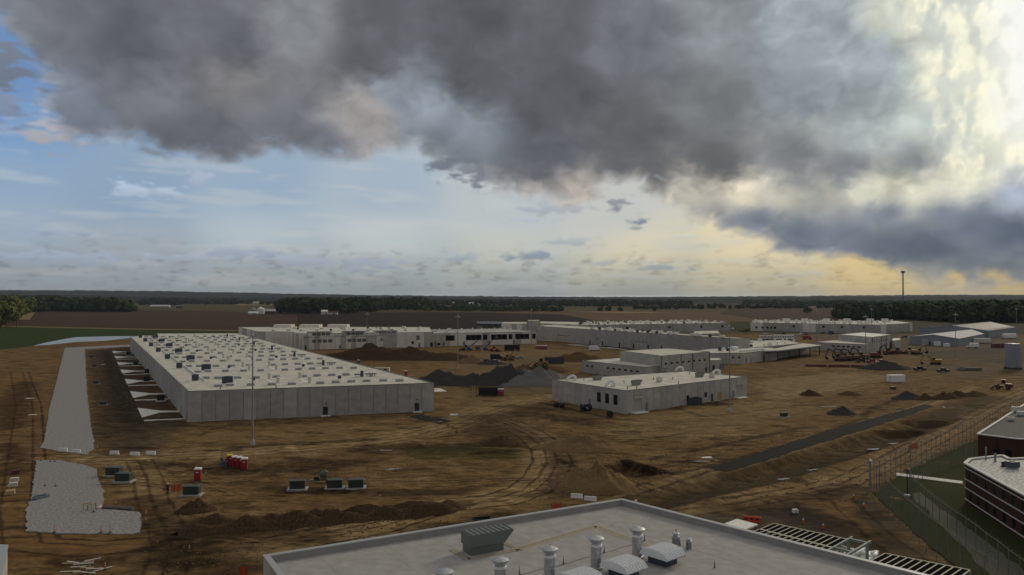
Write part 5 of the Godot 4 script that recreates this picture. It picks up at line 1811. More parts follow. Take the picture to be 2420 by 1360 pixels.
	# two small fans
	var fan_words := ["small grey roof fan beside the farthest relief hood", "smallest grey roof fan, right of the farthest relief hood"]
	for i in 2:
		var t := thing("roof_fan", fan_words[i], "roof vent", [Vector3(15.45, 9.45, -76.14), Vector3(16.55, 9.45, -75.50)][i], 0.0, "small fans on the near roof")
		var s := st()
		var k: float = [1.15, 0.85][i]
		lathe(s, Vector3.ZERO, [[0.32 * k, 0.0], [0.3 * k, 0.1], [0.3 * k, 0.75 * k]], 14)
		obj("housing", s, M.steel_dull, t)
		s = st()
		lathe(s, Vector3(0, 0.75 * k, 0), [[0.36 * k, 0.0], [0.36 * k, 0.12], [0.2 * k, 0.16], [0.2 * k, 0.3 * k], [0.32 * k, 0.34 * k], [0.24 * k, 0.42 * k]], 14)
		obj("cowl", s, M.galvanised, t)
	# lightning rods with their cable
	var rods := [Vector3(0.63, 9.45, -68.40), Vector3(4.55, 9.45, -71.09), Vector3(8.49, 9.45, -74.25), Vector3(12.78, 9.45, -77.84), Vector3(15.93, 9.45, -76.52), Vector3(16.29, 9.45, -80.06), Vector3(16.37, 9.45, -75.25), Vector3(17.63, 9.45, -70.21)]
	var rod_words := ["nearest of the lightning rods between the exhaust stacks", "lightning rod beside the third exhaust stack", "lightning rod beside the second farthest stack", "lightning rod right of the farthest exhaust stack", "lightning rod in front of the small roof fans", "lightning rod behind the small roof fans", "lightning rod before the smallest roof fan", "single lightning rod alone on the right of the near roof"]
	for i in rods.size():
		var t := thing("lightning_rod", rod_words[i], "lightning rod", rods[i], 0.0, "lightning rods on the near roof")
		var s := st()
		lathe(s, Vector3.ZERO, [[0.09, 0.0], [0.08, 0.06], [0.05, 0.3], [0.035, 0.5]], 8)
		obj("base", s, M.coping, t)
		s = st()
		tube(s, Vector3(0, 0.45, 0), Vector3(0, 0.75, 0), 0.02, 0.008, 6)
		obj("tip", s, M.dark, t)
	var cable := st()
	for i in 3:
		for k in 6:
			var p0: Vector3 = rods[i].lerp(rods[i + 1], k / 6.0) + Vector3(0, 0.03, 0.1 * sin(k * 1.7))
			var p1: Vector3 = rods[i].lerp(rods[i + 1], (k + 1) / 6.0) + Vector3(0, 0.03, 0.1 * sin((k + 1) * 1.7))
			tube(cable, p0, p1, 0.018, 0.018, 5, false)
	var cb := obj("lightning_cable", cable, M.coping, self)
	tag(cb, "thin grey cable linking the lightning rods on the near roof", "cable")
	var vp := thing("vent_pipe", "short white pipe standing at the far corner parapet of the near roof", "pipe", Vector3(13.94, 9.45, -90.69))
	var vs := st()
	tube(vs, Vector3.ZERO, Vector3(0, 0.65, 0), 0.12, 0.12, 10)
	obj("pipe", vs, M.white, vp)
	vs = st()
	tube(vs, Vector3(0, 0.65, 0), Vector3(0, 0.72, 0), 0.15, 0.15, 10)
	obj("rim", vs, M.white_dirty, vp)
	# the building whose corner shows at the lower left
	shell("flat_roofed_building", "corner of a flat roofed building at the picture's lower left edge", [Vector2(-49.85, -74.86), Vector2(-46.67, -74.61), Vector2(-42.16, -66.60) + (Vector2(-42.16, -66.60) - Vector2(-46.67, -74.61)) * 3.0, Vector2(-49.85, -74.86) + (Vector2(-42.16, -66.60) - Vector2(-46.67, -74.61)) * 4.0 + Vector2(-16, 0)], 10.0, 3.2, [M.concrete_c], M.roof_black, M.coping_light, {}, 0.7)


func brick_walls(o: Node3D, a: Vector2, b: Vector2, h: float, win_rows: Array, bands: Array, n_win: int, span: Array) -> void:
	var turn := yaw_of(a, b)
	var basis := Basis(Vector3.UP, turn)
	var L := a.distance_to(b)
	var list := []
	for r in win_rows:
		for i in n_win:
			list.append([lerpf(span[0], span[1], (i + 0.5) / n_win) * L, r[0], 1.3, r[1], "window"])
	panel_wall(o, a, b, -0.4, h, L / 2.0, [M.brick], list)
	for y in bands:
		place("stone_band", box_mesh(Vector3(L, 0.13, 0.1)), M.band_white, o, v3(a) + basis * Vector3(L * 0.5, y, 0.05), turn)


func build_brick_buildings() -> void:
	var h := 6.4
	var l := Vector2(72.56, -128.94)
	var r := Vector2(68.85, -108.44)
	var out := [l, Vector2(75.29, -132.30), Vector2(82.40, -135.30), Vector2(81.75, -132.30), Vector2(89.38, -134.05), Vector2(89.38, -134.05) + Vector2(6, 60), l + (r - l) * 2.6]
	var o := thing("brick_building", "two-storey brown brick building with white bands and patchy white roof", "building", v3(l.lerp(r, 1.0)))
	var flip := area2(pv(out)) > 0.0
	for i in out.size():
		var a: Vector2 = out[i]
		var b: Vector2 = out[(i + 1) % out.size()]
		if flip:
			var t := a
			a = b
			b = t
		var seen := i == out.size() - 1
		brick_walls(o, a, b, h, [[0.9, 1.5], [4.1, 1.5]], [0.75, 2.55, 3.95, 5.75], 17 if seen else 3, [0.01, 0.99])
	var s := st()
	prism(s, Geometry2D.offset_polygon(pv(out), -0.2)[0], h - 0.5, h - 0.12, true)
	wobj("roof", s, M.roof_patchy, o)
	for i in out.size():
		s = st()
		beam(s, v3(out[i], h + 0.04 + 0.003 * i), v3(out[(i + 1) % out.size()], h + 0.04 + 0.003 * i), 0.55, 0.2)
		wobj("coping", s, M.band_white, o)
	roof_unit(o, v3(Vector2(77.90, -125.44), h - 0.1), Vector3(1.6, 0.9, 1.4), 0.3, M.unit_dark)
	roof_vent(o, v3(Vector2(78.57, -130.94), h - 0.1), 0.2, 1.3, M.unit_grey)
	roof_vent(o, v3(Vector2(77.86, -132.30), h - 0.1), 0.12, 2.2, M.unit_grey)
	roof_vent(o, v3(Vector2(77.47, -127.01), h - 0.1), 0.3, 0.8, M.dark)
	# the darker building behind
	h = 5.2
	l = Vector2(94.56, -163.39)
	out = [l, Vector2(99.16, -157.75), Vector2(108.07, -157.10), Vector2(146.27, -212.50), Vector2(134.05, -209.97)]
	o = thing("brick_building", "dark brick building with black roof behind the fence at the right edge", "building", v3(Vector2(109.58, -172.41)))
	flip = area2(pv(out)) > 0.0
	for i in out.size():
		var a: Vector2 = out[i]
		var b: Vector2 = out[(i + 1) % out.size()]
		if flip:
			var t := a
			a = b
			b = t
		brick_walls(o, a, b, h, [[1.4, 1.5]], [], 2 if i == 0 else 6, [0.35, 0.9])
	s = st()
	prism(s, Geometry2D.offset_polygon(pv(out), -0.2)[0], h - 0.5, h - 0.12, true)
	wobj("roof", s, M.roof_black, o)
	for i in out.size():
		s = st()
		beam(s, v3(out[i], h + 0.04 + 0.003 * i), v3(out[(i + 1) % out.size()], h + 0.04 + 0.003 * i), 0.5, 0.2)
		wobj("coping", s, M.band_white, o)
	for q in [[Vector2(122.74, -195.99), Vector3(1.8, 1.0, 1.4)], [Vector2(112.74, -181.88), Vector3(1.2, 0.6, 1.2)], [Vector2(119.88, -189.68), Vector3(1.5, 0.8, 1.2)]]:
		roof_unit(o, v3(q[0], h - 0.1), q[1], 0.4, M.unit_light)


# ------------------------------------------------------------------ things on the site
func on_ground(p: Vector3, sink := 0.03) -> Vector3:
	return Vector3(p.x, terrain(p.x, p.z) - sink, p.z)


func on_pad(p: Vector3) -> Vector3:
	return Vector3(p.x, 0.13, p.z)


func heap(called: String, label: String, category: String, at: Vector3, rx: float, rz: float, h: float, m: Material, turn := 0.0, seed_ := 1, peaks := []) -> void:
	var n := noise(seed_, 0.22, 4)
	var n2 := noise(seed_ + 50, 0.8, 3)
	var rings := 22
	var seg := 56
	var s := SurfaceTool.new()
	s.begin(Mesh.PRIMITIVE_TRIANGLES)
	s.set_smooth_group(0)
	for j in rings + 1:
		var r := float(j) / rings
		for i in seg:
			var t := TAU * i / seg
			var rim := 1.0 + 0.16 * n.get_noise_2d(cos(t) * 5.0 + seed_, sin(t) * 5.0)
			var p := Vector3(cos(t) * rx * r * rim, 0, sin(t) * rz * r * rim)
			var y := pow(1.0 - r, 0.95) * 0.9 + 0.1 * (1.0 - r * r)
			if not peaks.is_empty():
				y = 0.0
				for q in peaks:
					var d: float = Vector2(p.x - q[0] * rx, (p.z - q[1] * rz) * rx / rz).length() / (rx * q[2])
					y = maxf(y, q[3] * maxf(0.0, 1.0 - d))
			y = y * h * (1.0 + 0.4 * n.get_noise_2d(p.x + at.x, p.z + at.z)) + 0.26 * minf(h, 2.6) * n2.get_noise_2d(p.x * 1.2, p.z * 1.2) * (1.0 - r * r)
			s.set_uv(Vector2(p.x, p.z))
			s.add_vertex(Vector3(p.x, maxf(y, 0.0) - 0.14 - 0.7 * smoothstep(0.82, 1.0, r), p.z))
	for j in rings:
		for i in seg:
			var a := j * seg + i
			var b := j * seg + (i + 1) % seg
			for k in [a, b, b + seg, a, b + seg, a + seg]:
				s.add_index(k)
	s.generate_normals()
	var o := node_of(called, s.commit(), m, self)
	o.position = Vector3(at.x, terrain(at.x, at.z) - 0.02, at.z)
	o.rotation.y = turn
	tag(o, label, category)


func build_heaps() -> void:
	heap("soil_heap", "small dark soil heap between the lane and the green boxes", "soil heap", Vector3(-48.82, 0, -124.58), 3.3, 2.6, 2.0, M.soil_dark, 0.0, 3)
	heap("soil_heap", "long lumpy dark soil bank in front of the green boxes", "soil bank", Vector3(-27.76, 0, -118.94), 22.0, 6.4, 2.3, M.soil_dark, 0.3, 4, [[-0.82, 0.25, 0.3, 0.95], [-0.68, -0.15, 0.28, 0.85], [-0.5, 0.2, 0.3, 0.9], [-0.33, -0.2, 0.26, 0.7], [-0.2, 0.15, 0.3, 1.0], [-0.02, -0.15, 0.3, 0.9], [0.12, 0.25, 0.28, 0.85], [0.28, -0.1, 0.3, 0.95], [0.44, 0.15, 0.28, 0.9], [0.58, -0.25, 0.28, 0.85], [0.7, 0.1, 0.3, 1.1], [0.86, -0.1, 0.2, 0.9]])
	heap("soil_heap", "low dark heap beside the bend of the dirt road", "soil heap", Vector3(-2.58, 0, -182.17), 5.4, 4.0, 1.5, M.soil_dark, 0.0, 5)
	heap("soil_heap", "broad flat tan heap right of the road bend", "soil heap", Vector3(15.35, 0, -176.06), 11.5, 6.5, 2.6, M.soil_tan, 0.0, 6)
	heap("soil_heap", "pointed tan soil cone in front of the dug pit", "soil heap", Vector3(14.26, 0, -140.06), 8.2, 6.0, 4.2, M.soil_tan, 0.0, 7)
	heap("stone_heap", "black stone heap with two tops beside the long building", "stone heap", Vector3(-13.46, 0, -304.81), 30.0, 12.0, 8.0, M.stone_dark, 0.05, 8, [[-0.45, 0, 0.55, 0.72], [0.38, 0, 0.6, 1.0], [-0.05, 0.1, 0.4, 0.6]])
	heap("stone_heap", "pale grey gravel heap beside the black stone heap", "stone heap", Vector3(9.34, 0, -306.30), 21.0, 11.0, 6.4, M.stone_grey, 0.0, 9)
	heap("soil_heap", "large dark brown topsoil mound in front of the windowed block", "soil heap", Vector3(-59.49, 0, -426.99), 51.0, 16.0, 8.2, M.soil_dark, -0.08, 10, [[-0.3, 0, 0.6, 1.0], [0.1, 0, 0.6, 0.75], [0.5, 0.1, 0.5, 0.5], [-0.6, 0.1, 0.4, 0.5]])
	heap("soil_heap", "brown mound with the yellow loader working on it", "soil heap", Vector3(11.63, 0, -356.70), 16.5, 8.0, 4.3, M.soil_brown, 0.0, 11)
	heap("sand_heap", "small tan sand heap near the parked lifts", "sand heap", Vector3(-20.23, 0, -404.97), 8.4, 5.5, 4.0, M.soil_tan, 0.0, 12)
	heap("stone_heap", "low dark stone heap beside the tan sand heap", "stone heap", Vector3(-10.03, 0, -397.29), 9.0, 5.5, 2.2, M.stone_dark, 0.0, 13)
	heap("soil_heap", "brown mound left of the tall hall's wing", "soil heap", Vector3(34.32, 0, -418.46), 18.0, 8.5, 4.6, M.soil_brown, 0.0, 14)
	heap("soil_heap", "small pointed grey heap on the bare ground near the asphalt strip", "soil heap", Vector3(93.27, 0, -227.61), 4.8, 3.6, 2.1, M.stone_dark, 0.0, 15)
	heap("soil_heap", "tiny heap nearest the service building on the bare ground", "soil heap", Vector3(100.43, 0, -270.70), 4.2, 3.4, 1.9, M.soil_dark, 0.0, 16)
	heap("soil_heap", "low flat heap in the middle of the bare ground", "soil heap", Vector3(114.29, 0, -271.87), 5.4, 3.4, 1.5, M.soil_brown, 0.0, 17)
	heap("soil_heap", "dark cone shaped heap below the white container", "soil heap", Vector3(128.57, 0, -261.69), 6.2, 4.2, 2.3, M.stone_dark, 0.0, 18)
	heap("stone_heap", "grey stone heap between the red pipes and the white container", "stone heap", Vector3(171.61, 0, -369.28), 13.5, 7.0, 3.8, M.stone_dark, 0.0, 19)
	heap("soil_heap", "long dark earth bank beyond the end of the asphalt strip", "soil bank", Vector3(144.26, 0, -265.00), 19.0, 6.5, 2.2, M.soil_dark, 0.42, 22, [[-0.6, 0, 0.4, 0.8], [-0.2, 0.1, 0.45, 1.0], [0.2, -0.1, 0.45, 0.95], [0.6, 0.0, 0.4, 0.9]])
	heap("soil_heap", "low soil ridge along the service building's wall", "soil heap", Vector3(62.37, 0, -247.29), 6.6, 2.4, 0.9, M.soil_dark, 0.15, 20)


func pieces(parent: Node3D, called: String, m: Material, make: Callable) -> MeshInstance3D:
	var s := st()
	make.call(s)
	return obj(called, s, m, parent)


func build_cabinets() -> void:
	var first: Node3D = null
	var list := [
		[Vector3(-36.77, 0, -138.22), "green transformer cabinet standing alone left of the concrete mixer", 0.12], [Vector3(-30.66, 0, -139.44), "green transformer cabinet right beside the concrete mixer", 0.12], [Vector3(-27.00, 0, -139.44), "green transformer cabinet, right one of the pair beside the mixer", 0.12],
		[Vector3(-53.50, 0, -134.68), "green transformer cabinet beside the orange netting", 0.05], [Vector3(-69.33, 0, -143.90), "green transformer cabinet, nearer one of the pair by the gravel pad", 0.0], [Vector3(-73.77, 0, -149.35), "green transformer cabinet, farther one of the pair by the gravel pad", 0.0],
		[Vector3(-125.15, 0, -246.32), "dark transformer cabinet in the topsoil strip, nearest of four", 0.3], [Vector3(-158.33, 0, -306.30), "dark transformer cabinet in the topsoil strip, second of four", 0.3], [Vector3(-197.41, 0, -380.46), "dark transformer cabinet in the topsoil strip, third of four", 0.3], [Vector3(-229.40, 0, -438.93), "dark transformer cabinet in the topsoil strip, farthest of four", 0.3],
		[Vector3(75.25, 0, -222.77), "green transformer cabinet alone on the bare ground beyond the asphalt strip", 0.2], [Vector3(136.40, 0, -288.06), "green transformer cabinet below the white container", 0.2],
	]
	for i in list.size():
		if i == 0:
			var t := thing("transformer_cabinet", list[i][1], "transformer", on_ground(list[i][0]), list[i][2], "green transformer cabinets")
			pieces(t, "pad", M.concrete, func(s): bx(s, Vector3(0, 0.05, 0), Vector3(3.4, 0.36, 2.3)))
			pieces(t, "cabinet", M.box_green, func(s): cbx(s, Vector3(0, 0.86, 0), Vector3(2.55, 1.26, 1.5), 0.05))
			pieces(t, "lid", M.box_green_top, func(s): cbx(s, Vector3(0, 1.55, -0.03), Vector3(2.66, 0.13, 1.66), 0.06))
			for sd in [-1, 1]:
				var d := pieces(t, "door", M.box_green, func(s): bx(s, Vector3(0.62 * sd, 0.84, 0.77), Vector3(1.18, 1.1, 0.04)))
				pieces(d, "handle", M.dark, func(s): bx(s, Vector3(0.1 * sd, 0.85, 0.81), Vector3(0.06, 0.22, 0.05)))
			first = t
		else:
			var d := dup(first, "transformer_cabinet", on_ground(list[i][0]), list[i][2], list[i][1])
			if i > 5:
				d.scale = Vector3.ONE * 0.72
	# dark condensers beside the long building
	var words := ["dark condenser unit nearest the front of the long building's left wall", "dark condenser unit between the second and third wedge apron", "dark condenser unit against the long building's left wall, third from the front", "dark condenser unit half way along the long building's left wall", "dark condenser unit near the far end of the long building's left wall"]
	var spots := [Vector3(-111.86, 0, -256.36), Vector3(-143.29, 0, -315.52), Vector3(-157.17, 0, -346.86), Vector3(-182.44, 0, -389.90), Vector3(-218.49, 0, -458.13)]
	for i in spots.size():
		if i == 0:
			var t := thing("condenser_unit", words[0], "condenser", on_ground(spots[0]), 0.3, "condensers beside the long building")
			pieces(t, "pad", M.sidewalk, func(s): bx(s, Vector3(0, 0.04, 0), Vector3(2.9, 0.3, 2.3)))
			pieces(t, "casing", M.black, func(s): cbx(s, Vector3(0, 1.1, 0), Vector3(2.1, 1.8, 1.6), 0.08))
			pieces(t, "fan_grille", M.dark, func(s): tube(s, Vector3(0, 2.0, 0), Vector3(0, 2.1, 0), 0.6, 0.6, 14))
			first = t
		else:
			dup(first, "condenser_unit", on_ground(spots[i]), 0.3, words[i])


func toilet(label: String, at: Vector3, turn: float, body: Material, roof: Material) -> void:
	var t := thing("portable_toilet", label, "portable toilet", on_ground(at, 0.02), turn, "portable toilets on the site")
	pieces(t, "skid", M.dark, func(s): bx(s, Vector3(0, 0.08, 0), Vector3(1.16, 0.16, 1.2)))
	pieces(t, "cabin", body, func(s): bx(s, Vector3(0, 1.1, 0), Vector3(1.1, 1.9, 1.1)))
	pieces(t, "roof", roof, func(s):
		cbx(s, Vector3(0, 2.16, 0), Vector3(1.2, 0.26, 1.2), 0.12))
	var d := pieces(t, "door", body, func(s): bx(s, Vector3(0, 1.02, 0.57), Vector3(0.72, 1.65, 0.04)))
	pieces(d, "sign_plate", M.white, func(s): bx(s, Vector3(0, 1.55, 0.6), Vector3(0.4, 0.16, 0.02)))
	pieces(t, "vent_pipe", M.white_dirty, func(s): tube(s, Vector3(-0.4, 2.1, -0.42), Vector3(-0.4, 2.5, -0.42), 0.06, 0.06, 8))


func build_toilets() -> void:
	toilet("red portable toilet standing alone near the left lane", Vector3(-56.50, 0, -144.89), 0.15, M.red, M.white)
	toilet("red portable toilet with a yellow roof, back of its row", Vector3(-55.03, 0, -157.17), 0.55, M.red, M.yellow)
	toilet("red portable toilet right in front of the yellow roofed one", Vector3(-53.64, 0, -156.01), 0.55, M.red, M.white)
	toilet("red portable toilet, third in the row of four", Vector3(-52.48, 0, -155.24), 0.55, M.red, M.white)
	toilet("red portable toilet at the near end of the row of four", Vector3(-51.20, 0, -154.10), 0.2, M.red, M.white)
	toilet("red portable toilet beside the right edge of the long building", Vector3(-44.54, 0, -337.55), 0.2, M.red, M.white)
	toilet("blue portable toilet behind the long building", Vector3(-75.35, 0, -394.80), 0.2, M.blue, M.white)
	toilet("red portable toilet farthest behind the long building", Vector3(-97.12, 0, -448.32), 0.2, M.red, M.white)
	for i in 5:
		toilet("red portable toilet, %s in the far row by the open window bays" % ["first", "second", "third", "fourth", "fifth"][i], Vector3(15.69, 0, -514.41) + Vector3(i * 1.5, 0, 0.6 * i), 0.2, M.red, M.white)
	toilet("blue portable toilet at the end of the far red row", Vector3(21.46, 0, -510.23), 0.2, M.blue, M.white)
	toilet("red portable toilet, left one at the end of the black container", Vector3(-4.27, 0, -270.70), 0.2, M.red, M.white)
	toilet("red portable toilet, right one at the end of the black container", Vector3(-3.41, 0, -270.12), 0.2, M.red, M.white)
	# wash stands
	for i in 2:
		var t := thing("wash_stand", ["pale blue wash stand left of the row of toilets", "pale blue wash stand touching the row of toilets"][i], "wash stand", on_ground([Vector3(-56.46, 0, -156.78), Vector3(-55.69, 0, -157.17)][i], 0.02), 0.2, "wash stands beside the toilets")
		pieces(t, "tank", M.blue_pale, func(s): cbx(s, Vector3(0, 0.6, 0), Vector3(0.75, 1.2, 0.7), 0.08))
		pieces(t, "basin", M.blue_pale, func(s): bx(s, Vector3(0.0, 0.85, 0.45), Vector3(0.6, 0.18, 0.3)))
		pieces(t, "lid", M.dark, func(s): lathe(s, Vector3(0, 1.2, 0), [[0.28, 0.0], [0.28, 0.2], [0.1, 0.28]], 10))


func build_small_things() -> void:
	# concrete mixer
	var t := thing("concrete_mixer", "grey towable concrete mixer behind the green transformer cabinets", "concrete mixer", on_ground(Vector3(-33.68, 0, -143.25)), 0.1)
	pieces(t, "frame", M.mixer_grey, func(s):
		beam(s, Vector3(-2.6, 0.45, 0.2), Vector3(1.2, 0.55, 0.2), 0.14, 0.14)
		beam(s, Vector3(-1.2, 0.5, -0.5), Vector3(1.2, 0.55, -0.5), 0.14, 0.14)
		beam(s, Vector3(-0.6, 0.5, 0.25), Vector3(0.1, 1.9, 0.25), 0.14, 0.14)
		beam(s, Vector3(0.9, 0.5, 0.25), Vector3(0.1, 1.9, 0.25), 0.14, 0.14)
		beam(s, Vector3(-0.6, 0.5, -0.55), Vector3(0.1, 1.7, -0.55), 0.14, 0.14))
	pieces(t, "drum", M.mixer_grey, func(s):
		for q in [[-0.2, 0.55, 0.15, 0.85], [0.15, 0.85, 0.65, 0.85], [0.65, 0.85, 1.15, 0.42]]:
			tube(s, Vector3(-0.1 + q[0] * 0.7, 1.2 + q[0] * 0.75, -0.15), Vector3(-0.1 + q[2] * 0.7, 1.2 + q[2] * 0.75, -0.15), q[1] * 0.85, q[3] * 0.85, 14))
	for z in [-0.75, 0.5]:
		var w := pieces(t, "wheel", M.rubber, func(s): tube(s, Vector3(1.0, 0.36, z - 0.11), Vector3(1.0, 0.36, z + 0.11), 0.36, 0.36, 16))
		pieces(w, "rim", M.white_dirty, func(s): tube(s, Vector3(1.0, 0.36, z - 0.13), Vector3(1.0, 0.36, z + 0.13), 0.18, 0.18, 12))
	pieces(t, "engine_box", M.dark, func(s): cbx(s, Vector3(-1.1, 0.85, -0.15), Vector3(0.8, 0.55, 0.6), 0.05))
	pieces(t, "jockey_stand", M.mixer_grey, func(s): tube(s, Vector3(-2.5, -0.02, 0.2), Vector3(-2.5, 0.9, 0.2), 0.05, 0.05, 8))
	# orange netting
	var nets := [[Vector3(-57.83, 0, -136.72), Vector3(-56.47, 0, -137.62), "orange safety netting left of the green cabinet", 1.2], [Vector3(7.80, 0, -138.83), Vector3(9.39, 0, -139.75), "orange safety netting beside the tan soil cone", 1.2], [Vector3(6.11, 0, -123.84), Vector3(7.61, 0, -125.07), "orange safety netting behind the near roof's long parapet", 1.2], [Vector3(86.23, 0, -175.08), Vector3(89.06, 0, -177.05), "orange safety netting outside the tall fence", 1.2], [Vector3(-32.15, 0, -95.27), Vector3(-31.45, 0, -95.85), "orange safety netting at the picture's bottom edge", 1.2]]
	for n in nets:
		var a := on_ground(n[0])
		var b := on_ground(n[1])
		t = thing("safety_netting", n[2], "safety netting", a, 0.0, "orange nettings on posts")
		for k in 4:
			var p: Vector3 = (b - a) * (k / 3.0) + Vector3(0, 0, 0.12 * (k % 2))
			pieces(t, "post", M.dark, func(s): tube(s, p + Vector3(0, -0.1, 0), p + Vector3(0, 1.3, 0), 0.03, 0.03, 6))
			if k < 3:
				var q: Vector3 = (b - a) * ((k + 1) / 3.0) + Vector3(0, 0, 0.12 * ((k + 1) % 2))
				pieces(t, "net_panel", M.orange, func(s):
					for r in 9:
						beam(s, p + Vector3(0, 0.12 + r * 0.13, 0), q + Vector3(0, 0.1 + r * 0.13, 0), 0.03, 0.075)
					for r in 6:
						var m: Vector3 = p.lerp(q, (r + 0.5) / 6.0)
						beam(s, m + Vector3(0, 0.08, 0.01), m + Vector3(0, 1.2, 0.01), 0.05, 0.03))
	# road barriers
	var bars := [[Vector3(-95.76, 0, -171.74), "white road barrier, left one at the end of the gravel road"], [Vector3(-92.46, 0, -170.80), "white road barrier, right one at the end of the gravel road"], [Vector3(-83.44, 0, -168.97), "white road barrier beside the haul road, left of three"], [Vector3(-78.85, 0, -168.30), "white road barrier beside the haul road, middle of three"], [Vector3(-75.76, 0, -168.97), "white road barrier beside the haul road, right of three"], [Vector3(10.63, 0, -132.42), "white concrete barrier, left one behind the near roof"], [Vector3(12.69, 0, -130.77), "white concrete barrier, right one behind the near roof"]]
	var first: Node3D = null
	for i in bars.size():
		var turn: float = -0.1 if i < 5 else -0.3
		if i == 0:
			first = thing("road_barrier", bars[0][1], "barrier", on_ground(bars[0][0], 0.02) + Vector3(0, 0.1, 0), turn, "white road barriers")
			pieces(first, "foot", M.white_dirty, func(s): cbx(s, Vector3(0, 0.15, 0), Vector3(1.95, 0.3, 0.6), 0.12))
			pieces(first, "upper", M.white, func(s): cbx(s, Vector3(0, 0.52, 0), Vector3(1.95, 0.5, 0.26), 0.06))
		else:
			dup(first, "road_barrier", on_ground(bars[i][0], 0.02), turn, bars[i][1])
	# tube markers
	var at := [Vector3(-94.84, 0, -162.02), Vector3(-92.41, 0, -161.19), Vector3(-91.48, 0, -161.19), Vector3(-81.40, 0, -140.38), Vector3(-79.38, 0, -140.06), Vector3(-63.70, 0, -125.32), Vector3(-64.06, 0, -123.36), Vector3(-63.94, 0, -112.58), Vector3(-57.39, 0, -112.58), Vector3(-56.12, 0, -112.58), Vector3(-55.22, 0, -121.69), Vector3(-53.55, 0, -117.83), Vector3(-77.65, 0, -154.10), Vector3(-89.93, 0, -174.59), Vector3(-49.17, 0, -97.47), Vector3(-41.90, 0, -104.74), Vector3(-89.68, 0, -170.80), Vector3(-98.65, 0, -172.21), Vector3(-56.75, 0, -149.35), Vector3(-62.47, 0, -127.08), Vector3(89.32, 0, -249.25), Vector3(-146.65, 0, -244.40), Vector3(-119.10, 0, -198.22)]
	var words := ["orange tube marker at the far left corner of the gravel pad", "orange tube marker on the pad's far edge, left of a close pair", "orange tube marker on the pad's far edge, right of a close pair", "orange tube marker on the pad, left of two above the steel chute", "orange tube marker on the pad, right of two above the steel chute", "orange tube marker at the inner corner of the gravel pad", "orange tube marker beside the wooden sawhorses on the pad", "orange tube marker on the pad's near edge, left of three", "orange tube marker on the pad's near edge, middle of three", "orange tube marker on the pad's near edge, right of three", "orange tube marker right of the pad, farther of two", "orange tube marker right of the pad, nearer of two", "orange tube marker left of the two green cabinets", "orange tube marker at the right corner of the gravel road's end", "orange tube marker beside the planks at the bottom left", "orange tube marker on a dark patch near the bottom edge", "orange tube marker on the gravel road's end", "orange tube marker at the gravel road's left corner", "orange tube marker right of the lone red toilet", "orange tube marker where the pipe leaves the pad's corner", "orange tube marker beside the lone cabinet beyond the asphalt", "orange tube marker on the left haul road, farther one", "orange tube marker on the left haul road, nearer one"]
	for i in at.size():
		var p := on_ground(at[i], 0.02)
		if i < 10 and i != 5:
			p.y = 0.14
		if i == 0:
			first = thing("tube_marker", words[0], "marker", p, 0.0, "orange and white tube markers")
			pieces(first, "base", M.rubber, func(s): lathe(s, Vector3.ZERO, [[0.24, 0.0], [0.24, 0.06], [0.12, 0.1]], 10))
			pieces(first, "tube", M.orange, func(s): lathe(s, Vector3.ZERO, [[0.06, 0.06], [0.05, 0.98], [0.02, 1.02]], 10))
			for y in [0.6, 0.85]:
				pieces(first, "white_band", M.white, func(s): tube(s, Vector3(0, y - 0.08, 0), Vector3(0, y, 0), 0.064, 0.064, 10))
		else:
			dup(first, "tube_marker", p, 0.0, words[i])
	# cones near the mechanical yard
	var cones := [[Vector3(42.66, 0, -118.05), "orange traffic cone nearest the white slab roof"], [Vector3(44.41, 0, -115.04), "orange traffic cone between the louvre deck and the fence"], [Vector3(55.25, 0, -126.57), "orange traffic cone beside the tall fence's corner"], [Vector3(56.14, 0, -132.42), "orange traffic cone farthest from the louvre deck"]]
	for i in cones.size():
		if i == 0:
			first = thing("traffic_cone", cones[0][1], "cone", on_ground(cones[0][0], 0.02), 0.0, "orange traffic cones")
			pieces(first, "base", M.rubber, func(s): bx(s, Vector3(0, 0.03, 0), Vector3(0.5, 0.06, 0.5)))
			pieces(first, "cone", M.orange, func(s): lathe(s, Vector3.ZERO, [[0.2, 0.06], [0.06, 0.95], [0.03, 1.0]], 12))
			pieces(first, "white_band", M.white, func(s): lathe(s, Vector3.ZERO, [[0.13, 0.55], [0.105, 0.75]], 12))
		else:
			dup(first, "traffic_cone", on_ground(cones[i][0], 0.02), 0.0, cones[i][1])
	# sawhorses on the pad
	for i in 2:
		t = thing("sawhorse", ["wooden sawhorse on the gravel pad, left one", "wooden sawhorse on the gravel pad, right one"][i], "sawhorse", on_pad([Vector3(-65.74, 0, -124.82), Vector3(-64.83, 0, -124.33)][i]), 0.5 + 0.2 * i, "sawhorses on the gravel pad")
		pieces(t, "rail", M.wood_raw, func(s): bx(s, Vector3(0, 0.95, 0), Vector3(1.3, 0.14, 0.06)))
		for x in [-0.55, 0.55]:
			for z in [-0.3, 0.3]:
				pieces(t, "leg", M.orange_plant, func(s): beam(s, Vector3(x, 0.95, z * 0.15), Vector3(x * 1.05, 0.0, z), 0.06, 0.05))
	# steel chute lying on the pad
	t = thing("steel_chute", "blue-grey steel chute lying on the gravel pad with a bar across", "chute", on_pad(Vector3(-77.07, 0, -131.87)), 1.25)
	pieces(t, "trough", M.blue_pale, func(s):
		bx(s, Vector3(0, 0.1, 0), Vector3(2.6, 0.08, 0.8))
		bx(s, Vector3(0, 0.28, 0.42), Vector3(2.6, 0.4, 0.06))
		bx(s, Vector3(0, 0.28, -0.42), Vector3(2.6, 0.4, 0.06)))
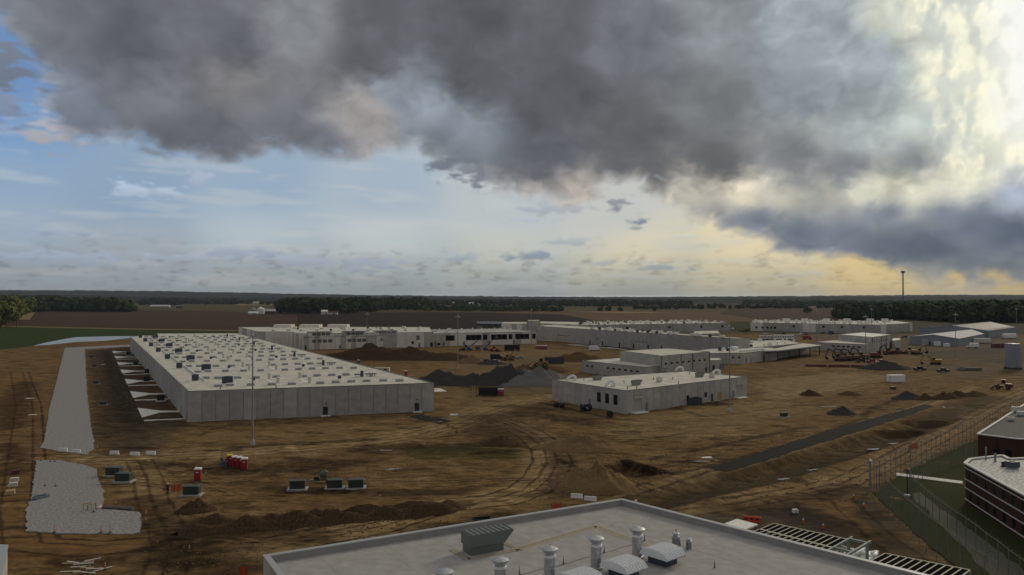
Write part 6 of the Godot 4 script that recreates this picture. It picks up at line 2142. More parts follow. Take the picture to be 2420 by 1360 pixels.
	pieces(t, "lip", M.blue_pale, func(s): quad(s, Vector3(-1.3, 0.14, 0.4), Vector3(-1.3, 0.14, -0.4), Vector3(-1.9, 0.3, -0.2), Vector3(-1.9, 0.3, 0.2)))
	pieces(t, "cross_bar", M.dark, func(s): tube(s, Vector3(-0.2, 0.52, -1.3), Vector3(-0.2, 0.52, 1.3), 0.04, 0.04, 8))
	# drain pipe end at the pad's inner corner
	t = thing("drain_pipe", "grey drain pipe running off from the gravel pad's inner corner", "pipe", on_ground(Vector3(-62.97, 0, -125.82)), -0.12)
	pieces(t, "pipe", M.stone_grey, func(s): tube(s, Vector3(-1.0, 0.22, 0), Vector3(4.2, 0.2, 0.2), 0.3, 0.3, 12))
	pieces(t, "end_cap", M.white, func(s): lathe(s, Vector3(-1.3, 0.0, 0), [[0.5, 0.0], [0.45, 0.3], [0.2, 0.45]], 10))
	# formwork and block stacks at the left edge
	var stacks := [[Vector3(-89.17, 0, -144.23), 0.5, M.white_dirty, "white block stack at the left edge, farthest"], [Vector3(-86.81, 0, -140.06), 0.5, M.white_dirty, "white block stack at the left edge, middle"], [Vector3(-83.78, 0, -134.39), 0.4, M.wood_raw, "pale timber stack at the left edge, nearest"], [Vector3(-92.63, 0, -150.06), 0.6, M.red_dull, "dark red bundle at the left edge beyond the white blocks"]]
	for q in stacks:
		t = thing("material_stack", q[3], "material stack", on_ground(q[0]), q[1], "stacks at the left edge")
		for k in 2:
			pieces(t, "skid", M.wood_raw, func(s): bx(s, Vector3(-0.4 + k * 0.8, 0.06, 0), Vector3(0.1, 0.12, 1.0)))
		for k in 3:
			pieces(t, "block", q[2], func(s): cbx(s, Vector3(0.05 * k, 0.24 + k * 0.23, 0.0), Vector3(1.5 - 0.1 * k, 0.22, 0.8), 0.03))
	# planks lying about at the bottom left
	var planks := [[Vector3(-55.27, 0, -100.41), 0.1], [Vector3(-54.81, 0, -100.73), -0.3], [Vector3(-53.20, 0, -100.10), 0.25], [Vector3(-53.02, 0, -100.73), 0.5], [Vector3(-52.80, 0, -101.54), 0.7], [Vector3(-52.85, 0, -98.84), 0.2], [Vector3(-51.66, 0, -98.08), 0.1], [Vector3(-50.55, 0, -97.62), 0.15], [Vector3(-53.14, 0, -97.02), 0.1], [Vector3(-51.89, 0, -96.88), 0.2], [Vector3(-50.64, 0, -96.43), -0.2], [Vector3(-49.53, 0, -97.62), 0.9]]
	for i in planks.size():
		var s := st()
		bx(s, Vector3(0, 0.04, 0), Vector3(1.5 + 0.4 * (i % 3), 0.06, 0.2))
		var o := obj("plank", s, M.white_dirty if i % 3 else M.wood_raw, self)
		o.position = on_ground(planks[i][0], 0.0)
		o.rotation.y = planks[i][1]
		tag(o, "pale plank lying on the dirt at the bottom left", "plank", "planks strewn at the bottom left")
	# cable drums by the service building
	var drums := [[Vector3(13.33, 0, -241.59), 0.7, "small dark cable drum left by the service building"], [Vector3(14.99, 0, -239.75), 0.8, "second small dark cable drum by the service building"], [Vector3(20.61, 0, -233.52), 1.0, "large dark cable drum under the three windows, left"], [Vector3(22.08, 0, -233.52), 1.1, "large cable drum with a pale hub under the three windows"], [Vector3(27.05, 0, -221.99), 0.9, "lone cable drum before the service building's corner"]]
	for i in drums.size():
		var r: float = drums[i][1]
		t = thing("cable_drum", drums[i][2], "cable drum", on_ground(drums[i][0]), 0.5 + 0.7 * i, "cable drums by the service building")
		for z in [-0.5, 0.5]:
			pieces(t, "flange", M.dark, func(s): tube(s, Vector3(0, r, z - 0.05), Vector3(0, r, z + 0.05), r, r, 20))
		pieces(t, "cable_wrap", M.rubber, func(s): tube(s, Vector3(0, r, -0.45), Vector3(0, r, 0.45), r * 0.8, r * 0.8, 18))
		pieces(t, "hub", M.white_dirty if i == 3 else M.dark, func(s): tube(s, Vector3(0, r, -0.58), Vector3(0, r, 0.58), r * 0.28, r * 0.28, 12))
	# a few pale lids and offcuts
	var lids := [[Vector3(-157.42, 0, -262.78), "white plastic sheet on the dirt left of the gravel road"], [Vector3(-134.26, 0, -225.16), "white plastic scrap farther down the dirt beside the gravel road"], [Vector3(-16.32, 0, -226.79), "pale sheet lying by the haul road near the long building"], [Vector3(39.62, 0, -165.86), "pale puddled sheet on the bare ground before the pit"], [Vector3(-201.13, 0, -394.80), "white sheet scrap in the topsoil strip"]]
	for q in lids:
		var s := st()
		prism(s, ragged([Vector2(-1.1, -0.6), Vector2(1.0, -0.8), Vector2(1.4, 0.5), Vector2(-0.9, 0.8)], 0.5, 0.4, int(q[0].x) + 60), 0.0, 0.07)
		var o := obj("plastic_sheet", s, M.white_dirty, self)
		o.position = on_ground(q[0], -0.02)
		tag(o, q[1], "sheet")


func build_person() -> void:
	# a worker in dark clothes beside the orange netting: one skin of joined tapered limbs, each hand and the head on a finer grid
	var at := on_ground(Vector3(-58.02, 0, -135.84), 0.0)
	var t := thing("person", "person in dark work clothes standing beside the orange netting", "person", at, 0.6)
	var bones := [
		[Vector3(-0.1, 0.06, 0.02), 0.05, Vector3(-0.1, 0.46, 0.0), 0.062], [Vector3(-0.1, 0.46, 0.0), 0.065, Vector3(-0.09, 0.9, 0.0), 0.09], [Vector3(0.12, 0.06, 0.08), 0.05, Vector3(0.11, 0.46, 0.06), 0.062], [Vector3(0.11, 0.46, 0.06), 0.065, Vector3(0.09, 0.9, 0.0), 0.09],
		[Vector3(-0.1, 0.05, 0.02), 0.048, Vector3(-0.12, 0.045, 0.18), 0.04], [Vector3(0.12, 0.05, 0.08), 0.048, Vector3(0.15, 0.045, 0.23), 0.04],
		[Vector3(0, 0.92, 0), 0.15, Vector3(0, 1.2, 0.0), 0.14], [Vector3(0, 1.2, 0), 0.14, Vector3(0, 1.38, 0), 0.15], [Vector3(-0.17, 1.42, 0), 0.07, Vector3(0.17, 1.42, 0), 0.07], [Vector3(0, 1.42, 0), 0.06, Vector3(0, 1.56, 0.01), 0.055],
		[Vector3(-0.2, 1.42, 0), 0.058, Vector3(-0.26, 1.14, 0.0), 0.048], [Vector3(-0.26, 1.14, 0), 0.046, Vector3(-0.24, 0.9, 0.08), 0.034], [Vector3(0.2, 1.42, 0), 0.058, Vector3(0.27, 1.15, 0.02), 0.048], [Vector3(0.27, 1.15, 0.02), 0.046, Vector3(0.2, 1.0, 0.22), 0.034],
	]
	var s := SurfaceTool.new()
	s.begin(Mesh.PRIMITIVE_TRIANGLES)
	s.set_smooth_group(0)
	nets(s, bones, 0.026, 0.04)
	for sd in [[Vector3(-0.24, 0.88, 0.09), Vector3(0.0, -0.12, 0.03)], [Vector3(0.19, 1.0, 0.24), Vector3(-0.06, 0.0, 0.11)]]:
		var w: Vector3 = sd[0]
		var d: Vector3 = sd[1]
		var side := d.cross(Vector3(1, 0.3, 0)).normalized()
		var hb := [[w, 0.03, w + d * 0.7, 0.036]]
		for k in 4:
			var root: Vector3 = w + d * 0.7 + side * (k - 1.5) * 0.021
			var ln: float = [0.55, 0.65, 0.6, 0.45][k]
			hb.append([root, 0.0105, root + d * ln * 0.55, 0.0095])
			hb.append([root + d * ln * 0.55, 0.0095, root + d * ln * 0.95 + Vector3(0.012, -0.01, -0.008), 0.008])
		hb.append([w + d * 0.25 + side * 0.025, 0.012, w + d * 0.75 + side * 0.062, 0.01])
		nets(s, hb, 0.009, 0.008)
	smooth_obj_done("body", s, M.denim, t)
	s = SurfaceTool.new()
	s.begin(Mesh.PRIMITIVE_TRIANGLES)
	s.set_smooth_group(0)
	nets(s, [[Vector3(0, 1.64, 0.02), 0.085, Vector3(0, 1.7, 0.0), 0.095], [Vector3(0, 1.6, 0.05), 0.055, Vector3(0, 1.58, 0.04), 0.05], [Vector3(0, 1.66, 0.1), 0.012, Vector3(0, 1.635, 0.118), 0.016], [Vector3(-0.092, 1.65, 0.0), 0.018, Vector3(-0.092, 1.68, 0.0), 0.02], [Vector3(0.092, 1.65, 0.0), 0.018, Vector3(0.092, 1.68, 0.0), 0.02]], 0.012, 0.015)
	smooth_obj_done("head", s, M.skin, t)
	pieces(t, "hard_hat", M.white, func(q): lathe(q, Vector3(0, 1.7, 0), [[0.15, 0.0], [0.14, 0.02], [0.118, 0.03], [0.1, 0.09], [0.05, 0.125]], 14))


func smooth_obj_done(called: String, s: SurfaceTool, m: Material, parent: Node3D) -> void:
	s.index()
	s.generate_normals()
	node_of(called, s.commit(), m, parent)


# surface nets of tapered capsules joined smoothly
func nets(s: SurfaceTool, bones: Array, cell: float, blend: float) -> void:
	var lo := Vector3.ONE * 1e9
	var hi := -lo
	for b in bones:
		for e in [[b[0], b[1]], [b[2], b[3]]]:
			lo = lo.min(e[0] - Vector3.ONE * (e[1] + cell * 2))
			hi = hi.max(e[0] + Vector3.ONE * (e[1] + cell * 2))
	var nx := int((hi.x - lo.x) / cell) + 2
	var ny := int((hi.y - lo.y) / cell) + 2
	var nz := int((hi.z - lo.z) / cell) + 2
	var f := PackedFloat32Array()
	f.resize(nx * ny * nz)
	for z in nz:
		for y in ny:
			for x in nx:
				var p := lo + Vector3(x, y, z) * cell
				var v := 1e3
				for b in bones:
					var ab: Vector3 = b[2] - b[0]
					var k: float = clampf((p - b[0]).dot(ab) / maxf(ab.length_squared(), 1e-9), 0.0, 1.0)
					var d: float = p.distance_to(b[0] + ab * k) - lerpf(b[1], b[3], k)
					var hh := clampf(0.5 + 0.5 * (v - d) / blend, 0.0, 1.0)
					v = lerpf(v, d, hh) - blend * hh * (1.0 - hh) * 0.5
				f[(z * ny + y) * nx + x] = v
	var vert := {}
	var corner := [Vector3i(0, 0, 0), Vector3i(1, 0, 0), Vector3i(0, 1, 0), Vector3i(1, 1, 0), Vector3i(0, 0, 1), Vector3i(1, 0, 1), Vector3i(0, 1, 1), Vector3i(1, 1, 1)]
	var edges := [[0, 1], [2, 3], [4, 5], [6, 7], [0, 2], [1, 3], [4, 6], [5, 7], [0, 4], [1, 5], [2, 6], [3, 7]]
	for z in nz - 1:
		for y in ny - 1:
			for x in nx - 1:
				var sum := Vector3.ZERO
				var n := 0
				for e in edges:
					var ca: Vector3i = corner[e[0]]
					var cb: Vector3i = corner[e[1]]
					var a := f[((z + ca.z) * ny + y + ca.y) * nx + x + ca.x]
					var b := f[((z + cb.z) * ny + y + cb.y) * nx + x + cb.x]
					if (a < 0.0) != (b < 0.0):
						sum += Vector3(ca).lerp(Vector3(cb), a / (a - b))
						n += 1
				if n:
					vert[(z * ny + y) * nx + x] = lo + (Vector3(x, y, z) + sum / n) * cell
	var step := [1, nx, nx * ny]
	for z in range(1, nz - 1):
		for y in range(1, ny - 1):
			for x in range(1, nx - 1):
				var i := (z * ny + y) * nx + x
				for ax in 3:
					var a := f[i]
					var b := f[i + step[ax]]
					if (a < 0.0) == (b < 0.0):
						continue
					var u: int = step[(ax + 1) % 3]
					var v: int = step[(ax + 2) % 3]
					var q := [i - u - v, i - v, i, i - u]
					var ok := true
					for k in q:
						ok = ok and vert.has(k)
					if not ok:
						continue
					if a < 0.0:
						q.reverse()
					for k in [0, 1, 2, 0, 2, 3]:
						s.add_vertex(vert[q[k]])


# ------------------------------------------------------------------ masts and poles
func build_masts() -> void:
	var masts := [
		[Vector3(-58.06, 0, -180.08), "tall light mast standing before the front of the long building"], [Vector3(-77.60, 25.08, -430.00), "tall light mast behind the large topsoil mound"], [Vector3(-24.85, 0, -369.28), "tall light mast beside the sand heap, in the open yard"], [Vector3(13.63, 25.00, -563.00), "tall light mast beside the stair tower"],
		[Vector3(75.99, 25.01, -439.00), "tall light mast behind the tall hall"], [Vector3(126.57, 25.01, -633.00), "thin far light mast above the crowded white roof"], [Vector3(62.95, 0, -232.66), "tall light mast before the service building's right end"], [Vector3(162.49, 0, -369.28), "tall light mast among the excavators"],
		[Vector3(230.16, 25.10, -417.00), "tall light mast before the white roofed metal shed"], [Vector3(381.83, 25.00, -608.00), "tall light mast at the right edge above the parked trailers"], [Vector3(206.19, 24.97, -545.00), "far light mast left of the far hall"], [Vector3(268.36, 24.95, -600.00), "far light mast behind the far hall"],
	]
	var first: Node3D = null
	for i in masts.size():
		var p: Vector3 = masts[i][0]
		p.y = terrain(p.x, p.z) - 0.05
		if i == 0:
			first = thing("light_mast", masts[0][1], "light mast", p, 0.3, "tall light masts")
			pieces(first, "footing", M.concrete_c, func(s): lathe(s, Vector3.ZERO, [[0.5, -0.2], [0.5, 0.9], [0.42, 1.0]], 14))
			pieces(first, "pole", M.pole, func(s): lathe(s, Vector3.ZERO, [[0.24, 1.0], [0.19, 9.0], [0.14, 17.0], [0.09, 24.6]], 12))
			pieces(first, "base_plate", M.steel_dull, func(s): lathe(s, Vector3.ZERO, [[0.42, 1.0], [0.42, 1.12], [0.32, 1.3]], 12))
			pieces(first, "head_ring", M.steel_dull, func(s):
				for k in 12:
					var a := TAU * k / 12.0
					var b := TAU * (k + 1) / 12.0
					beam(s, Vector3(cos(a) * 0.75, 24.1, sin(a) * 0.75), Vector3(cos(b) * 0.75, 24.1, sin(b) * 0.75), 0.08, 0.08)
				for k in 3:
					var a := TAU * k / 3.0
					beam(s, Vector3(cos(a) * 0.75, 24.1, sin(a) * 0.75), Vector3(0, 24.3, 0), 0.07, 0.07))
			for k in 6:
				var a := TAU * k / 6.0
				pieces(first, "floodlight", M.lamp_head, func(s): cbx(s, Vector3(cos(a) * 0.9, 24.0, sin(a) * 0.9), Vector3(0.5, 0.34, 0.4), 0.1, Basis(Vector3.UP, -a)))
			pieces(first, "cap", M.lamp_head, func(s): lathe(s, Vector3.ZERO, [[0.3, 24.45], [0.3, 24.7], [0.12, 24.95]], 12))
		else:
			dup(first, "light_mast", p, 0.3 + i * 0.37, masts[i][1])
	# wooden posts in pairs on the site
	for q in [[Vector3(-13.01, 0, -266.12), "thin pale post near the black container, left of a pair"], [Vector3(-12.31, 0, -266.12), "thin pale post near the black container, right of a pair"]]:
		var s := st()
		tube(s, Vector3(0, -0.2, 0), Vector3(0, 3.6, 0), 0.09, 0.07, 8)
		bx(s, Vector3(0, 3.65, 0), Vector3(0.22, 0.1, 0.22))
		var o := obj("timber_post", s, M.wood_raw, self)
		o.position = on_ground(q[0])
		tag(o, q[1], "post")
	# power poles by the wood on the left
	for q in [[Vector3(-540.70, 0, -859.43), "wooden power pole at the left edge before the wood"], [Vector3(-544.77, 0, -883.63), "second wooden power pole before the wood"]]:
		var t := thing("power_pole", q[1], "power pole", q[0], 0.2, "power poles by the farm track")
		pieces(t, "pole", M.bark, func(s): tube(s, Vector3(0, -0.3, 0), Vector3(0, 21.0, 0), 0.4, 0.25, 8))
		pieces(t, "cross_arm", M.bark, func(s): bx(s, Vector3(0, 19.5, 0), Vector3(4.0, 0.3, 0.3)))
	# lamp post on the lawn and the camera post at the fence corner
	var l := thing("lamp_post", "black lamp post on the lawn inside the fence", "lamp post", Vector3(65.51, 0, -133.54) + Vector3(0, 0.1, 0), 0.0)
	pieces(l, "footing", M.sidewalk, func(s): lathe(s, Vector3.ZERO, [[0.45, -0.1], [0.45, 0.2], [0.3, 0.24]], 12))
	pieces(l, "post", M.black, func(s): tube(s, Vector3(0, 0.2, 0), Vector3(0, 4.1, 0), 0.08, 0.06, 10))
	pieces(l, "lantern", M.dark, func(s): lathe(s, Vector3(0, 4.1, 0), [[0.1, 0.0], [0.28, 0.1], [0.28, 0.18], [0.06, 0.34]], 10))
	var c := thing("camera_post", "thick grey post with a white camera at the fence corner", "camera post", on_ground(Vector3(60.90, 0, -137.02)), 0.0)
	pieces(c, "post", M.pole, func(s): tube(s, Vector3(0, -0.2, 0), Vector3(0, 5.2, 0), 0.2, 0.16, 12))
	pieces(c, "camera", M.white, func(s): bx(s, Vector3(0.1, 5.3, 0.15), Vector3(0.3, 0.25, 0.55)))
	pieces(c, "box", M.steel_dull, func(s): bx(s, Vector3(0, 1.3, 0.22), Vector3(0.4, 0.6, 0.2)))


func fence(label: String, line: Array, h: float, bay: float, y0 := 0.0) -> void:
	var o := thing("chain_link_fence", label, "fence", v3(line[0], y0))
	for i in line.size() - 1:
		var a: Vector2 = line[i]
		var b: Vector2 = line[i + 1]
		var n := maxi(1, roundi(a.distance_to(b) / bay))
		for k in n:
			var p := a.lerp(b, float(k) / n)
			var q := a.lerp(b, (k + 1.0) / n)
			var pa := v3(p, y0 + terrain(p.x, p.y))
			var qa := v3(q, y0 + terrain(q.x, q.y))
			var s := st()
			tube(s, pa + Vector3(0, -0.3, 0), pa + Vector3(0, h, 0), 0.055, 0.05, 8)
			wobj("post", s, M.fence_steel, o)
			s = st()
			tube(s, pa + Vector3(0, h, 0), qa + Vector3(0, h, 0), 0.03, 0.03, 6, false)
			wobj("top_rail", s, M.fence_steel, o)
			# razor wire coil along the top
			s = st()
			for r in 10:
				var f0 := r / 10.0
				var f1 := (r + 1) / 10.0
				var a0 := r * 2.2
				var a1 := (r + 1) * 2.2
				tube(s, pa.lerp(qa, f0) + Vector3(cos(a0) * 0.22, h + 0.2 + sin(a0) * 0.22, 0), pa.lerp(qa, f1) + Vector3(cos(a1) * 0.22, h + 0.2 + sin(a1) * 0.22, 0), 0.012, 0.012, 3, false)
			wobj("razor_wire", s, M.fence_steel, o)
			s = st()
			quad(s, pa + Vector3(0, h, 0), qa + Vector3(0, h, 0), qa + Vector3(0, 0.05, 0), pa + Vector3(0, 0.05, 0))
			wobj("mesh_panel", s, M.chain_link, o)


func build_fences() -> void:
	fence("tall outer chain-link fence with razor wire around the lawn", [Vector2(154.94, -239.75), Vector2(108.56, -187.59), Vector2(76.09, -153.72), Vector2(62.09, -138.22), Vector2(57.37, -122.88), Vector2(53.72, -104.57), Vector2(52.29, -94.14), Vector2(51.50, -85.49)], 4.8, 3.2)
	fence("tall inner chain-link fence running beside the brick buildings", [Vector2(130.30, -203.34), Vector2(97.34, -167.62), Vector2(76.10, -147.95), Vector2(67.88, -137.62), Vector2(64.51, -129.70), Vector2(61.25, -113.39), Vector2(58.48, -97.02), Vector2(56.62, -87.86)], 3.6, 3.2, 0.1)


# ------------------------------------------------------------------ mechanical yard beside the near building
func build_yard() -> void:
	var y := 5.6
	for blk in [[Vector3(29.30, 5.60, -95.17), Vector3(31.67, 5.60, -97.56), Vector3(37.92, 5.60, -91.20), Vector3(35.04, 5.60, -88.28), 12, "black louvre deck in two rows beside the near building"], [Vector3(27.60, 5.60, -93.81), Vector3(29.22, 5.60, -95.09), Vector3(34.93, 5.60, -88.14), Vector3(33.54, 5.60, -86.68), 12, ""], [Vector3(36.99, 5.60, -83.51), Vector3(39.85, 5.60, -86.18), Vector3(45.94, 5.60, -80.93), Vector3(42.65, 5.60, -77.81), 11, "black louvre deck beyond the white pipes at the bottom right"]]:
		var a: Vector3 = blk[0]
		var b: Vector3 = blk[1]
		var c: Vector3 = blk[2]
		var d: Vector3 = blk[3]
		var n: int = blk[4]
		var o: Node3D
		if blk[5]:
			o = thing("louvre_deck", blk[5], "louvre deck", Vector3(a.x, 0, a.z))
			last_deck = o
		else:
			o = last_deck
		for i in n:
			var f0 := (i + 0.06) / n
			var f1 := (i + 0.94) / n
			var s := st()
			var q := [a.lerp(d, f0), b.lerp(c, f0), b.lerp(c, f1), a.lerp(d, f1)]
			prism(s, pv([Vector2(q[0].x, q[0].z), Vector2(q[1].x, q[1].z), Vector2(q[2].x, q[2].z), Vector2(q[3].x, q[3].z)]), y - 0.1, y, true)
			wobj("louvre_panel", s, M.deck_black, o)
		for i in n + 1:
			var f := float(i) / n
			var s := st()
			beam(s, a.lerp(d, f), b.lerp(c, f), 0.11, 0.1)
			wobj("cross_bar", s, M.bar_tan, o)
		for e in [[a, d], [b, c]]:
			var s := st()
			beam(s, e[0] + Vector3(0, 0.005, 0), e[1] + Vector3(0, 0.005, 0), 0.13, 0.14)
			wobj("edge_bar", s, M.bar_tan, o)
		for p in [a, b, c, d]:
			var s := st()
			beam(s, Vector3(p.x, -0.2, p.z), p - Vector3(0, 0.1, 0), 0.16, 0.16)
			wobj("post", s, M.green_steel, o)
	# open steel frame between the decks
	var f := thing("pipe_gantry", "grey-green steel gantry between the two louvre decks", "gantry", Vector3(Vector3(36.87, 5.60, -86.82).x, 0, Vector3(36.87, 5.60, -86.82).z))
	for q in [[Vector3(37.42, 6.60, -88.64), Vector3(32.73, 6.60, -83.79)], [Vector3(38.74, 6.60, -87.11), Vector3(33.70, 6.60, -81.89)], [Vector3(36.74, 6.60, -88.02), Vector3(38.20, 6.60, -86.52)], [Vector3(33.93, 6.60, -84.92), Vector3(35.19, 6.60, -83.38)]]:
		var s := st()
		beam(s, q[0], q[1], 0.2, 0.25)
		wobj("girder", s, M.green_steel, f)
	for q in [Vector3(36.68, 6.60, -87.87), Vector3(38.04, 6.60, -86.37), Vector3(33.06, 6.60, -84.07), Vector3(34.08, 6.60, -82.29)]:
		var s := st()
		beam(s, Vector3(q.x, -0.2, q.z), q, 0.25, 0.25)
		wobj("column", s, M.green_steel, f)
	# white insulated pipes
	var runs := [
		[[Vector3(37.31, 4.60, -91.81), Vector3(38.17, 4.60, -90.44), Vector3(38.90, 4.60, -89.40)], "white insulated pipe, farthest run in the mechanical yard"],
		[[Vector3(36.11, 4.80, -87.19), Vector3(37.63, 4.80, -88.62), Vector3(39.35, 4.80, -90.10), Vector3(40.86, 3.60, -93.01)], "white insulated pipe rising between the gantry girders"],
		[[Vector3(37.87, 4.20, -90.07), Vector3(38.57, 4.20, -89.19), Vector3(39.70, 4.20, -89.63), Vector3(40.02, 4.20, -90.66), Vector3(41.10, 4.20, -90.96), Vector3(40.38, 4.20, -89.77)], "white insulated pipe with a double bend in the mechanical yard"],
		[[Vector3(37.09, 4.00, -88.67), Vector3(37.92, 4.00, -87.69), Vector3(39.73, 4.00, -89.38)], "white insulated pipe, nearest run in the mechanical yard"],
	]
	for r in runs:
		var base: Vector3 = r[0][0]
		var t := thing("insulated_pipe", r[1], "pipe", Vector3(base.x, 0, base.z), 0.0, "white pipes in the mechanical yard")
		for i in r[0].size() - 1:
			var s := st()
			tube(s, r[0][i], r[0][i + 1], 0.24, 0.24, 12)
			wobj("pipe_run", s, M.white, t)
			s = st()
			lathe(s, r[0][i + 1] - Vector3(0, 0.26, 0), [[0.12, 0.0], [0.27, 0.1], [0.27, 0.42], [0.12, 0.52]], 12)
			wobj("elbow", s, M.white, t)
		var s2 := st()
		beam(s2, Vector3(base.x, -0.2, base.z), base - Vector3(0, 0.2, 0), 0.15, 0.15)
		wobj("support", s2, M.steel_dull, t)
	var ch := thing("chiller", "grey chiller unit under the gantry in the mechanical yard", "chiller", Vector3(Vector3(39.97, 2.00, -95.54).x, 0, Vector3(39.97, 2.00, -95.54).z), yaw_of(Vector2(29.30, -95.17), Vector2(35.04, -88.28)))
	pieces(ch, "casing", M.unit_grey, func(s): cbx(s, Vector3(0, 1.2, 0), Vector3(4.2, 2.4, 2.0), 0.1))
	for k in 3:
		pieces(ch, "fan", M.dark, func(s): tube(s, Vector3(-1.3 + k * 1.3, 2.4, 0), Vector3(-1.3 + k * 1.3, 2.55, 0), 0.5, 0.5, 14))
	# small white slab roof and the red barrier behind it
	var q := [Vector3(28.53, 2.60, -108.35), Vector3(30.87, 2.60, -110.61), Vector3(32.95, 2.60, -107.94), Vector3(30.57, 2.60, -105.59)]
	var t2 := thing("slab_shelter", "small white flat roof on short posts behind the near parapet", "shelter", Vector3((q[0].x + q[2].x) * 0.5, 0, (q[0].z + q[2].z) * 0.5))
	var s3 := st()
	prism(s3, pv([Vector2(q[0].x, q[0].z), Vector2(q[1].x, q[1].z), Vector2(q[2].x, q[2].z), Vector2(q[3].x, q[3].z)]), 2.4, 2.6, true)
	wobj("roof_slab", s3, M.walk_pad, t2)
	for p in q:
		var m: Vector3 = p.lerp((q[0] + q[2]) * 0.5, 0.15)
		s3 = st()
		beam(s3, Vector3(m.x, -0.2, m.z), Vector3(m.x, 2.41, m.z), 0.14, 0.14)
		wobj("post", s3, M.dark, t2)
	var rb := thing("plastic_barrier", "orange-red plastic barrier behind the small white flat roof", "barrier", on_ground(Vector3(35.17, 0, -118.27)), -0.3)
	pieces(rb, "body", M.orange, func(s):
		cbx(s, Vector3(0, 0.5, 0), Vector3(2.6, 0.95, 0.42), 0.14)
		bx(s, Vector3(0, 0.16, 0), Vector3(2.6, 0.3, 0.62)))
	for x in [-0.8, 0.0, 0.8]:
		pieces(rb, "recess", M.red_dull, func(s): bx(s, Vector3(x, 0.62, 0.215), Vector3(0.45, 0.3, 0.02)))
	var bxx := thing("white_box", "small white box on the stony ground left of the cones", "box", on_ground(Vector3(43.27, 0, -123.12)), 0.2)
	pieces(bxx, "box", M.white, func(s): cbx(s, Vector3(0, 0.28, 0), Vector3(0.8, 0.55, 0.55), 0.04))
	pieces(bxx, "strap", M.dark, func(s): bx(s, Vector3(0, 0.28, 0), Vector3(0.08, 0.57, 0.57)))
	var skip := thing("black_skip", "black open skip just behind the near roof's long parapet", "skip", on_ground(Vector3(-4.28, 0, -116.53)), 0.25)
	open_box(skip, Vector3(2.6, 1.1, 1.5), M.black)


var last_deck: Node3D


func open_box(t: Node3D, size: Vector3, m: Material) -> void:
	pieces(t, "floor", m, func(s): bx(s, Vector3(0, 0.12, 0), Vector3(size.x - 0.2, 0.1, size.z - 0.2)))
	for sd in [-1, 1]:
		pieces(t, "side", m, func(s):
			bx(s, Vector3(0, size.y * 0.5 + 0.05, sd * (size.z * 0.5 - 0.05)), Vector3(size.x, size.y, 0.08))
			for k in int(size.x / 0.8):
				bx(s, Vector3(-size.x * 0.5 + 0.4 + k * 0.8, size.y * 0.5 + 0.05, sd * size.z * 0.5), Vector3(0.1, size.y - 0.1, 0.12)))
		pieces(t, "end", m, func(s): bx(s, Vector3(sd * (size.x * 0.5 - 0.05), size.y * 0.5 + 0.05, 0), Vector3(0.08, size.y, size.z - 0.2)))
	pieces(t, "rim", m, func(s):
		for sd in [-1, 1]:
			bx(s, Vector3(0, size.y + 0.08, sd * (size.z * 0.5)), Vector3(size.x + 0.1, 0.12, 0.14)))


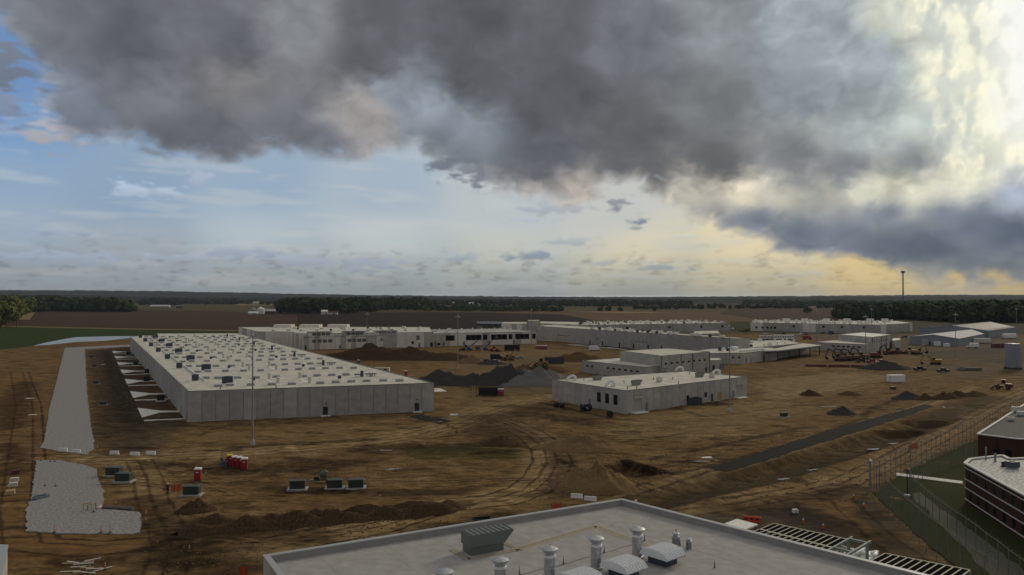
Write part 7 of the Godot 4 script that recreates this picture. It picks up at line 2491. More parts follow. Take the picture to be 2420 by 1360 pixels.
# ------------------------------------------------------------------ clods, stones and puddles
func build_rubble() -> void:
	var s := st()
	var r := RandomNumberGenerator.new()
	r.seed = 77
	var pts := []
	for j in 4:
		for i in 6:
			var t := TAU * i / 6.0 + j * 0.4
			var e := -1.2 + 0.85 * j
			pts.append(Vector3(cos(t) * cos(e), sin(e) * 0.75, sin(t) * cos(e)) * r.randf_range(0.75, 1.1) * 0.5)
	for j in 3:
		for i in 6:
			var a := j * 6 + i
			var b := j * 6 + (i + 1) % 6
			quad(s, pts[a + 6], pts[b + 6], pts[b], pts[a])
	for i in 6:
		tri(s, Vector3(0, 0.36, 0), pts[18 + (i + 1) % 6], pts[18 + i])
	var mesh := mesh_of(s)
	# [centre, reach along x, reach along z, how many, largest size]
	var fields := [
		[Vector3(-27.55, 0, -118.05), 24.0, 7.0, 900, 0.55], [Vector3(-48.62, 0, -124.09), 5.0, 4.0, 160, 0.5], [Vector3(14.13, 0, -138.83), 11.0, 7.0, 300, 0.45], [Vector3(15.26, 0, -175.08), 14.0, 8.0, 260, 0.5], [Vector3(20.27, 0, -154.48), 18.0, 12.0, 420, 0.55], [Vector3(-2.58, 0, -182.17), 9.0, 6.0, 160, 0.5],
		[Vector3(45.82, 0, -147.95), 34.0, 16.0, 700, 0.55], [Vector3(80.84, 0, -181.12), 26.0, 18.0, 500, 0.6], [Vector3(3.33, 0, -211.54), 26.0, 22.0, 420, 0.55], [Vector3(-37.98, 0, -102.04), 18.0, 8.0, 380, 0.45], [Vector3(-48.28, 0, -150.78), 40.0, 10.0, 360, 0.4], [Vector3(-21.61, 0, -158.36), 40.0, 16.0, 360, 0.4], [Vector3(-109.37, 0, -181.12), 20.0, 40.0, 360, 0.5], [Vector3(44.41, 0, -192.17), 50.0, 40.0, 420, 0.5],
		[Vector3(-13.45, 0, -297.60), 32.0, 12.0, 300, 0.8], [Vector3(-128.11, 0, -265.00), 16.0, 50.0, 500, 0.5], [Vector3(9.80, 0, -310.84), 24.0, 12.0, 260, 0.7], [Vector3(-57.16, 0, -410.26), 56.0, 16.0, 260, 0.9], [Vector3(175.27, 0, -354.69), 60.0, 30.0, 320, 0.8],
	]
	var total := 0
	for f in fields:
		total += f[3]
	var mm := MultiMesh.new()
	mm.transform_format = MultiMesh.TRANSFORM_3D
	mm.use_colors = true
	mm.mesh = mesh
	mm.instance_count = total
	var n := 0
	for f in fields:
		for i in f[3]:
			var x: float = f[0].x + r.randfn() * f[1] * 0.5
			var z: float = f[0].z + r.randfn() * f[2] * 0.5
			var k: float = f[4] * 0.62 * pow(r.randf(), 2.4) + 0.08
			var at := Vector3(x, terrain(x, z) + k * 0.08, z)
			for h in [ROAD, PAD, STRIP]:
				if Geometry2D.is_point_in_polygon(Vector2(x, z), pv(h)):
					k = 0.001
			mm.set_instance_transform(n, Transform3D(Basis.from_euler(Vector3(r.randf() * 6.0, r.randf() * 6.0, r.randf() * 6.0)).scaled(Vector3.ONE * k), at))
			var v := r.randf_range(0.75, 1.5)
			mm.set_instance_color(n, Color(0.155 * v, 0.112 * v, 0.065 * v))
			n += 1
	var o := MultiMeshInstance3D.new()
	o.name = "rubble"
	o.multimesh = mm
	o.material_override = M.leaf
	o.set_meta("kind", "stuff")
	o.set_meta("label", "clods and stones strewn over the dirt")
	add_child(o)
	# pale rain puddles in the hollows
	for q in [[Vector3(63.00, 0, -163.28), 3.2], [Vector3(59.14, 0, -157.57), 2.4], [Vector3(82.27, 0, -181.12), 3.0], [Vector3(88.63, 0, -186.48), 2.0], [Vector3(50.47, 0, -147.95), 2.0], [Vector3(130.61, 0, -242.52), 3.6], [Vector3(-22.82, 0, -155.24), 1.8], [Vector3(-27.73, 0, -173.15), 2.2], [Vector3(-15.97, 0, -225.16), 2.2], [Vector3(155.05, 0, -270.70), 3.6], [Vector3(38.80, 0, -162.44), 3.0], [Vector3(95.57, 0, -242.52), 3.0]]:
		var p: Vector3 = q[0]
		var ps := st()
		var k: float = q[1]
		prism(ps, ragged([Vector2(-k, -0.35), Vector2(-0.2 * k, -0.7), Vector2(k, -0.3), Vector2(0.8 * k, 0.5), Vector2(-0.5 * k, 0.6)], 0.6, 0.45, int(absf(p.x) * 3.0) + 5), -0.2, 0.0)
		var w := obj("puddle", ps, M.water, self)
		w.position = Vector3(p.x, terrain(p.x, p.z) + 0.05, p.z)
		w.rotation.y = 0.25
		w.set_meta("kind", "structure")


# ------------------------------------------------------------------ containers, vehicles and plant
func build_containers() -> void:
	for q in [[Vector3(-7.14, 0, -271.87), Vector3(8.2, 2.3, 2.5), 0.1, M.black, "black open waste container beside the black stone heap"], [Vector3(21.02, 0, -399.82), Vector3(9.5, 3.0, 3.0), 0.1, M.unit_dark, "dark blue open waste container near the brown mound"], [Vector3(0.00, 0, -498.09), Vector3(9.5, 3.2, 3.0), 0.0, M.black, "black open waste container beyond the parked lifts"], [Vector3(55.87, 0, -247.29), Vector3(4.4, 2.2, 2.2), 0.15, M.unit_dark, "dark skip against the service building's wall"]]:
		var t := thing("waste_container", q[4], "waste container", on_ground(q[0]), q[2], "open waste containers")
		open_box(t, q[1], q[3])
	for q in [[Vector3(149.83, 0, -313.95), Vector3(6.4, 2.7, 2.5), 0.1, M.white, "white site container alone on the bare ground"], [Vector3(42.07, 0, -344.96), Vector3(4.6, 1.9, 2.2), -0.1, M.red, "red container behind the service building"], [Vector3(318.38, 0, -527.37), Vector3(7.0, 2.8, 2.6), 0.0, M.red_dull, "dark red container beside the pale tower"], [Vector3(322.26, 0, -527.37), Vector3(6.0, 2.6, 2.6), 0.1, M.red_dull, "second dark red container left of the pale tower"], [Vector3(288.70, 0, -545.70), Vector3(3.4, 2.9, 2.6), 0.1, M.white, "small white cabin before the white roofed shed, left"], [Vector3(289.97, 0, -536.38), Vector3(3.2, 2.3, 2.4), 0.1, M.white, "small white cabin before the white roofed shed, right"]]:
		var size: Vector3 = q[1]
		var t := thing("site_container", q[4], "container", on_ground(q[0]), q[2], "closed containers")
		pieces(t, "box", q[3], func(s): bx(s, Vector3(0, size.y * 0.5 + 0.12, 0), size))
		pieces(t, "corner_post", M.coping_light, func(s):
			for x in [-0.5, 0.5]:
				for z in [-0.5, 0.5]:
					bx(s, Vector3(x * size.x, size.y * 0.5 + 0.12, z * size.z), Vector3(0.14, size.y + 0.04, 0.14)))
		pieces(t, "rib", q[3], func(s):
			for k in int(size.x / 0.5):
				bx(s, Vector3(-size.x * 0.5 + 0.3 + k * 0.5, size.y * 0.5 + 0.12, size.z * 0.5), Vector3(0.2, size.y - 0.2, 0.06)))
		pieces(t, "door", q[3], func(s): bx(s, Vector3(size.x * 0.5 + 0.02, size.y * 0.5 + 0.12, 0), Vector3(0.05, size.y - 0.2, size.z - 0.3)))
		pieces(t, "skid", M.dark, func(s): bx(s, Vector3(0, 0.07, 0), Vector3(size.x - 0.2, 0.16, size.z - 0.3)))


func wheels(t: Node3D, xs: Array, zs: Array, r: float, w: float, rim: Material) -> void:
	for x in xs:
		for z in zs:
			var o := pieces(t, "wheel", M.rubber, func(s): tube(s, Vector3(x, r, z - w * 0.5), Vector3(x, r, z + w * 0.5), r, r, 16))
			pieces(o, "rim", rim, func(s): tube(s, Vector3(x, r, z - w * 0.53), Vector3(x, r, z + w * 0.53), r * 0.5, r * 0.5, 12))


func loft_box(s: SurfaceTool, rings: Array) -> void:
	# rings: [x, y0, y1, half width low, half width high]
	for i in rings.size() - 1:
		var a: Array = rings[i]
		var b: Array = rings[i + 1]
		var pa := [Vector3(a[0], a[1], a[3]), Vector3(a[0], a[2], a[4]), Vector3(a[0], a[2], -a[4]), Vector3(a[0], a[1], -a[3])]
		var pb := [Vector3(b[0], b[1], b[3]), Vector3(b[0], b[2], b[4]), Vector3(b[0], b[2], -b[4]), Vector3(b[0], b[1], -b[3])]
		for k in 4:
			quad(s, pa[k], pa[(k + 1) % 4], pb[(k + 1) % 4], pb[k])
	for e in [0, rings.size() - 1]:
		var a: Array = rings[e]
		var p := [Vector3(a[0], a[1], a[3]), Vector3(a[0], a[2], a[4]), Vector3(a[0], a[2], -a[4]), Vector3(a[0], a[1], -a[3])]
		if e == 0:
			quad(s, p[3], p[2], p[1], p[0])
		else:
			quad(s, p[0], p[1], p[2], p[3])


func car(label: String, at: Vector3, turn: float, paint: Material, kind: String) -> void:
	var t := thing({"car": "parked_car", "pickup": "pickup_truck", "van": "box_truck"}[kind], label, {"car": "car", "pickup": "pickup", "van": "truck"}[kind], on_ground(at, 0.02), turn, "vehicles parked about the site")
	if kind == "car":
		pieces(t, "body", paint, func(s): loft_box(s, [[-2.2, 0.4, 0.85, 0.75, 0.7], [-1.9, 0.3, 1.0, 0.9, 0.85], [1.2, 0.3, 0.98, 0.9, 0.86], [2.1, 0.35, 0.8, 0.85, 0.78], [2.25, 0.45, 0.65, 0.7, 0.65]]))
		pieces(t, "cabin", M.glass_dark, func(s): loft_box(s, [[-1.8, 0.98, 1.05, 0.8, 0.75], [-1.1, 0.98, 1.46, 0.82, 0.62], [0.3, 0.98, 1.48, 0.82, 0.62], [1.1, 0.97, 1.0, 0.8, 0.75]]))
		pieces(t, "roof", paint, func(s): loft_box(s, [[-1.15, 1.46, 1.5, 0.63, 0.6], [0.32, 1.48, 1.52, 0.63, 0.6]]))
		wheels(t, [-1.35, 1.4], [-0.82, 0.82], 0.33, 0.22, M.steel_dull)
	elif kind == "pickup":
		pieces(t, "body", paint, func(s): loft_box(s, [[-2.8, 0.5, 1.15, 0.92, 0.92], [0.9, 0.5, 1.15, 0.95, 0.93], [2.5, 0.5, 1.1, 0.93, 0.85], [2.75, 0.55, 0.95, 0.85, 0.78]]))
		pieces(t, "cabin", M.glass_dark, func(s): loft_box(s, [[-0.75, 1.14, 1.8, 0.88, 0.72], [0.5, 1.14, 1.82, 0.88, 0.72], [1.3, 1.12, 1.16, 0.86, 0.8]]))
		pieces(t, "roof", paint, func(s): loft_box(s, [[-0.8, 1.8, 1.87, 0.74, 0.7], [0.5, 1.82, 1.88, 0.74, 0.7]]))
		pieces(t, "bed", M.dark, func(s): bx(s, Vector3(-1.75, 1.16, 0), Vector3(1.9, 0.04, 1.5)))
		wheels(t, [-1.75, 1.75], [-0.85, 0.85], 0.4, 0.26, M.steel_dull)
	else:
		pieces(t, "cargo_box", paint, func(s): cbx(s, Vector3(-0.9, 2.0, 0), Vector3(5.0, 2.5, 2.3), 0.06))
		pieces(t, "cab", paint, func(s): loft_box(s, [[1.7, 0.6, 2.3, 1.0, 0.95], [2.4, 0.6, 2.3, 1.0, 0.92], [3.0, 0.6, 1.4, 1.0, 0.95], [3.5, 0.6, 1.2, 0.95, 0.9]]))
		pieces(t, "windscreen", M.glass_dark, func(s): quad(s, Vector3(2.46, 2.25, -0.85), Vector3(2.46, 2.25, 0.85), Vector3(3.02, 1.45, 0.88), Vector3(3.02, 1.45, -0.88)))
		pieces(t, "chassis", M.dark, func(s): bx(s, Vector3(0.0, 0.62, 0), Vector3(6.6, 0.22, 1.0)))
		wheels(t, [-2.0, 2.5], [-0.95, 0.95], 0.48, 0.3, M.steel_dull)


func trailer(label: String, at: Vector3, turn: float, size: Vector3, paint: Material, windows: int) -> void:
	var t := thing("site_trailer", label, "trailer", on_ground(at, 0.02), turn, "site trailers")
	pieces(t, "body", paint, func(s): cbx(s, Vector3(0, size.y * 0.5 + 0.6, 0), size, 0.08))
	pieces(t, "skirt", M.unit_grey, func(s): bx(s, Vector3(0, 0.33, 0), Vector3(size.x - 0.3, 0.66, size.z - 0.3)))
	for k in windows:
		var x := -size.x * 0.5 + (k + 0.5) * size.x / windows
		pieces(t, "window", M.glass_dark, func(s): bx(s, Vector3(x, size.y * 0.58 + 0.6, size.z * 0.5 + 0.02), Vector3(0.9, 0.8, 0.04)))
	pieces(t, "hitch", M.dark, func(s): beam(s, Vector3(size.x * 0.5, 0.5, 0), Vector3(size.x * 0.5 + 1.2, 0.45, 0), 0.12, 0.12))
	wheels(t, [-0.4, 0.5], [-size.z * 0.5 + 0.1, size.z * 0.5 - 0.1], 0.4, 0.22, M.steel_dull)


func excavator(label: String, at: Vector3, turn: float, paint: Material, arm_paint: Material, k := 1.0, lift := 0.0) -> void:
	var t := thing("excavator", label, "excavator", on_ground(at, 0.02), turn, "excavators on the site")
	for z in [-1.15, 1.15]:
		var tr := pieces(t, "track", M.rubber, func(s):
			var prof := [Vector2(-2.0, 0.1), Vector2(-1.75, 0.0), Vector2(1.75, 0.0), Vector2(2.0, 0.1), Vector2(2.15, 0.45), Vector2(1.9, 0.85), Vector2(-1.9, 0.85), Vector2(-2.15, 0.45)]
			for i in 8:
				var a: Vector2 = prof[i] * k
				var b: Vector2 = prof[(i + 1) % 8] * k
				quad(s, Vector3(a.x, a.y, (z - 0.28) * k), Vector3(b.x, b.y, (z - 0.28) * k), Vector3(b.x, b.y, (z + 0.28) * k), Vector3(a.x, a.y, (z + 0.28) * k))
				tri(s, Vector3(0, 0.42 * k, (z + 0.28) * k), Vector3(a.x, a.y, (z + 0.28) * k), Vector3(b.x, b.y, (z + 0.28) * k))
				tri(s, Vector3(0, 0.42 * k, (z - 0.28) * k), Vector3(b.x, b.y, (z - 0.28) * k), Vector3(a.x, a.y, (z - 0.28) * k)))
		pieces(tr, "roller", M.dark, func(s):
			for x in [-1.5, -0.75, 0.0, 0.75, 1.5]:
				tube(s, Vector3(x * k, 0.4 * k, (z - 0.3) * k), Vector3(x * k, 0.4 * k, (z + 0.3) * k), 0.22 * k, 0.22 * k, 10))
	pieces(t, "undercarriage", M.dark, func(s): bx(s, Vector3(0, 0.7 * k, 0), Vector3(2.2, 0.5, 1.9) * k))
	pieces(t, "house", paint, func(s): loft_box(s, [[-2.4 * k, 1.05 * k, 2.0 * k, 1.2 * k, 1.1 * k], [-2.0 * k, 0.98 * k, 2.2 * k, 1.3 * k, 1.2 * k], [0.2 * k, 0.98 * k, 2.1 * k, 1.3 * k, 1.2 * k], [1.5 * k, 0.98 * k, 1.4 * k, 1.2 * k, 1.15 * k]]))
	var cab := pieces(t, "cab", paint, func(s): loft_box(s, [[0.1 * k, 1.4 * k, 3.0 * k, 0.45 * k, 0.42 * k], [1.1 * k, 1.4 * k, 3.0 * k, 0.45 * k, 0.42 * k], [1.5 * k, 1.4 * k, 2.3 * k, 0.45 * k, 0.44 * k]]))
	cab.position.z = 0.75 * k
	pieces(cab, "cab_glass", M.glass_dark, func(s): bx(s, Vector3(0.65 * k, 2.4 * k, 0), Vector3(0.8, 0.9, 0.98) * k))
	pieces(t, "boom", arm_paint, func(s):
		beam(s, Vector3(1.0, 1.4, -0.1) * k, Vector3(2.6, 4.1 + lift, -0.1) * k, 0.45 * k, 0.6 * k)
		beam(s, Vector3(2.5, 4.05 + lift, -0.1) * k, Vector3(5.0, 4.5 + lift, -0.1) * k, 0.42 * k, 0.55 * k))
	pieces(t, "stick", arm_paint, func(s): beam(s, Vector3(4.6, 4.9 + lift, -0.1) * k, Vector3(5.6, 1.6 + lift, -0.1) * k, 0.36 * k, 0.45 * k))
	pieces(t, "hydraulic_ram", M.steel_dull, func(s):
		tube(s, Vector3(1.5, 1.5, 0.25) * k, Vector3(2.9, 3.5 + lift, 0.25) * k, 0.11 * k, 0.09 * k, 8)
		tube(s, Vector3(3.0, 4.75 + lift, -0.1) * k, Vector3(4.7, 5.1 + lift, -0.1) * k, 0.11 * k, 0.09 * k, 8))
	pieces(t, "bucket", M.dark, func(s):
		loft_box(s, [[4.6 * k, (0.35 + lift) * k, (1.2 + lift) * k, 0.55 * k, 0.55 * k], [5.2 * k, (0.15 + lift) * k, (1.4 + lift) * k, 0.6 * k, 0.6 * k], [5.8 * k, (0.8 + lift) * k, (1.7 + lift) * k, 0.55 * k, 0.5 * k]]))


func loader(label: String, at: Vector3, turn: float, paint: Material, k := 1.0) -> void:
	var t := thing("wheel_loader", label, "loader", at, turn, "loaders on the site")
	wheels(t, [-1.5 * k, 1.6 * k], [-1.0 * k, 1.0 * k], 0.8 * k, 0.6 * k, paint)
	pieces(t, "rear_body", paint, func(s): loft_box(s, [[-3.0 * k, 0.9 * k, 1.7 * k, 0.8 * k, 0.75 * k], [-2.6 * k, 0.7 * k, 2.1 * k, 0.9 * k, 0.8 * k], [-0.6 * k, 0.7 * k, 2.2 * k, 0.9 * k, 0.8 * k]]))
	pieces(t, "front_frame", paint, func(s): bx(s, Vector3(1.1, 1.0, 0) * k, Vector3(2.4, 0.8, 1.1) * k))
	var cab := pieces(t, "cab", paint, func(s):
		for x in [-0.6, 0.6]:
			for z in [-0.65, 0.65]:
				bx(s, Vector3(-0.1 + x, 2.65, z) * k, Vector3(0.12, 1.3, 0.12) * k)
		cbx(s, Vector3(-0.1, 3.38, 0) * k, Vector3(1.6, 0.2, 1.6) * k, 0.08 * k))
	pieces(cab, "cab_glass", M.glass_dark, func(s): bx(s, Vector3(-0.1, 2.7, 0) * k, Vector3(1.2, 1.2, 1.25) * k))
	pieces(t, "lift_arm", paint, func(s):
		for z in [-0.5, 0.5]:
			beam(s, Vector3(0.9, 1.9, z) * k, Vector3(3.0, 0.9, z) * k, 0.22 * k, 0.35 * k))
	pieces(t, "bucket", paint, func(s): loft_box(s, [[2.9 * k, 0.3 * k, 1.3 * k, 1.45 * k, 1.45 * k], [3.3 * k, 0.05 * k, 1.1 * k, 1.5 * k, 1.5 * k], [4.1 * k, 0.05 * k, 0.3 * k, 1.5 * k, 1.5 * k]]))


func boom_lift(label: String, at: Vector3, turn: float, paint: Material, angle: float, reach: float) -> void:
	var t := thing("boom_lift", label, "lift", on_ground(at, 0.02), turn, "lifts parked in the yard")
	wheels(t, [-1.3, 1.3], [-1.0, 1.0], 0.5, 0.4, M.white_dirty)
	pieces(t, "chassis", M.dark, func(s): bx(s, Vector3(0, 0.75, 0), Vector3(3.6, 0.5, 1.6)))
	pieces(t, "turntable", paint, func(s): cbx(s, Vector3(-0.7, 1.5, 0), Vector3(2.8, 1.0, 2.0), 0.12))
	var d := Vector3(cos(angle), sin(angle), 0)
	var p := Vector3(-1.4, 1.9, 0)
	pieces(t, "boom", paint, func(s):
		beam(s, p, p + d * reach * 0.6, 0.5, 0.55)
		beam(s, p + d * reach * 0.55, p + d * reach, 0.34, 0.38))
	var e := p + d * reach
	pieces(t, "basket", M.steel_dull, func(s):
		bx(s, e + Vector3(0.6, -0.2, 0), Vector3(1.2, 0.1, 2.2))
		for x in [0.05, 1.15]:
			for z in [-1.05, 1.05]:
				bx(s, e + Vector3(x, 0.35, z), Vector3(0.08, 1.1, 0.08))
		for y in [0.4, 0.9]:
			for z in [-1.05, 1.05]:
				bx(s, e + Vector3(0.6, y, z), Vector3(1.1, 0.07, 0.07))
			for x in [0.05, 1.15]:
				bx(s, e + Vector3(x, y, 0), Vector3(0.07, 0.07, 2.1)))


func build_vehicles() -> void:
	var dk: Material = flat_mat("plant_dark", srgb(74, 66, 60), 0.6)
	excavator("dark excavator at the left end of the parked row", Vector3(169.60, 0, -415.69), 2.9, M.orange_plant, dk, 1.25, 0.3)
	excavator("dark excavator, second in the parked row", Vector3(174.25, 0, -418.46), 2.9, M.orange_plant, dk, 1.25, 0.5)
	excavator("dark excavator, third in the parked row", Vector3(179.41, 0, -421.27), 2.9, M.orange_plant, dk, 1.25, 0.2)
	excavator("dark excavator, fourth in the parked row", Vector3(186.56, 0, -426.99), 2.9, M.orange_plant, dk, 1.2, 0.4)
	excavator("dark excavator with a high arm at the right end of the row", Vector3(198.94, 0, -438.93), 0.3, M.orange_plant, dk, 1.3, 0.8)
	excavator("yellow excavator on the track right of the stone heap", Vector3(207.98, 0, -394.80), 2.7, M.yellow_plant, M.yellow_plant, 1.15, -0.4)
	excavator("yellow excavator before the far hall's annex", Vector3(234.19, 0, -464.91), 0.2, M.yellow_plant, M.yellow_plant, 1.2, 0.0)
	loader("yellow wheel loader working on the brown mound", Vector3(13.53, 0, -352.70) + Vector3(-1, 2.6, 1.5), 3.3, M.yellow_plant, 1.15)
	loader("orange loader right of the excavator row", on_ground(Vector3(217.57, 0, -464.91)), 0.2, M.orange_plant, 1.1)
	loader("dark orange loader between the excavators and the yellow one", on_ground(Vector3(224.61, 0, -468.38)), 0.3, M.orange_plant, 1.1)
	loader("yellow loader beyond the yellow excavator", on_ground(Vector3(233.25, 0, -471.90)), 2.9, M.yellow_plant, 1.1)
	loader("red loader parked by the perimeter track near the fence", on_ground(Vector3(175.91, 0, -288.06)), 2.6, M.orange_plant, 1.0)
	loader("red telehandler beside the parked lifts", on_ground(Vector3(-10.74, 0, -486.52)), 0.2, M.red, 1.0)
	boom_lift("blue boom lift with its arm raised before the open bays, left one", Vector3(-25.73, 0, -494.17), 0.15, M.blue, 0.62, 10.5)
	boom_lift("blue boom lift with its arm raised before the open bays, right one", Vector3(-15.59, 0, -494.17), 0.15, M.blue, 0.72, 9.5)
	boom_lift("low blue lift with its arm down between the two raised ones", Vector3(-20.86, 0, -502.07), 0.1, M.blue, 0.1, 4.0)
	loader("green loader left of the raised lifts", on_ground(Vector3(-28.55, 0, -498.09)), 2.9, M.box_green, 1.0)
	# a yard of small plant near the sand heap
	car("dark crane truck with a raised bed near the sand heap", Vector3(-7.97, 0, -421.27), 0.1, M.black, "van")
	car("dark pickup beside the crane truck", Vector3(-12.78, 0, -404.97), 0.0, M.black, "pickup")
	car("white pickup in front of the crane truck", Vector3(-8.46, 0, -402.38), 0.2, M.white, "pickup")
	loader("orange forklift right of the crane truck", on_ground(Vector3(-2.42, 0, -418.46)), 0.3, M.orange_plant, 0.9)
	boom_lift("yellow and black lift near the dark blue container", Vector3(0.68, 0, -432.88), 0.0, M.yellow_plant, 0.9, 3.0)
	car("grey car right of the yellow and black lift", Vector3(4.29, 0, -429.91), 0.1, M.steel_dull, "car")
	car("white utility truck before the long block's courtyard", Vector3(50.93, 0, -494.17), 0.1, M.white, "van")
	car("white pickup behind the stone heap among the plant", Vector3(184.90, 0, -402.38), 0.2, M.white, "pickup")
	car("red pickup beside the white one among the plant", Vector3(181.41, 0, -404.97), 0.1, M.red, "pickup")
	car("dark pickup left of the red one among the plant", Vector3(177.23, 0, -407.60), 0.1, M.black, "pickup")
	car("green truck on the track near the pale tower", Vector3(190.18, 0, -354.69), 0.1, M.box_green, "pickup")
	car("dark truck on the track right of the white container", Vector3(184.09, 0, -362.88), 0.1, M.black, "pickup")
	var lot := [[Vector3(225.77, 0, -713.00), M.white, "car"], [Vector3(240.77, 0, -713.00), M.black, "pickup"], [Vector3(247.15, 0, -697.17), M.white, "pickup"], [Vector3(259.09, 0, -721.19), M.white, "car"], [Vector3(257.72, 0, -705.00), M.red_dull, "car"], [Vector3(264.37, 0, -667.52), M.white, "pickup"], [Vector3(282.77, 0, -713.00), M.blue, "van"], [Vector3(230.36, 0, -627.49), M.red, "van"], [Vector3(213.39, 0, -609.23), M.white, "car"], [Vector3(240.99, 0, -729.58), M.steel_dull, "car"], [Vector3(218.69, 0, -755.93), M.black, "pickup"], [Vector3(220.02, 0, -774.59), M.black, "car"], [Vector3(319.71, 0, -653.62), M.black, "pickup"], [Vector3(319.82, 0, -646.89), M.white, "car"], [Vector3(281.67, 0, -729.58), M.black, "car"]]
	var where := ["farthest left white car in the far car park", "black pickup in the far car park behind the white trailer", "white pickup in the middle of the far car park", "white car beside the white pickup in the far car park", "dull red car in the far car park", "white pickup left of the far hall", "blue box truck left of the far hall", "red box truck beside the canopy's far end", "white car behind the canopy", "grey car in the far car park", "black pickup beyond the end of the long block", "black car beyond the end of the long block", "black pickup between the far hall and the metal shed", "white car between the far hall and the metal shed", "black car right of the middle of the far car park"]
	for i in lot.size():
		car(where[i], lot[i][0], [0.2, 1.7, 0.1, 1.5, 0.3][i % 5], lot[i][1], lot[i][2])
	trailer("long white site trailer with windows in the far car park", Vector3(212.21, 0, -627.49), -0.05, Vector3(15.0, 3.0, 3.2), M.white, 8)
	trailer("short white site trailer left in the far car park", Vector3(198.34, 0, -627.49), -0.05, Vector3(10.0, 2.6, 3.0), M.white_dirty, 4)
	trailer("white trailer before the large old shed", Vector3(396.37, 0, -640.29), 0.05, Vector3(11.0, 3.2, 3.0), M.white, 0)
	trailer("white trailer beside the white roofed shed", Vector3(336.08, 0, -575.71), -0.1, Vector3(12.0, 3.0, 3.0), M.white_dirty, 0)
	car("white box truck with a red cab before the white roofed shed", Vector3(299.77, 0, -522.98), 3.0, M.white, "van")
	# stacked red pipes
	var t := thing("pipe_stack", "long stack of dark red pipes on the bare ground before the excavators", "pipe stack", on_ground(Vector3(154.81, 0, -380.46)), -0.22)
	for row in 2:
		for k in 4 - row:
			for half in 3:
				pieces(t, "pipe", M.red_dull, func(s): tube(s, Vector3(-15.0 + half * 10.2, 0.33 + row * 0.5 + 0.04 * half, (k - 1.5 + row * 0.5) * 0.7 + 0.5 * sin(half * 2.1)), Vector3(-5.6 + half * 10.2, 0.33 + row * 0.5, (k - 1.5 + row * 0.5) * 0.7 - 0.4 * sin(half * 1.3)), 0.29, 0.29, 10))
	for x in [-12.0, -7.0, -2.0, 3.0, 8.0, 13.0]:
		pieces(t, "bearer", M.wood_raw, func(s): bx(s, Vector3(x, 0.02, 0), Vector3(0.2, 0.14, 4.0)))
	# the wrapped tower
	t = thing("wrapped_tower", "tall pale tower wrapped in grey sheeting at the right edge", "tower", Vector3(230.05, 0, -369.28), 0.1)
	pieces(t, "sheeting", M.tarp_grey, func(s):
		var r2 := RandomNumberGenerator.new()
		r2.seed = 5
		var n := 28
		var prev := []
		for j in 9:
			var ring := []
			for i in n:
				var a := TAU * i / n
				var sq: float = 1.0 / maxf(absf(cos(a)), absf(sin(a)))
				var r := minf(sq, 1.25) * 2.75 * (1.0 + 0.05 * sin(i * 2.4 + j * 0.3)) * (1.0 + r2.randf_range(-0.02, 0.02)) * (1.0 - 0.012 * j)
				ring.append(Vector3(cos(a) * r, 0.9 + j * 1.35, sin(a) * r))
			if j:
				for i in n:
					quad(s, prev[i], ring[i], ring[(i + 1) % n], prev[(i + 1) % n])
			prev = ring
		for i in n:
			tri(s, Vector3(0, 12.0, 0), prev[(i + 1) % n], prev[i]))
	pieces(t, "plinth", M.unit_dark, func(s): bx(s, Vector3(0, 0.4, 0), Vector3(5.2, 1.0, 5.2)))
	# heap of timber and form panels near it
	t = thing("form_panel_stack", "grey stack of form panels on the ground left of the pale tower", "material stack", on_ground(Vector3(207.93, 0, -362.88)), 0.05)
	for k in 3:
		pieces(t, "panel", M.stone_grey, func(s): bx(s, Vector3(k * 0.6 - 2.0, 0.35 + k * 0.4, 0), Vector3(9.0 - k, 0.34, 5.0)))
	for k in 3:
		pieces(t, "bearer", M.wood_raw, func(s): bx(s, Vector3(-4.5 + k * 3.0, 0.08, 0), Vector3(0.2, 0.2, 5.0)))
	# stored site trailer behind the long building
	trailer("tan storage trailer behind the long building's right edge", Vector3(-55.98, 0, -346.86), -0.05, Vector3(6.4, 2.2, 2.4), M.bar_tan, 2)
	# courtyard walks and dark beds before the long block
	for q in [[Vector2(39.41, -559.30), Vector2(72.09, -507.76), 2.4], [Vector2(41.47, -555.35), Vector2(62.89, -569.45), 1.8], [Vector2(51.69, -540.07), Vector2(70.93, -557.32), 1.8], [Vector2(61.26, -524.72), Vector2(79.80, -541.93), 1.8], [Vector2(20.16, -618.22), Vector2(41.72, -592.00), 1.6]]:
		var s := st()
		prism(s, pv(ribbon([q[0], q[1]], q[2], q[2])), -0.2, 0.1)
		structure("walk", s, M.sidewalk)
	for q in [[Vector2(44.99, -562.81), Vector2(60.83, -572.56), Vector2(69.67, -561.30), Vector2(52.23, -545.70)], [Vector2(54.62, -541.00), Vector2(70.49, -553.88), Vector2(77.65, -542.87), Vector2(61.67, -528.25)], [Vector2(64.13, -525.60), Vector2(79.32, -538.68), Vector2(83.20, -527.37), Vector2(72.14, -511.89)]]:
		var s := st()
		prism(s, pv(q), -0.2, 0.06)
		structure("planting_bed", s, M.soil_dark)
	var s2 := st()
	prism(s2, pv([Vector2(-28.11, -290.72), Vector2(-25.97, -290.72), Vector2(-22.79, -281.61), Vector2(-27.11, -280.35)]), -0.2, 0.1)
	structure("walk", s2, M.sidewalk)


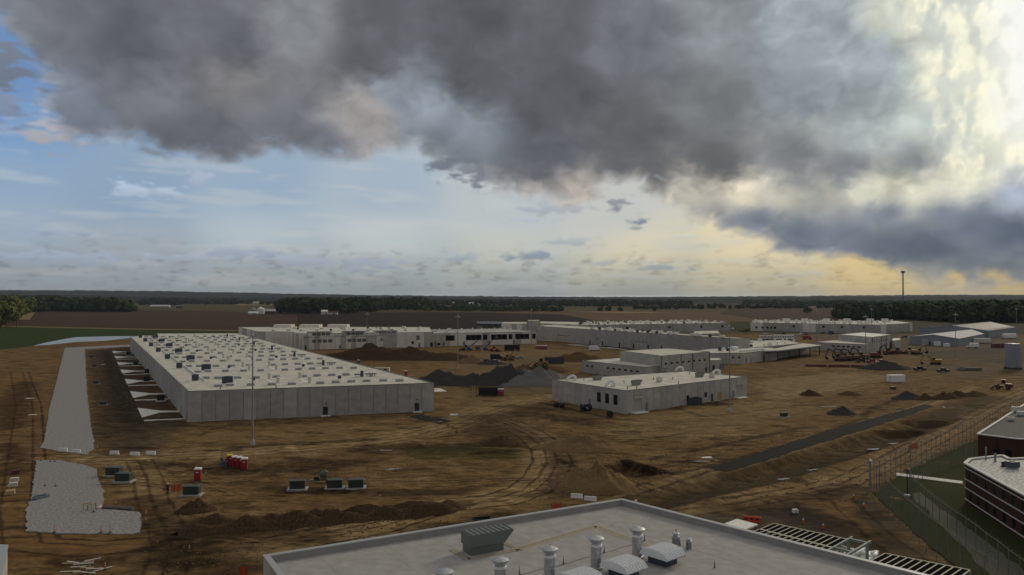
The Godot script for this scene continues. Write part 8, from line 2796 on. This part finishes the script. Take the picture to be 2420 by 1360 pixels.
# ------------------------------------------------------------------ trees and far things
func crown_mesh(seed_: int, lobes: int, leaves: int, size: float, tall: float, c0: Color, c1: Color) -> ArrayMesh:
	var r := RandomNumberGenerator.new()
	r.seed = seed_
	var centres := []
	for i in lobes:
		var a := r.randf() * TAU
		var y := r.randf_range(0.25, 0.92)
		var w := 0.62 * sin(clampf(y * 1.12, 0.1, 1.0) * PI * 0.86 + 0.25)
		centres.append([Vector3(cos(a) * w * r.randf_range(0.3, 1.0), y * tall, sin(a) * w * r.randf_range(0.3, 1.0)), r.randf_range(0.2, 0.36)])
	var s := SurfaceTool.new()
	s.begin(Mesh.PRIMITIVE_TRIANGLES)
	for i in leaves:
		var q: Array = centres[r.randi() % lobes]
		var d := Vector3(r.randfn(), r.randfn() * 0.8, r.randfn()).normalized()
		var p: Vector3 = q[0] + d * q[1] * (0.55 + 0.5 * sqrt(r.randf()))
		var u := d.cross(Vector3(r.randfn(), r.randfn(), r.randfn())).normalized()
		var v := (d + Vector3(r.randfn(), r.randfn(), r.randfn()) * 0.5).cross(u).normalized()
		var k := size * r.randf_range(0.6, 1.3)
		var c := c0.lerp(c1, r.randf())
		s.set_smooth_group(-1)
		for w in [[-0.5, -0.4], [0.1, -0.7], [0.6, 0.1], [-0.5, -0.4], [0.6, 0.1], [-0.1, 0.7]]:
			s.set_color(c)
			s.add_vertex(p + u * w[0] * k + v * w[1] * k)
	s.generate_normals()
	return s.commit()


func trunk_mesh() -> ArrayMesh:
	var s := st()
	tube(s, Vector3(0, -0.06, 0), Vector3(0.01, 0.3, 0), 0.035, 0.026, 7)
	tube(s, Vector3(0.01, 0.3, 0), Vector3(0.0, 0.75, 0.01), 0.026, 0.01, 6)
	for i in 5:
		var a := i * 2.4
		tube(s, Vector3(0.01, 0.25 + i * 0.08, 0), Vector3(cos(a) * 0.24, 0.45 + i * 0.09, sin(a) * 0.24), 0.014, 0.005, 5)
	return mesh_of(s)


func build_trees() -> void:
	var crowns := [
		crown_mesh(1, 14, 520, 0.13, 1.0, Color(0.08, 0.105, 0.03), Color(0.16, 0.18, 0.055)), crown_mesh(2, 12, 480, 0.13, 1.0, Color(0.05, 0.075, 0.025), Color(0.1, 0.125, 0.045)),
		crown_mesh(3, 16, 540, 0.12, 1.05, Color(0.1, 0.12, 0.035), Color(0.2, 0.2, 0.06)), crown_mesh(4, 10, 420, 0.14, 0.95, Color(0.04, 0.06, 0.025), Color(0.08, 0.1, 0.04)),
	]
	var trunk := trunk_mesh()
	var r := RandomNumberGenerator.new()
	r.seed = 12
	# the wood's edge at the left, tree by tree
	var grove := [[-550,-837,27,0],[-571,-884,27,2],[-570,-896,28,0],[-630,-965,28,1],[-628,-996,28,2],[-669,-1046,29,0],[-688,-1101,29,0],[-737,-1162,30,1],[-749,-1206,30,2],[-806,-1280,30,0],[-842,-1364,30,0],[-823,-1280,30,1],[-910,-1459,31,1],[-919,-1493,31,0],[-946,-1493,31,0],[-1021,-1651,32,1],[-1006,-1651,32,0],[-1098,-1792,33,2],[-1065,-1767,33,0],[-1060,-1695,32,0],[-1103,-1845,32,1],[-1126,-1901,31,0],[-1152,-1901,33,1],[-1131,-1930,30,0],[-1139,-1960,28,1],[-1192,-1991,33,0],[-1146,-1991,26,0],[-1214,-2056,31,1]]
	var n := 0
	for q in grove:
		var p := Vector3(q[0], 0, q[1])
		var t := thing("broadleaf_tree", ["light green tree at the edge of the wood on the left", "dark green tree in the wood on the left", "yellowish green tree at the edge of the wood on the left"][mini(q[3], 2)], "tree", p, r.randf() * TAU, "trees of the wood on the left")
		var k: float = q[2]
		var tr := node_of("trunk", trunk, M.bark, t)
		tr.scale = Vector3.ONE * k
		var cr := node_of("crown", crowns[q[3]], M.leaf, t)
		cr.scale = Vector3(k * r.randf_range(0.85, 1.1), k * r.randf_range(0.9, 1.02), k * r.randf_range(0.85, 1.1))
		n += 1
	# single trees among the far fields
	var lone := [[-199,-1845,13,2,"yellowish tree alone at the edge of the dark field"],[-225,-1901,12,1,"dark tree beside the yellowish one by the dark field"],[115,-1901,12,1,"dark bush tree left of the tan stubble"],[223,-1845,13,3,"dark tree clump behind the tan stubble, left"],[204,-1845,11,1,"small tree left of the dark clump behind the stubble"],[248,-1845,10,3,"small dark tree right of the clump behind the stubble"],[335,-1901,9,1,"low tree on the right far hedge"],[634,-2509,14,3,"dark round tree in the right far fields"],[-883,-1845,17,2,"yellow-green tree at the right end of the dark grove"],[-847,-1792,13,1,"small tree right of the yellow-green one by the grove"],[608,-1651,12,3,"dark hedge tree on the right field edge"],[-321,-1651,14,3,"dark tree behind the farmhouse roofs"],[-38,-1792,10,1,"low tree on the middle field edge"]]
	for q in lone:
		var p := Vector3(q[0], 0, q[1])
		var t := thing("broadleaf_tree", q[4], "tree", p, r.randf() * TAU, "single trees in the far fields")
		var k: float = q[2]
		node_of("trunk", trunk, M.bark, t).scale = Vector3.ONE * k
		node_of("crown", crowns[q[3]], M.leaf, t).scale = Vector3(k * 1.15, k, k * 1.15)
	# woods that read as one mass
	var small := [crown_mesh(21, 9, 120, 0.26, 1.0, Color(0.035, 0.055, 0.025), Color(0.075, 0.095, 0.04)), crown_mesh(22, 8, 110, 0.28, 1.0, Color(0.055, 0.075, 0.03), Color(0.1, 0.12, 0.05))]
	var woods := [
		["dark grove behind the brown field on the left", [[-1082,-1845],[-1044,-1872],[-933,-1818],[-853,-1792],[-1001,-2091],[-1296,-2323],[-1355,-2240]], 260, 24.0, 29.0, 0],
		["green wood behind the trees at the left edge", [[-916,-1280],[-974,-1530],[-1026,-1695],[-1114,-1960],[-1413,-2509],[-1815,-2851],[-1795,-2509]], 320, 32.0, 36.0, 1],
		["low wood beyond the meadow on the left", [[-1529,-3301],[-1304,-3136],[-1716,-4181],[-1192,-3484],[-1650,-4824],[-2420,-5226]], 300, 20.0, 26.0, 0],
		["dark trees behind the silos and farmhouses", [[-471,-1651],[-381,-1608],[-313,-1651],[-320,-1960],[-220,-2091],[-314,-2987],[-608,-3301],[-941,-3301]], 460, 23.0, 29.0, 0],
		["hedge trees behind the dark ploughed field", [[-206,-1960],[-110,-1901],[29,-1845],[126,-1845],[121,-2091],[-134,-2323],[-244,-2323]], 260, 7.0, 12.0, 1],
		["tree line across the middle distance", [[-613,-2987],[-173,-2987],[273,-2727],[676,-2987],[887,-3920],[-495,-4480],[-858,-4181]], 520, 16.0, 22.0, 0],
		["hedges in the right far fields", [[330,-2163],[578,-2240],[965,-2367],[1044,-2560],[634,-2460],[354,-2323]], 150, 8.0, 13.0, 0],
		["near part of the dark wood on the right", [[481,-1184],[510,-1141],[599,-1184],[814,-1608],[660,-1608]], 420, 16.0, 20.0, 0],
		["tall dark wood at the right edge", [[564,-1141],[590,-1028],[687,-1028],[778,-1063],[1176,-1608],[1122,-1792],[795,-1608]], 640, 20.0, 24.0, 0],
		["far trees behind the right wood", [[955,-3301],[1224,-2613],[1248,-1960],[1434,-1960],[1994,-2727],[2178,-4181],[1297,-4480]], 620, 14.0, 20.0, 1],
		["far trees behind the left wood", [[-2275,-3301],[-1708,-3689],[-921,-3301],[-1345,-4824],[-2904,-6271],[-3930,-5701]], 420, 14.0, 19.0, 0],
	]
	for w in woods:
		var poly := PackedVector2Array()
		var box := Rect2()
		for c in w[1]:
			var g := Vector3(c[0], 0, c[1])
			var p := Vector2(g.x, g.z)
			box = Rect2(p, Vector2.ZERO) if poly.is_empty() else box.expand(p)
			poly.append(p)
		var mm := MultiMesh.new()
		mm.transform_format = MultiMesh.TRANSFORM_3D
		mm.use_colors = true
		mm.mesh = small[w[5]]
		mm.instance_count = w[2]
		var i := 0
		var tries := 0
		while i < w[2] and tries < 60000:
			tries += 1
			var p := Vector2(r.randf_range(box.position.x, box.end.x), r.randf_range(box.position.y, box.end.y))
			if not Geometry2D.is_point_in_polygon(p, poly):
				continue
			var k := r.randf_range(w[3], w[4]) * (0.62 + 0.55 * r.randf())
			var b := Basis(Vector3.UP, r.randf() * TAU).scaled(Vector3(k * r.randf_range(0.9, 1.35), k, k * r.randf_range(0.9, 1.35)))
			mm.set_instance_transform(i, Transform3D(b, Vector3(p.x, -0.12 * k, p.y)))
			var v := r.randf_range(0.7, 1.25)
			mm.set_instance_color(i, Color(v * r.randf_range(0.9, 1.2), v, v * r.randf_range(0.85, 1.0)))
			i += 1
		mm.visible_instance_count = i
		var o := MultiMeshInstance3D.new()
		o.name = numbered("forest")
		o.multimesh = mm
		o.material_override = M.leaf
		o.set_meta("kind", "stuff")
		o.set_meta("label", w[0])
		o.set_meta("category", "wood")
		add_child(o)


func ridge(called: String, depth: float, tops: Array, m: Material, rough: float, seed_: int, step: float, base_y := -2.0) -> void:
	# tops: [x, height] along a line at that depth
	var n := noise(seed_, 1.0 / (step * 2.2), 3)
	var s := SurfaceTool.new()
	s.begin(Mesh.PRIMITIVE_TRIANGLES)
	s.set_smooth_group(-1)
	var cols := int((tops[-1][0] - tops[0][0]) / step)
	var rows := 7
	var grid := []
	for i in cols + 1:
		var x: float = tops[0][0] + i * step
		var k := 0
		while k < tops.size() - 2 and tops[k + 1][0] < x:
			k += 1
		var h: float = lerpf(tops[k][1], tops[k + 1][1], smoothstep(tops[k][0], tops[k + 1][0], x))
		var col := []
		for j in rows + 1:
			var f := float(j) / rows
			var y := base_y + (h - base_y) * pow(f, 0.8) + rough * n.get_noise_2d(x, j * step * 1.7) * (0.4 + 0.6 * f) * (1.0 if j else 0.0)
			col.append(Vector3(x + step * 0.3 * n.get_noise_2d(x + 99.0, j * step), y, -depth - f * depth * 0.16 + step * 0.5 * n.get_noise_2d(x, j * 31.0)))
		col.append(Vector3(x, base_y, -depth * 1.3))
		grid.append(col)
	for i in cols:
		for j in rows + 1:
			quad(s, grid[i][j + 1], grid[i + 1][j + 1], grid[i + 1][j], grid[i][j])
	s.generate_normals()
	var o := node_of(called, s.commit(), m, self)
	o.set_meta("kind", "structure")


func build_far_land() -> void:
	noisy("wooded_mid", srgb(32, 38, 28), srgb(54, 58, 42), 120.0, 1.0, 62, 0.0, 0.03, 6)
	ridge("hills", 6500.0, [[-6500.0, 112.0], [-4140.0, 98.0], [-3400.0, 92.0], [-2600.0, 78.0], [-1900.0, 64.0], [-1200.0, 52.0], [-500.0, 45.0], [300.0, 38.0], [1100.0, 36.0], [1800.0, 39.0], [2600.0, 45.0], [3400.0, 52.0], [4140.0, 56.0], [6500.0, 62.0]], M.wooded_mid, 5.0, 71, 28.0)
	ridge("hills", 4200.0, [[-4200.0, 52.0], [-2650.0, 46.0], [-2100.0, 34.0], [-1500.0, 30.0], [-900.0, 24.0], [-200.0, 27.0], [400.0, 22.0], [900.0, 26.0], [1300.0, 24.0], [1900.0, 30.0], [2650.0, 36.0], [4200.0, 40.0]], M.wooded_mid, 6.0, 72, 16.0)
	# silos, barn and farmhouses
	for i in 2:
		var p := Vector3(-517.88, 0, -1608.33)
		if i == 1:
			p = Vector3(-496.29, 0, -1587.97)
		var t := thing("grain_silo", ["grain silo left of the red barn, left one", "brighter grain silo beside the red barn"][i], "silo", p, 0.0, "pair of grain silos")
		var k: float = [6.2, 7.0][i]
		pieces(t, "drum", M.steel_dull if i == 0 else M.hood_white, func(s): lathe(s, Vector3.ZERO, [[k, -0.3], [k, 8.0 + i * 2.0]], 24))
		pieces(t, "cone_roof", M.steel_dull if i == 0 else M.hood_white, func(s): lathe(s, Vector3(0, 8.0 + i * 2.0, 0), [[k * 1.03, 0.0], [k * 0.5, 2.4], [0.6, 4.0], [0.5, 4.6]], 24))
		for y in [2.0, 4.0, 6.0]:
			pieces(t, "ring", M.coping_light, func(s): tube(s, Vector3(0, y, 0), Vector3(0, y + 0.2, 0), k * 1.012, k * 1.012, 24, false))
	var farm := [[Vector3(-498.70, 0, -1548.77), Vector3(17, 3.0, 9), 0.0, M.white_dirty, M.white, "low white farm store in front of the silos"], [Vector3(-471.93, 0, -1568.13), Vector3(20, 6.0, 14), 0.25, M.red_dull, M.coping_light, "red barn right of the silos"], [Vector3(-357.39, 0, -1529.89), Vector3(11, 6.0, 10), 0.4, M.white_dirty, M.white, "white gabled farmhouse at the edge of the dark field"], [Vector3(-347.14, 0, -1548.77), Vector3(22, 3.6, 10), 0.1, M.white_dirty, M.red_dull, "low red roofed farm building beside the farmhouse"], [Vector3(-389.54, 0, -2056.44), Vector3(20, 4.5, 12), 0.1, M.white_dirty, M.white, "white roofed house among the dark trees"], [Vector3(-357.08, 0, -2056.44), Vector3(22, 4.0, 12), 0.0, M.white_dirty, M.white_dirty, "second pale house among the dark trees"], [Vector3(-246.42, 0, -2090.71), Vector3(12, 6.0, 10), 0.2, M.white_dirty, M.white, "white house near the yellowish tree"], [Vector3(-1498.86, 0, -2613.28), Vector3(24, 6.5, 14), 0.1, M.white_dirty, M.white, "white house at the edge of the left wood"], [Vector3(-1384.78, 0, -2508.77), Vector3(20, 7.0, 12), 0.3, M.white, M.white_dirty, "second white house right of the left wood"], [Vector3(-1120.74, 0, -2559.96), Vector3(60, 4.0, 16), 0.0, M.steel_dull, M.white_dirty, "long low poultry shed in the meadow"], [Vector3(-1015.96, 0, -2459.58), Vector3(20, 5.0, 12), 0.0, M.dark, M.coping, "dark barn right of the long poultry shed"], [Vector3(-271.35, 0, -3484.24), Vector3(46, 6.0, 20), 0.0, M.white_dirty, M.white, "far white roofed shed in the middle, left one"], [Vector3(-158.77, 0, -3390.09), Vector3(44, 6.0, 20), 0.0, M.white_dirty, M.white, "far white roofed shed in the middle, right one"], [Vector3(-1245.84, 0, -3919.72), Vector3(60, 6.0, 20), 0.0, M.bar_tan, M.bar_tan, "far tan farm roofs beyond the meadow"], [Vector3(135.39, 0, -3216.26), Vector3(26, 8.0, 16), 0.1, M.stone_grey, M.coping, "small far grey barn in the middle"], [Vector3(990.07, 0, -2090.71), Vector3(28, 6.0, 14), 0.0, M.white_dirty, M.bar_tan, "far pale roof above the right wood"], [Vector3(1031.19, 0, -2056.44), Vector3(26, 6.0, 14), 0.1, M.white_dirty, M.field_tan, "second far pale roof above the right wood"]]
	for q in farm:
		var size: Vector3 = q[1]
		var t := thing("farm_building", q[5], "farm building", q[0], q[2], "farm buildings on the plain")
		pieces(t, "wall", q[3], func(s): bx(s, Vector3(0, size.y * 0.5 - 0.2, 0), Vector3(size.x, size.y + 0.4, size.z)))
		pieces(t, "roof", q[4], func(s):
			var h := size.y
			var e := size.x * 0.5 + 0.5
			var w := size.z * 0.5 + 0.6
			var up := size.z * 0.3
			quad(s, Vector3(-e, h + up, 0), Vector3(e, h + up, 0), Vector3(e, h - 0.1, w), Vector3(-e, h - 0.1, w))
			quad(s, Vector3(e, h + up, 0), Vector3(-e, h + up, 0), Vector3(-e, h - 0.1, -w), Vector3(e, h - 0.1, -w))
			tri(s, Vector3(e, h + up, 0), Vector3(e, h - 0.1, -w), Vector3(e, h - 0.1, w))
			tri(s, Vector3(-e, h + up, 0), Vector3(-e, h - 0.1, w), Vector3(-e, h - 0.1, -w)))
		pieces(t, "door", M.dark, func(s): bx(s, Vector3(size.x * 0.2, size.y * 0.3, size.z * 0.5 + 0.04), Vector3(minf(3.0, size.x * 0.2), size.y * 0.6, 0.08)))
	# the water tower on the right horizon
	var base := Vector3(1752.54, 38.68, -3600.00)
	base.y = 0.0
	var wt := thing("water_tower", "slim far water tower with a flat wide tank on the right horizon", "water tower", base)
	pieces(wt, "tank", M.unit_dark, func(s): lathe(s, Vector3.ZERO, [[3.0, 140.0], [9.5, 145.0], [9.5, 149.0], [5.0, 151.0], [1.0, 152.0]], 20))
	pieces(wt, "stem", M.unit_dark, func(s): lathe(s, Vector3.ZERO, [[3.4, -1.0], [3.0, 60.0], [2.6, 142.0]], 14))
	pieces(wt, "antenna", M.unit_dark, func(s): bx(s, Vector3(4.0, 52.0, 0), Vector3(4.0, 3.0, 2.0)))


func stage(called: String, since: int) -> int:
	print(called, " ", Time.get_ticks_msec() - since)
	return Time.get_ticks_msec()


func build_all(env: Environment) -> void:
	make_materials()
	build_ground()
	build_far_land()
	build_long_building()
	build_middle_building()
	build_halls()
	build_window_block()
	build_far_buildings()
	build_sheds()
	build_near_building()
	build_brick_buildings()
	build_yard()
	build_fences()
	build_masts()
	build_trees()
	build_heaps()
	build_containers()
	build_vehicles()
	build_cabinets()
	build_toilets()
	build_small_things()
	build_person()
	build_rubble()
	# thin evening haze over the plain
	if HAZE > 0.0:
		env.fog_enabled = true
		env.fog_density = HAZE
		env.fog_light_color = Color(0.80, 0.86, 0.95)


const HAZE := 0.00003
